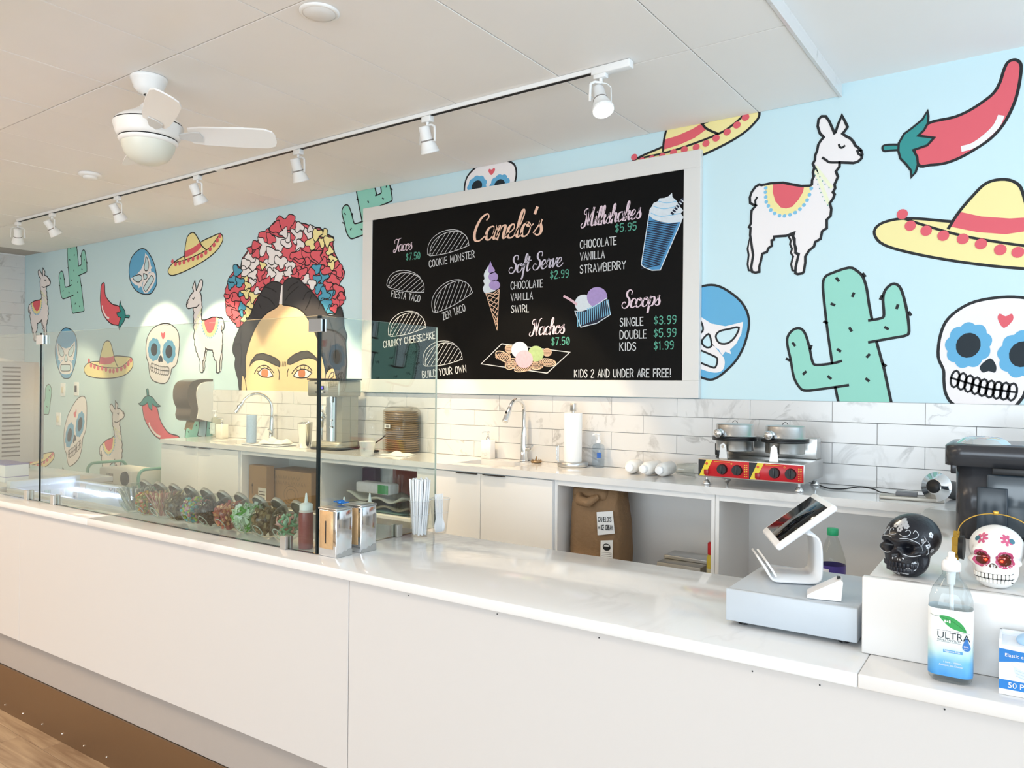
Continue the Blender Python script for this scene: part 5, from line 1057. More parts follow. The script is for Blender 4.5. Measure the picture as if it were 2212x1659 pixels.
# black skull
bs = thing('decorative_skull', 'black skull ornament with silver scroll pattern', 'skull', (-.302, 2.155, ZB+.001), -.34); bs.scale = (.96,)*3
mb = skull_mesh(); sk = mb.build('cranium', mat('black_ceramic', '#12141c', .35, bump=.15, bscale=90), bs)
teeth(bs, mat('black_ceramic_tooth', '#171a24', .35), 11, .05, .028, .040, .035); teeth(bs, MATS['black_ceramic_tooth'], 9, .05, .014, .026, .021)
M_silver = mat('silver_paint', '#c3c6cb', .35, .6); mb = MB(); rg = random.Random(8)
def curl(pts, r=.0011): mb.tube([skull_pt(dirae(a, e), .0004) for a, e in smoothpts(pts, 4)], r, 5)
for sx in (-1, 1):
    curl([(sx*4, 30), (sx*14, 26), (sx*24, 30), (sx*28, 38), (sx*22, 42), (sx*16, 38)]); curl([(sx*30, 22), (sx*40, 26), (sx*46, 34), (sx*40, 42), (sx*34, 36)]); curl([(sx*8, 20), (sx*22, 22), (sx*40, 16), (sx*52, 8)])
    curl([(sx*14, -10), (sx*24, -13), (sx*36, -12), (sx*46, -8)], .0014); curl([(sx*50, 0), (sx*58, 14), (sx*66, 22), (sx*60, 30)]); curl([(sx*62, -10), (sx*70, 0), (sx*76, 10), (sx*70, 20)]); curl([(sx*30, -44), (sx*40, -40), (sx*46, -32), (sx*42, -26)])
    for az, el in ((sx*56, 20), (sx*72, 8), (sx*64, -12), (sx*36, -30), (sx*20, -46), (sx*80, 32), (sx*88, -4)):
        for k in range(5): a = k*1.257; patch(mb, az+4*math.cos(a), el+4*math.sin(a), lambda q: 2.6, .0006, 0, 1, 8)
for az, el in ((0, 52), (-9, 58), (9, 58), (0, 66), (-16, 50), (16, 50), (0, 42)):
    for k in range(6): a = k*1.047; patch(mb, az+5*math.cos(a), el+4*math.sin(a), lambda q: 2.8, .0006, 0, 1, 8)
for az in (-8, -3, 2, 8, 14): patch(mb, az, -20+rg.uniform(-2, 2), lambda q: 1.6+rg.uniform(-.6, .8), .0006, 0, 1, 7)
for az, el in ((-14, -48), (-4, -50), (10, -46), (24, -40)):
    for k in range(5): a = k*1.257; patch(mb, az+4*math.cos(a), el+3.4*math.sin(a), lambda q: 1.8, .0006, 0, 1, 7)
o = mb.build('silver_pattern', M_silver, sk); o['kind'] = 'stuff'
# white sugar skull with headphones
ws = thing('sugar_skull', 'white painted sugar skull with red glowing eyes and gold headphones', 'skull', (-.120, 2.160, ZB+.001), -.04); ws.scale = (.90,)*3
mb = skull_mesh(); sk = mb.build('cranium', mat('white_ceramic', '#f1efec', .3), ws)
M_mag = mat('magenta_paint', '#b8456c', .4); M_soc = mat('brown_socket', '#5a3528', .6); M_led = mat('red_led', '#ff3020', .3, emit='#ff2a18', estr=12)
for sx in (-1, 1):
    mb = MB(); patch(mb, sx*22, 3, lambda a: 16.5+1.6*abs(math.sin(5*a)), .0006, 0, 5, 60); r_ = mb.build('eye_ring', M_mag, sk)
    mb = MB(); patch(mb, sx*22, 3, lambda a: 13, .0012, 0, 4, 28); mb.build('eye_socket', M_soc, sk)
    q = skull_pt(dirae(sx*20, -2), .003); mb = MB(); mb.ball(q, .0032, 0, 8); mb.build('led_eye', M_led, sk)
    mb = MB()
    for k in range(7): a = k*.9; patch(mb, sx*34+9*math.cos(a)*1.2, 47+8*math.sin(a), lambda q: 4.2+1.5*math.cos(2*(q-a)), .0008, 0, 2, 14)
    fl = mb.build('painted_flower', mat('pink_paint', '#c7597c', .4), sk); fl['kind'] = 'stuff'
    mb = MB(); patch(mb, sx*48, 44, lambda q: 6, .0012, 0, 2, 16); mb.build('painted_leaf', mat('teal_paint', '#3f6f80', .4), sk)
mb = MB(); patch(mb, 0, -13, lambda a: 7.5*(1+.25*math.sin(a))*(1-.3*abs(math.cos(a))*max(0, math.sin(a))), .0006, 0, 3, 22); mb.build('nose_hole', M_soc, sk)
mb = MB()
for k in range(2):
    v = []; za, zb_ = ((.0165, .029), (.0292, .042))[k]
    for i in range(25):
        a = -.92+.0767*i
        for z in (za, zb_): v.append(surf_at(a, z, .0008))
    mb.add(v, [(2*i, 2*i+2, 2*i+3, 2*i+1) for i in range(24)], 0, True)
mb.build('mouth_gap', mat('dark_mouth', '#2a2422', .7), sk)
M_tooth = mat('tooth_white', '#eceae4', .35); teeth(ws, M_tooth, 12, .05, .030, .0415, .036); teeth(ws, M_tooth, 10, .05, .017, .0285, .023)
mb = MB()
for zz in (.0293,): mb.tube([surf_at(a, zz, .003) for a in [-.9+.12*i for i in range(16)]], .0009, 5)
mb.build('mouth_line', M_black, sk)
M_gold = mat('gold_paint', '#b9933f', .3, .7)
hp = thing('toy_headphones', 'gold toy headphones on the white sugar skull', 'headphones', (-.120, 2.160, ZB+.001), -.04); hp.scale = (.92,)*3
for sx in (-1, 1):
    mb = MB(); mb.cyl((sx*.073, .01, .085), (sx*.084, .01, .085), .032, .030, 24); mb.build('ear_pad', M_black, hp)
    st = [((.034 if i % 2 == 0 else .022)*math.cos(PI*i/6+.3), (.042 if i % 2 == 0 else .028)*math.sin(PI*i/6+.3)) for i in range(12)]
    mb = MB(); mb.prism(st, 0, sx*.014, 0, TR(sx*.0842, .01, .085, PI/2, 0, PI/2)); mb.build('ear_cup', M_gold, hp)
mb = MB(); mb.tube([(.088*math.cos(a)*1.0, .01, .12+.062*math.sin(a)) for a in [PI*i/20 for i in range(21)]], .0016, 6); mb.build('headband', M_gold, hp)
mb = MB(); mb.rbox(-.008, .004, .006, .014, .179, .19, .002); mb.build('knot', M_gold, hp)
pl_ = thing('artificial_plant', 'small green feathery plant tuft behind the sugar skull', 'plant', (.0, 2.36, ZB+.001)); mb = MB(); rg = random.Random(2)
for i in range(60):
    a = rg.uniform(0, 6.28); q = rg.uniform(.01, .06); z = rg.uniform(.10, .17); mb.tube([(0, 0, .05), (q*.5*math.cos(a), q*.5*math.sin(a), z*.8), (q*math.cos(a), q*math.sin(a), z)], [.002, .002, .0005], 4)
o = mb.build('leaves', mat('plant_green', '#5d8f57', .5), pl_); o['kind'] = 'stuff'
mb = MB(); mb.lathe([(.0005, 0), (.025, 0), (.032, .05), (.028, .052), (.0005, .048)], 20, caps=False); mb.build('pot', M_plastic, pl_)

# ------------------------------------------------------------------ hand sanitizer and mask box
sn = thing('sanitizer_bottle', 'clear pump bottle with white and blue ULTRA hand sanitizer label', 'bottle', (-.196, 1.992, ZF+.001), .02)
def rsec(w, d, r, n=5):
    q = []
    for cx, cy, a0 in ((w/2-r, d/2-r, 0), (-w/2+r, d/2-r, PI/2), (-w/2+r, -d/2+r, PI), (w/2-r, -d/2+r, 3*PI/2)):
        for i in range(n+1): a = a0+PI/2*i/n; q.append((cx+r*math.cos(a), cy+r*math.sin(a)))
    return q
def loft(mb, secs, mi=0, cap=True):
    n = len(secs[0][0]); v = []
    for s_, z in secs: v += [(x, y, z) for x, y in s_]
    f = [(j*n+i, j*n+(i+1) % n, (j+1)*n+(i+1) % n, (j+1)*n+i) for j in range(len(secs)-1) for i in range(n)]
    if cap: f += [list(range(n))[::-1], [len(v)-n+i for i in range(n)]]
    mb.add(v, f, mi, True)
mb = MB(); loft(mb, [(rsec(.074, .050, .02), 0), (rsec(.086, .060, .022), .008), (rsec(.088, .062, .022), .02), (rsec(.088, .062, .022), .165), (rsec(.086, .060, .025), .185), (rsec(.074, .052, .0255), .205), (rsec(.05, .042, .0205), .225), (rsec(.035, .035, .0174), .236), (rsec(.033, .033, .0164), .25)]); mb.build('bottle_body', glassmat('sanitizer_plastic', '#f0f4f5', .03, 1.45), sn)
M_lab = bpy.data.materials.new('label_blue_fade'); M_lab.use_nodes = True; nt = M_lab.node_tree; N = nt.nodes.new; tc = N('ShaderNodeTexCoord'); se = N('ShaderNodeSeparateXYZ'); nz = N('ShaderNodeTexNoise'); nz.inputs['Scale'].default_value = 25; ad = N('ShaderNodeMath'); ad.operation = 'MULTIPLY_ADD'; ad.inputs[1].default_value = .03; cr = N('ShaderNodeValToRGB')
nt.links.new(tc.outputs['Object'], se.inputs[0]); nt.links.new(tc.outputs['Object'], nz.inputs['Vector']); nt.links.new(nz.outputs['Fac'], ad.inputs[0]); nt.links.new(se.outputs['Z'], ad.inputs[2])
mr = N('ShaderNodeMapRange'); mr.inputs['From Min'].default_value = .015; mr.inputs['From Max'].default_value = .18; nt.links.new(ad.outputs[0], mr.inputs[0]); nt.links.new(mr.outputs[0], cr.inputs[0])
e = cr.color_ramp.elements; e[0].color = lin('#3f8fd0'); e[1].color = lin('#f4f7f8'); e[0].position = .1; e[1].position = .62; e.new(.42).color = lin('#bfe0e2'); e.new(.28).color = lin('#6fb2df')
nt.links.new(cr.outputs[0], nt.nodes['Principled BSDF'].inputs['Base Color']); nt.nodes['Principled BSDF'].inputs['Roughness'].default_value = .35
mb = MB(); loft(mb, [(rsec(.0886, .0626, .022), .016), (rsec(.0886, .0626, .022), .164)], 0, False); lab = mb.build('label', M_lab, sn)
mb = MB(); mb.lathe([(.0005, .246), (.0195, .246), (.0195, .262), (.017, .266), (.011, .267), (.011, .274), (.0075, .276), (.0075, .286), (.004, .288), (.0005, .288)], 24, caps=False); mb.rbox(-.016, .016, -.008, .006, .262, .27, .003); mb.build('pump_head', M_plastic, sn)
mb = MB(); mb.cyl((0, 0, .246), (.004, .002, .03), .0045, n=10); mb.cyl((0, 0, .248), (0, 0, .215), .010, .008, 12); mb.build('dip_tube', mat('dip_tube_white', '#e8ecee', .4), sn)
d = Draw((0, -.0318, 0), (1, 0, 0), (0, 0, 1), (0, -1, 0), .00015)
leaf = smoothpts([(-.020, .148), (-.005, .150), (.012, .145), (.026, .134), (.033, .120), (.020, .120), (.002, .125), (-.012, .137)], 4, True); d.fill(leaf, mat('leaf_green', '#2f9a4c', .4), 1); d.stroke(smoothpts([(-.038, .151), (-.028, .147), (-.018, .147), (.008, .138), (.032, .121)], 4), .0007, mat('leaf_vein', '#1b5a2c', .5), 2)
d.fill([(-.010, .135), (-.007, .135), (-.007, .141), (-.010, .141)], K_white, 2); d.fill([(-.001, .135), (.002, .135), (.002, .141), (-.001, .141)], K_white, 2); d.dot((-.004, .138), .0016, K_white, 2)
ink = mat('label_ink', '#1c2b33', .5); d.stroke([(-.024, .117), (.040, .117)], .0006, ink, 1); d.stroke([(-.024, .092), (.024, .092)], .0006, ink, 1)
drop = smoothpts([(.033, .108), (.038, .096), (.041, .086), (.037, .079), (.029, .079), (.025, .086), (.028, .096)], 4, True); d.fill(drop, mat('drop_blue', '#2f74bf', .4), 2)
d.fill([(-.012, .069), (.026, .069), (.026, .075), (-.012, .075)], mat('band_blue', '#5b9fd0', .4), 1)
prt = d.build('label_print', lab)
def lettering(parent, items, name='lettering'):
    mb = MB(); ms = []
    for txt, size, M_, m, wd2 in items:
        v, f = text_mesh(txt, size, M_, width=wd2)
        if m not in ms: ms.append(m)
        mb.add(v, f, ms.index(m))
    return mb.build(name, ms, parent)
FY = lambda x, z, y=-.0321: Matrix.Translation((x, y, z)) @ Matrix.Rotation(PI/2, 4, 'X')
lettering(lab, [('ULTRA', .0215, FY(-.0245, .0995), ink, .98), ('HAND SANITIZER', .0064, FY(-.0235, .0940), ink, .92), ('70%', .0058, FY(.0275, .0855, -.0324), K_white, 1), ('alcohol', .003, FY(.0275, .0815, -.0324), K_white, 1), ('Fragrance Free', .0058, FY(-.0105, .0705), K_white, .9), ('1 Litre - 1000mL', .0056, FY(-.012, .046), K_white, .95), ('Antiseptic Skin Cleanser', .0056, FY(-.020, .039), K_white, .85)])
bxm = thing('mask_box', 'white and blue cardboard box of ear loop masks at the right edge', 'box', (-.102, 1.966, ZF+.001), .03); w, h, dp = .195, .118, .085
mb = MB(); mb.box(0, w, 0, dp, 0, h-.012); mb.box(0, .004, 0, dp, h-.0119, h); mb.box(0, w, dp-.004, dp, h-.0119, h); mb.build('carton', mat('carton_white', '#eef1f5', .45), bxm)
mb = MB(); mb.add([(0, -.0006, h-.02), (0, -.0006, h-.05), (.03, -.0006, h-.044), (.09, -.0006, h-.04), (w, -.0006, h-.045), (w, -.0006, h-.028), (.1, -.0006, h-.024), (.04, -.0006, h-.022)], [list(range(8))]); mb.box(0, w, -.0006, -.0002, .012, .032); mb.build('blue_band', mat('carton_blue', '#1f78c4', .4), bxm)
d = Draw((0, -.0006, 0), (1, 0, 0), (0, 0, 1), (0, -1, 0)); pm = mat('mask_drawing', '#cfdbe8', .5)
d.fill(smoothpts([(.028, .062), (.05, .054), (.08, .056), (.10, .064), (.095, .046), (.08, .036), (.05, .036), (.032, .044)], 4, True), pm, 1)
for z in (.044, .05, .056): d.stroke(smoothpts([(.030, z), (.06, z-.006), (.096, z)], 4), .0007, mat('mask_fold', '#9fb4c9', .5), 2)
d.stroke(smoothpts([(.03, .06), (.022, .068), (.030, .072), (.038, .066)], 4), .0012, pm, 2); d.build('mask_drawing', bxm)
lettering(bxm, [('Elastic ear loop', .0105, FY(.010, h-.036, -.0010), K_white, 1), ('50 Pieces', .0165, FY(.016, .0165, -.0010), K_white, 1)])
mb = MB(); mb.ball((.06, .04, h-.006), .03, 0, 10, sz=.5); mb.build('mask_tissue', mat('mask_blue', '#a9cdec', .7), bxm)

# ------------------------------------------------------------------ on the back counter, right to left
Z0 = ZB+.001
# black machine on the return counter
M_gun = mat('gunmetal_plastic', '#3b3c40', .22, .3); M_smoke = mat('smoked_panel', '#38434c', .12, 0, .7)
bm_ = thing('ice_machine', 'glossy dark grey ice machine on the return counter behind the skulls', 'machine', (-.285, 2.77, Z0), .02)
mb = MB(); loft(mb, [([(x+.235, y+.17) for x, y in rsec(.43, .34, .05)], 0), ([(x+.235, y+.17) for x, y in rsec(.43, .34, .05)], .225)]); mb.build('body', M_gun, bm_)
mb = MB(); loft(mb, [([(x+.225, y+.165) for x, y in rsec(.47, .36, .05)], .2255), ([(x+.225, y+.165) for x, y in rsec(.47, .36, .05)], .285), ([(x+.225, y+.165) for x, y in rsec(.46, .35, .05)], .29)]); mb.build('lid', M_gun, bm_)
mb = MB(); mb.rbox(.105, .43, -.012, -.0005, .02, .205, .006); mb.build('tank_window', M_smoke, bm_)
mb = MB(); mb.rbox(.08, .16, -.018, -.0122, .01, .165, .004); mb.build('side_door', mat('dark_teal_panel', '#27313a', .2), bm_)
mb = MB(); mb.rbox(.12, .44, -.022, -.0155, .206, .2254, .002); mb.build('dark_slot', M_black, bm_)
mb = MB(); mb.lathe([(.075, .2905), (.06, .305), (.045, .312), (.0005, .313)], 28, M=TR(.09, .12, 0), caps=False); mb.build('cap', M_chrome, bm_)
mb = MB(); mb.rbox(.004, .03, .2, .26, .16, .2, .004, M=TR(-.012, 0, .02)); mb.build('hinge_block', M_gun, bm_)
# metal attachment and slab near the inner corner
q = onZ(1985, 1076, ZB)
sl = thing('metal_slab', 'thin grey metal plate lying near the counter corner', 'plate', (-.50, 3.60, Z0), .1); mb = MB(); mb.rbox(-.12, .12, -.045, .045, 0, .014, .002); mb.build('plate', mat('dull_metal', '#b9b4ab', .4, .5), sl); mb = MB(); mb.rbox(-.06, .02, -.02, .044, .0142, .03, .002); mb.build('block', mat('grey_block', '#6f7176', .4), sl)
at = thing('mixer_attachment', 'black cylindrical attachment with a round silver flange, lying on the counter', 'attachment', (-.33, 3.66, Z0), .0)
Ma = axisM((-.075, -.075, .062), (-.35, -1, .18)); mb = MB(); mb.lathe([(.0, -.17), (.035, -.17), (.038, -.16), (.036, 0)], 24, 0, Ma, caps=False); mb.build('tube', M_black, at)
mb = MB(); mb.lathe([(.03, 0), (.058, .001), (.06, .004), (.06, .010), (.034, .012), (.030, .03), (.028, .03)], 32, 0, Ma, caps=False); fl = mb.build('flange', M_chrome, at)
mb = MB(); mb.lathe([(.027, .012), (.027, .036), (.024, .039), (.0005, .039)], 20, 0, Ma, caps=False); mb.build('hub', M_black, fl)
# double waffle iron
M_wred = mat('control_red', '#c8202a', .35); M_wyel = mat('control_yellow', '#e8d23a', .4)
wf = thing('waffle_maker', 'double round waffle iron with red control panel and steel lids', 'waffle maker', (-1.157, 3.69, Z0), .018); wx, wy0, wy1, wz0, wz1 = .2425, -.185, .17, .038, .125
mb = MB(); mb.rbox(-wx, wx, wy0, wy1, wz0, wz1, .003); mb.build('base', M_steel, wf)
mb = MB(); mb.rbox(-wx+.05, wx-.01, .09, .17, wz1+.0005, .225, .004); mb.build('hinge_housing', M_steel, wf)
mb = MB(); mb.rbox(-wx+.003, wx-.003, wy0-.003, wy0-.0003, wz0+.006, wz1-.005, .001, seg=1); pan = mb.build('control_panel', M_wred, wf)
FYw = lambda x, z, y: Matrix.Translation((x, y, z)) @ Matrix.Rotation(PI/2, 4, 'X'); its = []
d = Draw((0, wy0-.0032, 0), (1, 0, 0), (0, 0, 1), (0, -1, 0), .0003)
for k in (0, 1):
    ox = -wx+.003+k*.2395; za, zb_ = wz0+.006, wz1-.005
    d.fill([(ox, za), (ox, zb_), (ox+.038, zb_), (ox+.004, za)], M_black, 1); d.fill([(ox+.004, za), (ox+.038, zb_), (ox+.068, zb_), (ox+.030, za)], M_wyel, 1.5)
    d.dot((ox+.040, zb_-.018), .0065, mat('pilot_orange', '#d8552a', .3), 2); d.stroke([(ox+.075, zb_-.006), (ox+.15, zb_-.006)], .0016, M_wyel, 2)
    for i in range(7):
        for j in range(2): d.fill([(ox+.217+j*.009, za+.008+i*.0085), (ox+.223+j*.009, za+.008+i*.0085), (ox+.223+j*.009, za+.011+i*.0085), (ox+.217+j*.009, za+.011+i*.0085)], M_wyel, 2)
    d.dot((ox+.158, zb_-.012), .004, M_wyel, 2); d.dot((ox+.158, zb_-.012), .0028, M_wred, 3)
    for kx in (.115, .185):
        mb = MB(); mb.cyl((ox+kx, wy0-.0035, (za+zb_)/2-.002), (ox+kx, wy0-.018, (za+zb_)/2-.002), .025, .022, 26); kn = mb.build('knob', M_black, pan)
        mb = MB(); mb.rbox(ox+kx-.003, ox+kx+.003, wy0-.024, wy0-.0182, (za+zb_)/2-.021, (za+zb_)/2+.017, .001); mb.build('pointer', mat('knob_grip', '#2a2b2e', .35), kn)
    mb = MB(); mb.rbox(ox+.028, ox+.05, wy0-.009, wy0-.0034, za+.006, za+.03, .0015); mb.build('rocker_switch', mat('switch_red', '#a3161c', .3), pan)
d.build('panel_print', pan)
for k, cx in enumerate((-.118, .118)):
    cy = -.03
    mb = MB(); mb.lathe([(.0005, .158), (.086, .158), (.088, .162), (.088, .205), (.1, .209)], 40, 0, TR(cx, cy, 0), caps=False); ir = mb.build('lower_iron', M_steel, wf)
    mb = MB(); mb.lathe([(.09, .2075), (.105, .2085), (.106, .214), (.104, .2165), (.106, .2185), (.106, .226), (.09, .228)], 40, 0, TR(cx, cy, 0), caps=False); mb.build('gasket', M_black, wf)
    mb = MB(); mb.lathe([(.1, .2285), (.088, .233), (.088, .281), (.085, .286), (.0005, .288)], 40, 0, TR(cx, cy, 0), caps=False); up = mb.build('upper_iron', M_steel, wf)
    mb = MB(); mb.tube([tuple(Vector((cx, cy, .289))+Vector((.012*math.cos(a), 0, .012*math.sin(a)))) for a in [PI*i/10 for i in range(11)]], .0016, 6); mb.build('lid_ring', M_black, up)
    Mh = axisM((cx-.03, cy-.082, .25), (-.25, -1, -.12)); mb = MB(); mb.lathe([(.012, 0), (.012, .012), (.017, .014), (.018, .024), (.013, .028), (.015, .034), (.02, .04), (.021, .05), (.014, .058), (.0005, .06)], 20, 0, Mh, caps=False); mb.build('handle_stub', M_chrome, up)
    mb = MB(); mb.add([(cx-.022+dx, cy-.098-dy, z) for dy in (0, .006) for dx, z in ((-.02, wz1+.0005), (.02, wz1+.0005), (.013, .19), (0, .2), (-.013, .19))], [(4, 3, 2, 1, 0), (5, 6, 7, 8, 9)]+[(i, (i+1) % 5, 5+(i+1) % 5, 5+i) for i in range(5)]); br = mb.build('bracket', M_steel, wf)
    mb = MB(); mb.cyl((cx-.022, cy-.105, .182), (cx-.022, cy-.109, .182), .007, n=12); mb.build('bolt', M_chrome, br)
mb = MB(); mb.rbox(-wx+.02, -wx+.05, -.02, .06, wz1+.001, .19, .008); mb.build('socket_block', M_black, wf)
for x in (-wx+.03, wx-.03):
    for y in (wy0+.03, wy1-.03):
        mb = MB(); mb.cyl((x, y, .02), (x, y, wz0), .007, n=10); mb.lathe([(.0005, 0), (.02, 0), (.02, .006), (.012, .018), (.007, .024)], 20, 0, TR(x, y, 0), caps=False); mb.build('foot', M_chrome, wf)
mb = MB(); mb.tube(smoothpts([(-.915, 3.80, Z0+.004), (-.86, 3.72, Z0+.004), (-.80, 3.74, Z0+.004), (-.74, 3.80, Z0+.012), (-.68, 3.79, Z0+.008), (-.64, 3.73, Z0+.004), (-.56, 3.70, Z0+.004), (-.44, 3.72, Z0+.006)], 6), .0032, 7); tag(mb.build('power_cord', M_black), 'thin black power cord running right from the waffle iron', 'cord')
# white squeeze bottles lying down and a clear cup
M_wb = mat('milk_white_plastic', '#f4f2ee', .3)
for i, (x, y, a, lb) in enumerate(((-1.745, 3.70, -.06, 'white bottle lying with its cap forward, middle of the three'), (-1.662, 3.70, .05, 'white bottle lying with its cap forward, nearest the waffle iron'), (-1.845, 3.71, .2, 'white bottle lying turned aside, leftmost of the three'))):
    t = thing('lying_bottle', lb, 'bottle', (x, y, Z0+.036), a, 'white bottles lying on the back counter'); Mq = axisM((0, .1, 0), (0, -1, 0))
    mb = MB(); mb.lathe([(.0005, 0), (.032, 0), (.035, .004), (.035, .12), (.03, .138), (.02, .146)], 26, 0, Mq, caps=False); mb.build('body', M_wb, t)
    mb = MB(); mb.lathe([(.021, .1465), (.021, .168), (.018, .17), (.0005, .17)], 22, 0, Mq, caps=False); mb.build('cap', M_plastic, t)
t = thing('clear_cup', 'clear plastic cup lying beside the white bottles', 'cup', (-1.565, 3.77, Z0+.036), .3); mb = MB(); mb.lathe([(.0005, -.05), (.028, -.05), (.036, .05), (.037, .05), (.029, -.052)], 24, 0, axisM((0, 0, 0), (1, -.2, 0)), caps=False); mb.build('shell', M_glass, t)
# clear pump bottle
def pump_bottle(x, y, lb, w, d_, h, body, cap, labels=None, pump='#f2f4f5', sq=False):
    t = thing('pump_bottle', lb, 'bottle', (x, y, Z0), 0); mb = MB(); r = min(w, d_)*(.12 if sq else .45)
    loft(mb, [(rsec(w*.94, d_*.94, r*.9), 0), (rsec(w, d_, r), .004), (rsec(w, d_, r), h*.86), (rsec(w*.86, d_*.86, r*.9), h*.95), (rsec(.026, .026, .0129), h)] if not sq else [(rsec(w, d_, r), 0), (rsec(w, d_, r), h), (rsec(w*.96, d_*.96, r), h+.002)]); mb.build('body', body, t)
    mb = MB(); mb.lathe([(.013, h+.0025), (.013, h+.02), (.006, h+.022), (.0055, h+.045), (.010, h+.047), (.010, h+.056), (.0005, h+.057)], 18, caps=False); mb.tube([(0, 0, h+.052), (-.012, -.02, h+.053), (-.02, -.034, h+.047)], .004, 8); mb.build('pump', cap, t)
    if labels: mb = MB(); mb.box(labels[0], labels[1], -d_/2-.0012, -d_/2-.0004, labels[2], labels[3]); mb.build('label', labels[4], t)
    return t
pump_bottle(-2.14, 3.872, 'clear pump bottle with small blue label right of the paper towels', .07, .05, .135, glassmat('soap_plastic', '#e9eef2', .03, 1.4), M_plastic, (.005, .03, .055, .085, mat('small_blue_label', '#2f5fb0', .5)))
pump_bottle(-2.925, 3.868, 'square white soap dispenser with chrome pump beside the right tap', .075, .055, .115, marble('soap_marble', '#f4f2ef', '#c0bdb8', 9, .03, .25, .6), M_chrome, sq=True)
# paper towel holder and roll
t = thing('paper_towel_holder', 'round steel paper towel holder on the back counter', 'towel holder', (-2.275, 3.815, Z0))
mb = MB(); mb.lathe([(.0005, 0), (.086, 0), (.088, .003), (.088, .024), (.085, .027), (.0005, .027)], 40, caps=False); mb.build('base', M_steel, t)
mb = MB(); mb.cyl((0, 0, .027), (0, 0, .315), .008, n=12); mb.rbox(-.014, .014, -.014, .014, .316, .362, .003); mb.build('post', M_steel, t)
mb = MB(); mb.cyl((-.085, -.02, .02), (-.085, -.02, .115), .0045, n=10); mb.cyl((-.089, -.028, .03), (-.089, -.028, .11), .004, n=8); mb.build('tension_arm', M_chrome, t)
t = thing('paper_towel_roll', 'white paper towel roll on the steel holder', 'paper towel', (-2.275, 3.815, Z0+.0275)); mb = MB(); mb.lathe([(.014, .001), (.050, 0), (.052, .003), (.052, .276), (.05, .279), (.014, .278), (.014, .001)], 36, caps=False); mb.build('roll', mat('paper_white', '#fbfaf7', .85, bump=.1, bscale=80), t)
# drain plug
t = thing('drain_plug', 'small steel sink strainer plug between tap and paper towels', 'plug', (-2.545, 3.845, Z0)); mb = MB(); mb.lathe([(.0005, 0), (.03, 0), (.034, .006), (.036, .012), (.02, .016), (.004, .018), (.004, .036), (.0005, .037)], 18, caps=False); mb.build('strainer', mat('brown_steel', '#a58b6c', .3, .9), t)
for i in range(8): a = i*PI/4; mb = MB(); mb.cyl((.027*math.cos(a), .027*math.sin(a), .0145), (.027*math.cos(a), .027*math.sin(a), .021), .003, n=6); mb.build('pin', MATS['brown_steel'], t)
# taps
def tap(x, y, lb, h, reach, s=1, ang=0):
    t = thing('kitchen_tap', lb, 'tap', (x, y, Z0), ang); mb = MB(); mb.lathe([(.0005, 0), (.027, 0), (.027, .006), (.0225, .01), (.0215, .1), (.017, .17), (.0145, .2), (.0125, .21)], 24, caps=False); mb.build('column', M_chrome, t)
    R = reach*.5; q = [(0, 0, .2), (0, 0, h-R)]+[(0, -R+R*math.cos(a), h-R+R*math.sin(a)) for a in [PI*i/14 for i in range(1, 13)]]; mb = MB(); mb.tube(q, .0115, 12); mb.build('spout', M_chrome, t)
    e = Vector(q[-1]); dr = (Vector(q[-1])-Vector(q[-2])).normalized(); mb = MB(); mb.lathe([(.012, 0), (.014, .006), (.0155, .03), (.0185, .095), (.018, .10), (.0005, .10)], 20, 0, axisM(e, dr), caps=False); sh = mb.build('spray_head', M_chrome, t)
    mb = MB(); m0 = e+dr*.045+Vector((0, -.015, 0)); mb.rbox(-.006, .006, -.004, .002, -.014, .014, .002, M=Matrix.Translation(m0)); mb.build('spray_button', M_black, sh)
    mb = MB(); mb.cyl((.015, 0, .075), (.05, 0, .075), .0135, n=16); mb.tube([(.05, 0, .075), (.06, -.005, .085), (.075, -.02, .10)], .006, 8); mb.build('lever', M_chrome, t)
tap(-2.655, 3.872, 'tall chrome gooseneck tap right of the menu board centre', .375, .155)
tap(-5.06, 3.865, 'chrome gooseneck tap left of the mixer', .375, .23, ang=-.75)
# bag of brown trays
bt_ = thing('tray_pack', 'plastic-wrapped stack of brown cardboard food trays', 'tray stack', (-3.635, 3.835, Z0), -.05)
M_kr = mat('kraft_board', '#a58763', .7, noise=.15, nscale=30); first = None
for i in range(19):
    if first is None:
        mb = MB(); loft(mb, [(rsec(.165, .125, .012), 0), (rsec(.2, .155, .016), .0135)]); o = first = mb.build('tray', M_kr, bt_)
    else: o = first.copy(); COL.objects.link(o)
    o.location = (.002*math.sin(i*1.7)-.0009*i+.006, 0, .004+.0145*i)
mb = MB(); rg = random.Random(6); secs = []
for z, s_ in ((0, .98), (.02, 1.0), (.14, 1.03), (.24, 1.02), (.285, .97), (.305, .75), (.312, .4)):
    secs.append(([(x*s_+rg.uniform(-.003, .003)-.05*max(0, z-.1)*.1, y*s_+rg.uniform(-.003, .003)) for x, y in rsec(.214, .168, .02, 3)], z+.0005))
loft(mb, secs); mb.build('plastic_wrap', glassmat('film_wrap', '#f3f1ec', .12, 1.35, 1.3), bt_)
mb = MB(); mb.box(-.075, -.02, -.0885, -.087, .165, .19); lb_ = mb.build('sticker', mat('sticker_white', '#eceae4', .5), bt_); mb = MB(); mb.box(-.06, -.03, -.0892, -.0887, .17, .186); mb.build('barcode', mat('barcode_grey', '#8a8884', .6), lb_)
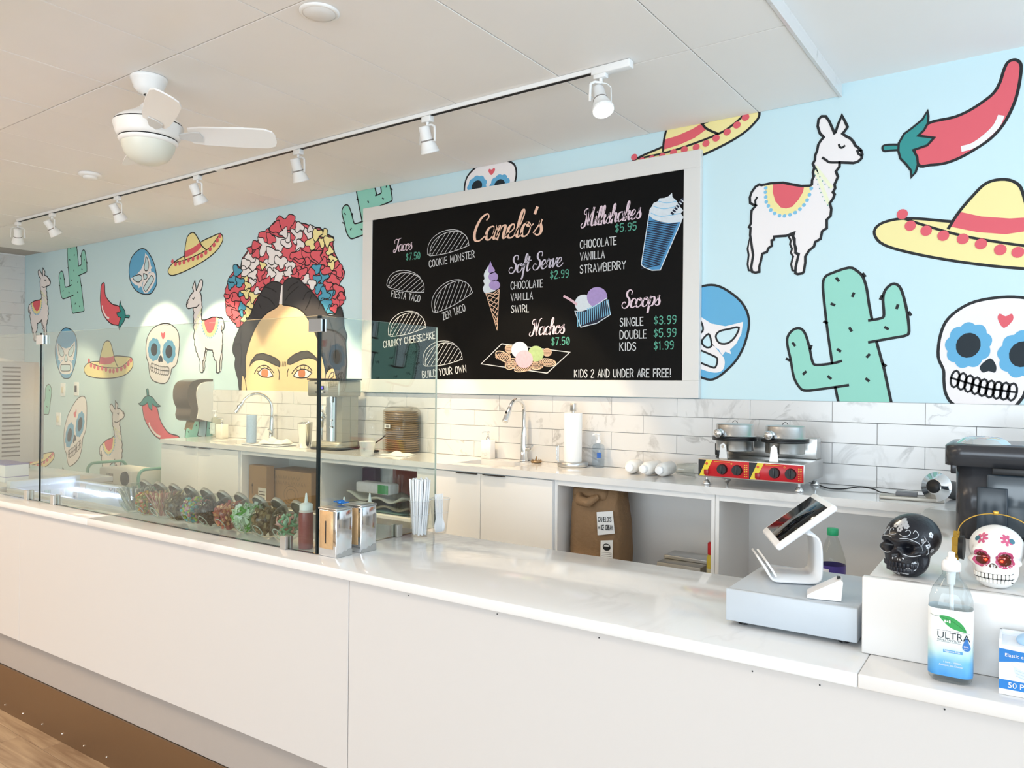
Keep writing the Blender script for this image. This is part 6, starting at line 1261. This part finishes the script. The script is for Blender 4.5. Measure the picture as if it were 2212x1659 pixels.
# cloths
def cloth(name, lb, x, y, sx, sy, hgt, rz, seed, z=Z0):
    rg = random.Random(seed); n, m = 22, 16; mb = MB(); v = []; f = []; ph = [rg.uniform(0, 6) for _ in range(4)]
    for j in range(m+1):
        for i in range(n+1):
            u, w_ = i/n*2-1, j/m*2-1; e = max(0, 1-max(abs(u), abs(w_))**3); hh = hgt*e*(.35+.65*abs(math.sin(2.2*u+ph[0])*math.cos(1.9*w_+ph[1])))+hgt*.25*e*math.sin(5*u+4*w_+ph[2])
            k = 1+.08*math.sin(3*math.atan2(w_, u)+ph[3]); v.append((u*sx*k, w_*sy*k, .003+max(0, hh)))
    for j in range(m):
        for i in range(n): a = j*(n+1)+i; f.append((a, a+1, a+n+2, a+n+1))
    mb.add(v, f, 0, True); k = len(v); mb.add([(x_, y_, .0005) for x_, y_, z_ in v], [tuple(reversed(q_)) for q_ in f], 0, True)
    rim = [i for i in range(n)]+[n+(n+1)*j for j in range(m)]+[m*(n+1)+n-i for i in range(n)]+[(m-j)*(n+1) for j in range(m)]
    mb.f += [[rim[i], k+rim[i], k+rim[(i+1) % len(rim)], rim[(i+1) % len(rim)]] for i in range(len(rim))]; mb.m += [0]*len(rim); mb.s += [True]*len(rim)
    return tag(mb.build(name, mat('white_cloth', '#f3f0ea', .9), None, (x, y, z), rz), lb, 'cloth')
cloth('folded_cloth', 'white folded cloth in front of the wrapped tray stack', -3.50, 3.66, .10, .07, .022, .2, 3)
# paper cup, plug and cord
t = thing('paper_cup', 'white paper cup with a small printed mark by the mixer', 'cup', (-3.63, 3.512, Z0)); mb = MB(); mb.lathe([(.0005, .003), (.038, .003), (.0385, 0), (.0395, 0), (.052, .088), (.0545, .091), (.0525, .093), (.050, .088), (.038, .006)], 30, caps=False); c = mb.build('cup', mat('cup_white', '#f8f5ee', .6), t)
mb = MB(); mb.tube([tuple(Vector((.0462*math.cos(-1.2+.12*math.cos(a)), .0462*math.sin(-1.2+.12*math.cos(a)), .045+.007*math.sin(a)))) for a in [2*PI*i/16 for i in range(16)]], .0009, 5, closed=True); mb.build('printed_mark', mat('mark_grey', '#8f8c86', .6), c)
t = thing('wall_outlet', 'white wall outlet with a black plug behind the tray stack', 'outlet', (-3.83, WY-.0112, 1.475)); mb = MB(); mb.rbox(-.035, .035, -.006, -.0003, -.058, .058, .002); mb.build('plate', M_plastic, t); mb = MB(); mb.rbox(-.014, .014, -.035, -.0063, -.012, .016, .004); mb.build('plug', M_black, t)
mb = MB(); mb.tube(smoothpts([(-3.83, 3.885, 1.475), (-3.87, 3.87, 1.44), (-3.95, 3.86, Z0+.03), (-4.02, 3.85, Z0+.02), (-4.05, 3.84, Z0+.012)], 6), .0045, 8); mixer_cord = mb
mb = MB(); mb.tube(smoothpts([(-3.86, 3.72, Z0+.006), (-3.80, 3.66, Z0+.006), (-3.74, 3.70, Z0+.006), (-3.78, 3.76, Z0+.008), (-3.86, 3.74, Z0+.006)], 6), .005, 8); tag(mb.build('cord_loop', M_black), 'short black cord loop lying behind the paper cup', 'cord')
# milkshake mixer
mx = thing('milkshake_mixer', 'steel milkshake mixer with blue lit display behind the glass corner', 'mixer', (-4.17, 3.72, Z0), .12)
M_mix = mat('mixer_grey', '#a9a698', .35, .6)
mb = MB(); loft(mb, [(rsec(.29, .24, .05), 0), (rsec(.29, .24, .05), .012)]); mb.build('rubber_foot', M_black, mx)
mb = MB(); loft(mb, [(rsec(.28, .23, .05), .0125), (rsec(.275, .225, .05), .05), (rsec(.24, .2, .05), .056)]); mb.build('base', M_mix, mx)
mb = MB(); v = [(-.02, .02), (.125, .02), (.12, .105), (-.02, .105)]; mb.prism(v, .0565, .37); mb.prism([(.075, -.07), (.125, -.07), (.122, .02), (.075, .02)], .0565, .37); mb.build('column', M_mix, mx)
mb = MB(); mb.lathe([(.052, .057), (.052, .365)], 24, 0, TR(.0, -.015, 0), caps=False); mb.build('steel_sleeve', M_steel, mx)
mb = MB(); mb.rbox(-.145, .145, -.125, .11, .371, .485, .012, seg=3); hd = mb.build('head', M_mix, mx)
mb = MB(); mb.rbox(-.150, .150, -.13, .115, .4855, .497, .005); mb.build('top_cover', M_black, hd)
mb = MB(); mb.rbox(-.138, .05, -.1275, -.1255, .39, .475, .001, seg=1); pn = mb.build('display_panel', mat('panel_silver', '#b5b2a8', .35, .5), hd)
mb = MB(); mb.rbox(-.05, .012, -.1295, -.1277, .418, .445, .001, seg=1); mb.build('screen_bezel', M_black, pn)
mb = MB(); mb.rbox(-.042, .004, -.1303, -.1296, .423, .440, .0004, seg=1); mb.build('lit_screen', mat('blue_lcd', '#5a50ff', .3, emit='#5b4dff', estr=2.2), pn)
mb = MB(); mb.rbox(-.075, -.035, -.129, -.1277, .458, .47, .0005, seg=1); mb.build('badge', M_black, pn)
for i in range(4): mb = MB(); mb.rbox(-.07+i*.026, -.054+i*.026, -.1292, -.1277, .396, .406, .0004, seg=1); mb.build('button', M_black if i != 2 else M_plastic, pn)
mb = MB()
for i in range(5): mb.box(.065, .13, -.1262, -.1252, .40+i*.014, .4025+i*.014)
o = mb.build('warning_text', mat('faint_grey_print', '#8d8b82', .5), hd); o['kind'] = 'stuff'
mb = MB(); mb.cyl((.03, -.072, .33), (.03, -.072, .371), .016, .018, 16); mb.cyl((.03, -.072, .16), (.03, -.072, .33), .0045, n=10); mb.lathe([(.004, .15), (.016, .152), (.016, .162), (.004, .166)], 16, 0, TR(.03, -.072, 0)); mb.lathe([(.004, .2), (.012, .203), (.012, .21), (.004, .213)], 16, 0, TR(.03, -.072, 0)); mb.build('spindle', M_chrome, mx)
mixer_cord.v = [tuple((Matrix.Translation((-4.17, 3.72, Z0)) @ Matrix.Rotation(.12, 4, 'Z')).inverted() @ Vector(v)) for v in mixer_cord.v]; mixer_cord.build('power_cord', M_black, mx)
# steel cups and spare spindles
def cup(x, y, lb, h=.175, r=.05):
    t = thing('steel_cup', lb, 'cup', (x, y, Z0), 0, 'steel mixing cups'); mb = MB(); mb.lathe([(.0005, 0), (r*.72, 0), (r*.74, .003), (r*.97, h), (r, h+.001), (r, h+.004), (r*.95, h+.003), (r*.7, .006), (.0005, .005)], 28, caps=False); mb.build('shell', M_chrome, t)
cup(-4.455, 3.70, 'polished steel mixing cup, leftmost beside the mixer'); cup(-4.375, 3.62, 'polished steel mixing cup nearest the glass corner strip')
t = thing('spindle_rack', 'rack of chrome mixer parts between the cups and mixer', 'rack', (-4.40, 3.83, Z0)); mb = MB(); mb.lathe([(.0005, 0), (.055, 0), (.055, .012), (.0005, .014)], 24, caps=False); mb.build('base', M_steel, t)
for i, (dx, dy, h) in enumerate(((-.03, 0, .30), (0, .02, .27), (.03, 0, .34), (0, -.03, .25))):
    mb = MB(); mb.cyl((dx, dy, .0145), (dx, dy, h), .005, n=8); mb.lathe([(.004, h*.55), (.014, h*.57), (.014, h*.7), (.018, h*.72), (.018, h*.85), (.004, h*.9)], 14, 0, TR(dx, dy, 0)); mb.build('spindle', M_chrome, t)
# left sink area
t = thing('patterned_canister', 'pale blue patterned cylinder standing at the left sink', 'canister', (-4.955, 3.60, Z0+.0125)); mb = MB(); mb.lathe([(.0005, 0), (.037, 0), (.0375, .002), (.0375, .205), (.036, .208), (.0005, .208)], 30, caps=False); mb.build('body', mat('blue_speckle', '#a9bfd6', .4, noise=.3, nscale=160), t)
t = thing('serving_tray', 'flat white tray under the cloths beside the left tap', 'tray', (-4.80, 3.64, Z0)); mb = MB(); loft(mb, [(rsec(.40, .20, .02), 0), (rsec(.42, .22, .02), .010), (rsec(.415, .215, .02), .0105), (rsec(.39, .19, .02), .004)]); mb.build('tray', M_plastic, t)
cloth('crumpled_cloth', 'crumpled white cloth lying on the flat tray', -4.76, 3.655, .11, .065, .045, .3, 9, Z0+.0125)
pump_bottle(-5.62, 3.80, 'square cream soap dispenser with chrome pump at the left sink', .085, .065, .115, mat('cream_ceramic', '#f3ecdc', .35), M_chrome, sq=True)
pump_bottle(-5.80, 3.86, 'clear sanitizer pump bottle with green leaf label beside the towel dispenser', .085, .06, .17, glassmat('far_bottle_plastic', '#f0f2ea', .03, 1.4), M_plastic, (-.035, .035, .03, .12, mat('far_label', '#c9d8d4', .5, noise=.4, nscale=40)))
# paper towel dispenser on the wall
xr = -5.965; xl = onY(374, 870, WY-.235).x
dsp = thing('towel_dispenser', 'smoke-brown paper towel dispenser on the mural wall', 'towel dispenser', ((xl+xr)/2, WY, 1.48)); w = (xr-xl)/2; M_smk = mat('smoke_brown_plastic', '#5d5347', .18, 0, .6)
prof = smoothpts([(-.0, .375), (-.10, .375), (-.19, .355), (-.232, .30), (-.238, .22), (-.225, .165), (-.205, .12), (-.215, .07), (-.2, .03), (-.17, .015)], 4)+[(-.10, .012), (-.02, .02)]
mb = MB(); n = len(prof); vs = [(s_*w, y, z) for s_ in (-1, 1) for y, z in prof]; mb.add(vs, [list(range(n)), list(range(2*n-1, n-1, -1))], 0); mb.add(vs, [(i, n+i, n+i+1, i+1) for i in range(n-1)]+[(n-1, 2*n-1, n, 0)], 0, True); mb.build('cover', M_smk, dsp)
mb = MB(); pb = smoothpts([(-.001, .355), (-.08, .35), (-.14, .32), (-.16, .24), (-.14, .12), (-.155, .04)], 3)+[(-.001, .0)]; n = len(pb); vs = [(x_, y, z) for x_ in (w+.0006, w+.016) for y, z in pb]; mb.add(vs, [list(range(n)), list(range(2*n-1, n-1, -1))]+[(i, n+i, n+(i+1) % n, (i+1) % n) for i in range(n)], 0); mb.build('side_plate', mat('dispenser_white', '#eceae6', .4), dsp)
mb = MB(); mb.add([(-w*.55, -.14, .014), (w*.55, -.14, .014), (w*.5, -.165, -.06), (w*.1, -.17, -.045), (-w*.5, -.165, -.062)]+[(-w*.55, -.137, .014), (w*.55, -.137, .014), (w*.5, -.162, -.06), (w*.1, -.167, -.045), (-w*.5, -.162, -.062)], [(0, 1, 2, 3, 4), (9, 8, 7, 6, 5)]+[(i, 5+i, 5+(i+1) % 5, (i+1) % 5) for i in range(5)]); mb.build('hanging_towel', mat('brown_paper_towel', '#a88f68', .9), dsp)

# ------------------------------------------------------------------ in the open bays
M_box = mat('cardboard', '#a9875f', .75, noise=.12, nscale=25); K_ink = mat('brown_ink', '#4f3b28', .7)
def cbox(a_px, b_px, top, Yf, shelf, depth, lb, rz=0):
    x0 = onY(a_px, 1050, Yf).x; x1 = onY(b_px, 1050, Yf).x; z1 = onY((a_px+b_px)/2, top, Yf).z; w = x1-x0
    t = thing('cardboard_box', lb, 'box', ((x0+x1)/2, Yf, shelf+.001), rz); mb = MB(); mb.rbox(-w/2, w/2, 0, depth, 0, z1-shelf, .003, seg=1, smooth=False); mb.build('carton', M_box, t); return t, w, z1-shelf
t, w, h = cbox(538, 575, 1006, 3.54, .93, .07, 'narrow brown cardboard box with an arrow mark in the left bay')
d = Draw((0, -.0004, 0), (1, 0, 0), (0, 0, 1), (0, -1, 0)); 
d.stroke([(-w*.3, h-.21), (-w*.3, h-.15)], .006, K_ink, 1); d.fill([(-w*.3-.012, h-.155), (-w*.3+.012, h-.155), (-w*.3, h-.13)], K_ink, 1); d.build('printed_arrow', t)
mb = MB(); mb.box(w*.05, w*.5, -.0015, -.0003, .006, max(.05, h-.16)); nt_ = mb.build('paper_note', mat('note_white', '#ece6d8', .7), t); mb = MB()
for i in range(4): mb.box(w*.1, w*.44, -.0022, -.0016, max(.04, h-.19)-i*.022, max(.046, h-.184)-i*.022)
o = mb.build('note_lines', K_ink, nt_); o['kind'] = 'stuff'
t, w, h = cbox(579, 672, 1018, 3.62, .93, .24, 'wide brown carton with faded print in the left bay')
d = Draw((0, -.0004, 0), (1, 0, 0), (0, 0, 1), (0, -1, 0)); M_fade = mat('faded_ink', '#7d6546', .7)
d.stroke([(-w*.40, h-.21), (-w*.40, h-.15)], .006, K_ink, 1); d.fill([(-w*.40-.012, h-.155), (-w*.40+.012, h-.155), (-w*.40, h-.13)], K_ink, 1)
for k, (z, n) in enumerate(((h-.05, 12), (h-.09, 14))):
    for i in range(n): x = -w*.44+i*w*.06; d.stroke([(x, z-.012), (x+.006, z+.012), (x+.018, z-.012)], .004, M_fade, 1)
for r in (.05, .08): d.stroke([(w*.05+r*math.cos(a), h-.17+r*.8*math.sin(a)) for a in [2*PI*i/24 for i in range(24)]], .004, M_fade, 1, True)
d.build('printed_marks', t)
# second bay: packets on stacked trays
SB = 1.001
def packet(lb, xp, yp, Yf, size, mats, rz=0, base=None, tilt=0):
    q = onY(xp, yp, Yf); t = thing('food_packet', lb, 'packet', (q.x, Yf, base if base is not None else q.z), rz); w, dp, h = size
    mb = MB(); mb.rbox(-w/2, w/2, -dp/2, dp/2, 0, h, min(.012, h*.3)); b_ = mb.build('pack', mats[0], t)
    if len(mats) > 1: mb = MB(); mb.box(w*.18, w*.49, -dp/2-.001, -dp/2-.0003, h*.08, h*.92); mb.build('printed_end', mats[1], b_)
    return t
zt_ = onY(830, 1100, 3.62).z
t = thing('plastic_bin', 'clear grey plastic bin under the packets in the second bay', 'bin', (-3.60, 3.69, SB)); mb = MB(); loft(mb, [(rsec(.50, .26, .03), 0), (rsec(.58, .30, .03), zt_-SB)]); mb.build('tub', mat('sea_green_bin', '#6f918a', .3), t)
for i, (dz, dx, lb, cl) in enumerate(((.001, .0, 'lower brown paper tray with a wavy rim on the bin', '#8a8878'), (.052, -.03, 'upper pale paper tray with a wavy rim under the green packet', '#c9cfc8'))):
    mb = MB(); n = 24; v = []
    for j in range(7):
        for k in range(n+1):
            u = k/n*2-1; w_ = j/6*2-1; v.append((u*.25, w_*.12, .022+.022*(u*u)+.016*math.sin(6*u+i)*abs(w_)-.012*(1-abs(w_))))
    f = [(j*(n+1)+k, j*(n+1)+k+1, (j+1)*(n+1)+k+1, (j+1)*(n+1)+k) for j in range(6) for k in range(n)]; m0 = len(v); mb.add(v, f, 0, True); mb.add([(x, y, max(0, z-.012)) for x, y, z in v], [tuple(reversed(q)) for q in f], 0, True); rim = [k for k in range(n)]+[n+(n+1)*j for j in range(6)]+[6*(n+1)+n-k for k in range(n)]+[(6-j)*(n+1) for j in range(6)]
    mb.f += [[rim[k], m0+rim[k], m0+rim[(k+1) % len(rim)], rim[(k+1) % len(rim)]] for k in range(len(rim))]; mb.m += [0]*len(rim); mb.s += [True]*len(rim)
    t = thing('paper_tray', lb, 'tray', (-3.58+dx, 3.67, zt_+dz)); mb.build('tray', mat('tray_'+cl.strip('#'), cl, .5), t)
packet('green and white food packet lying on top of the trays', 815, 1050, 3.60, (.30, .10, .068), [mat('packet_white', '#d5dce6', .4, noise=.15, nscale=60), mat('packet_green', '#2f9450', .4, noise=.3, nscale=40)], 0, zt_+.105)
packet('dark red printed box at the back of the second bay', 880, 1038, 3.868, (.24, .05, .32), [mat('box_dark_red', '#8d2f22', .5, noise=.25, nscale=25)], 0, SB)
packet('small purple box behind the green packet', 802, 1055, 3.868, (.13, .06, .24), [mat('box_purple', '#4d2346', .5, noise=.3, nscale=50)], 0, SB)
# third bay: paper sack, steel box, spray can
SB = .801
sk_ = thing('paper_sack', 'large brown kraft paper sack with folded top and two white labels', 'sack', (-2.0, 3.66, SB), .02)
M_sack = mat('kraft_paper', '#8f7152', .75, noise=.12, nscale=14, bump=1.0, bscale=26); mb = MB(); rg = random.Random(12); secs = []
for z, sx, sy, dx in ((0, .96, .9, 0), (.03, 1.04, 1.0, 0), (.15, 1.06, 1.04, 0), (.3, 1.02, 1.02, 0), (.40, .98, .9, -.005), (.46, .95, .72, -.01), (.495, .88, .5, -.02), (.512, .8, .36, -.03)):
    secs.append(([(x*sx+dx+rg.uniform(-.006, .006), y*sy+rg.uniform(-.006, .006)) for x, y in rsec(.282, .22, .05, 4)], z))
loft(mb, secs); mb.build('body', M_sack, sk_)
mb = MB(); mb.rbox(-.115, .09, -.07, .07, -.032, .032, .025, M=TR(-.01, -.035, .466, .22, .05, 0)); mb.build('folded_top', M_sack, sk_)
mb = MB(); mb.tube([(-.07, -.118, .45), (-.05, -.15, .425), (.0, -.155, .42), (.04, -.12, .45)], [.02, .028, .028, .015], 8); mb.build('fold_roll', M_sack, sk_)
M_lbl = mat('sack_label', '#eceef0', .6)
mb = MB(); mb.add([(.035, -.1235, .37), (.128, -.1225, .385), (.140, -.1215, .27), (.042, -.1235, .25)], [(3, 2, 1, 0)]); l1 = mb.build('handwritten_label', M_lbl, sk_)
d = Draw((.035, -.1245, .0), (1, .012, 0), (0, 0, 1), (0, -1, 0), .0004)
def sword(txt, x, z, w, h, rot=.09):
    q = 0; tot = sum(CH[c][0]+1.3 for c in txt)
    for c in txt:
        for s_ in CH[c][1]:
            q2 = s_ if c not in CURVY else smoothpts(s_, 4); d.stroke([(x+(q+a)*w/tot, z+b_*h/10+rot*(q+a)*w/tot) for a, b_ in q2], .0030, K_line, 2)
        q += CH[c][0]+1.3
sword("CANELO'S", .010, .322, .078, .024); sword('+ ICE CREAM', .012, .280, .084, .024)
d.build('handwriting', sk_)
mb = MB(); mb.add([(.060, -.1235, .225), (.130, -.1222, .235), (.128, -.1222, .08), (.058, -.1235, .075)], [(3, 2, 1, 0)]); mb.build('printed_label', M_lbl, sk_)
d = Draw((-.022, -.1250, .0), (1, .012, 0), (0, 0, 1), (0, -1, 0), .0004); d.stroke([(.117+.02*math.cos(a), .195+.016*math.sin(a)) for a in [2*PI*i/20 for i in range(20)]], .005, K_line, 1, True); d.fill([(.095, .197), (.139, .199), (.137, .188), (.117, .178), (.097, .187)], K_line, 1)
for i in range(9): d.stroke([(.088, .165-i*.009), (.146, .167-i*.009)], .0022, mat('label_grey_lines', '#7d8084', .6), 1)
d.build('label_print', sk_)
sb_ = thing('steel_box', 'low steel box with a flat lid beside the paper sack', 'box', (-1.535, 3.72, SB)); mb = MB(); mb.rbox(-.115, .115, -.12, .10, 0, .145, .003); mb.build('case', mat('dull_steel', '#b3afa8', .4, .7), sb_); mb = MB(); mb.rbox(-.117, .117, -.03, .102, .1455, .165, .003); mb.build('lid', M_steel, sb_)
mb = MB(); mb.cyl((.02, -.121, .06), (.02, -.127, .06), .035, n=24); mb.build('round_emblem', M_black, sb_)
sc = thing('spray_can', 'yellow spray can with a red cap standing in the right bay', 'spray can', (-1.362, 3.62, SB)); mb = MB(); mb.lathe([(.0005, 0), (.031, 0), (.032, .004), (.032, .20), (.026, .214), (.024, .216)], 24, caps=False); mb.build('can', mat('can_yellow', '#d9c24a', .4, noise=.15, nscale=40), sc); mb = MB(); mb.lathe([(.028, .2165), (.028, .268), (.024, .274), (.0005, .275)], 22, caps=False); mb.build('cap', mat('cap_red', '#c5262c', .4), sc)
mb = MB(); mb.lathe([(.0325, .06), (.0325, .15)], 24, caps=False); mb.build('label', mat('can_label', '#cfc9a8', .5, noise=.3, nscale=60), sc)
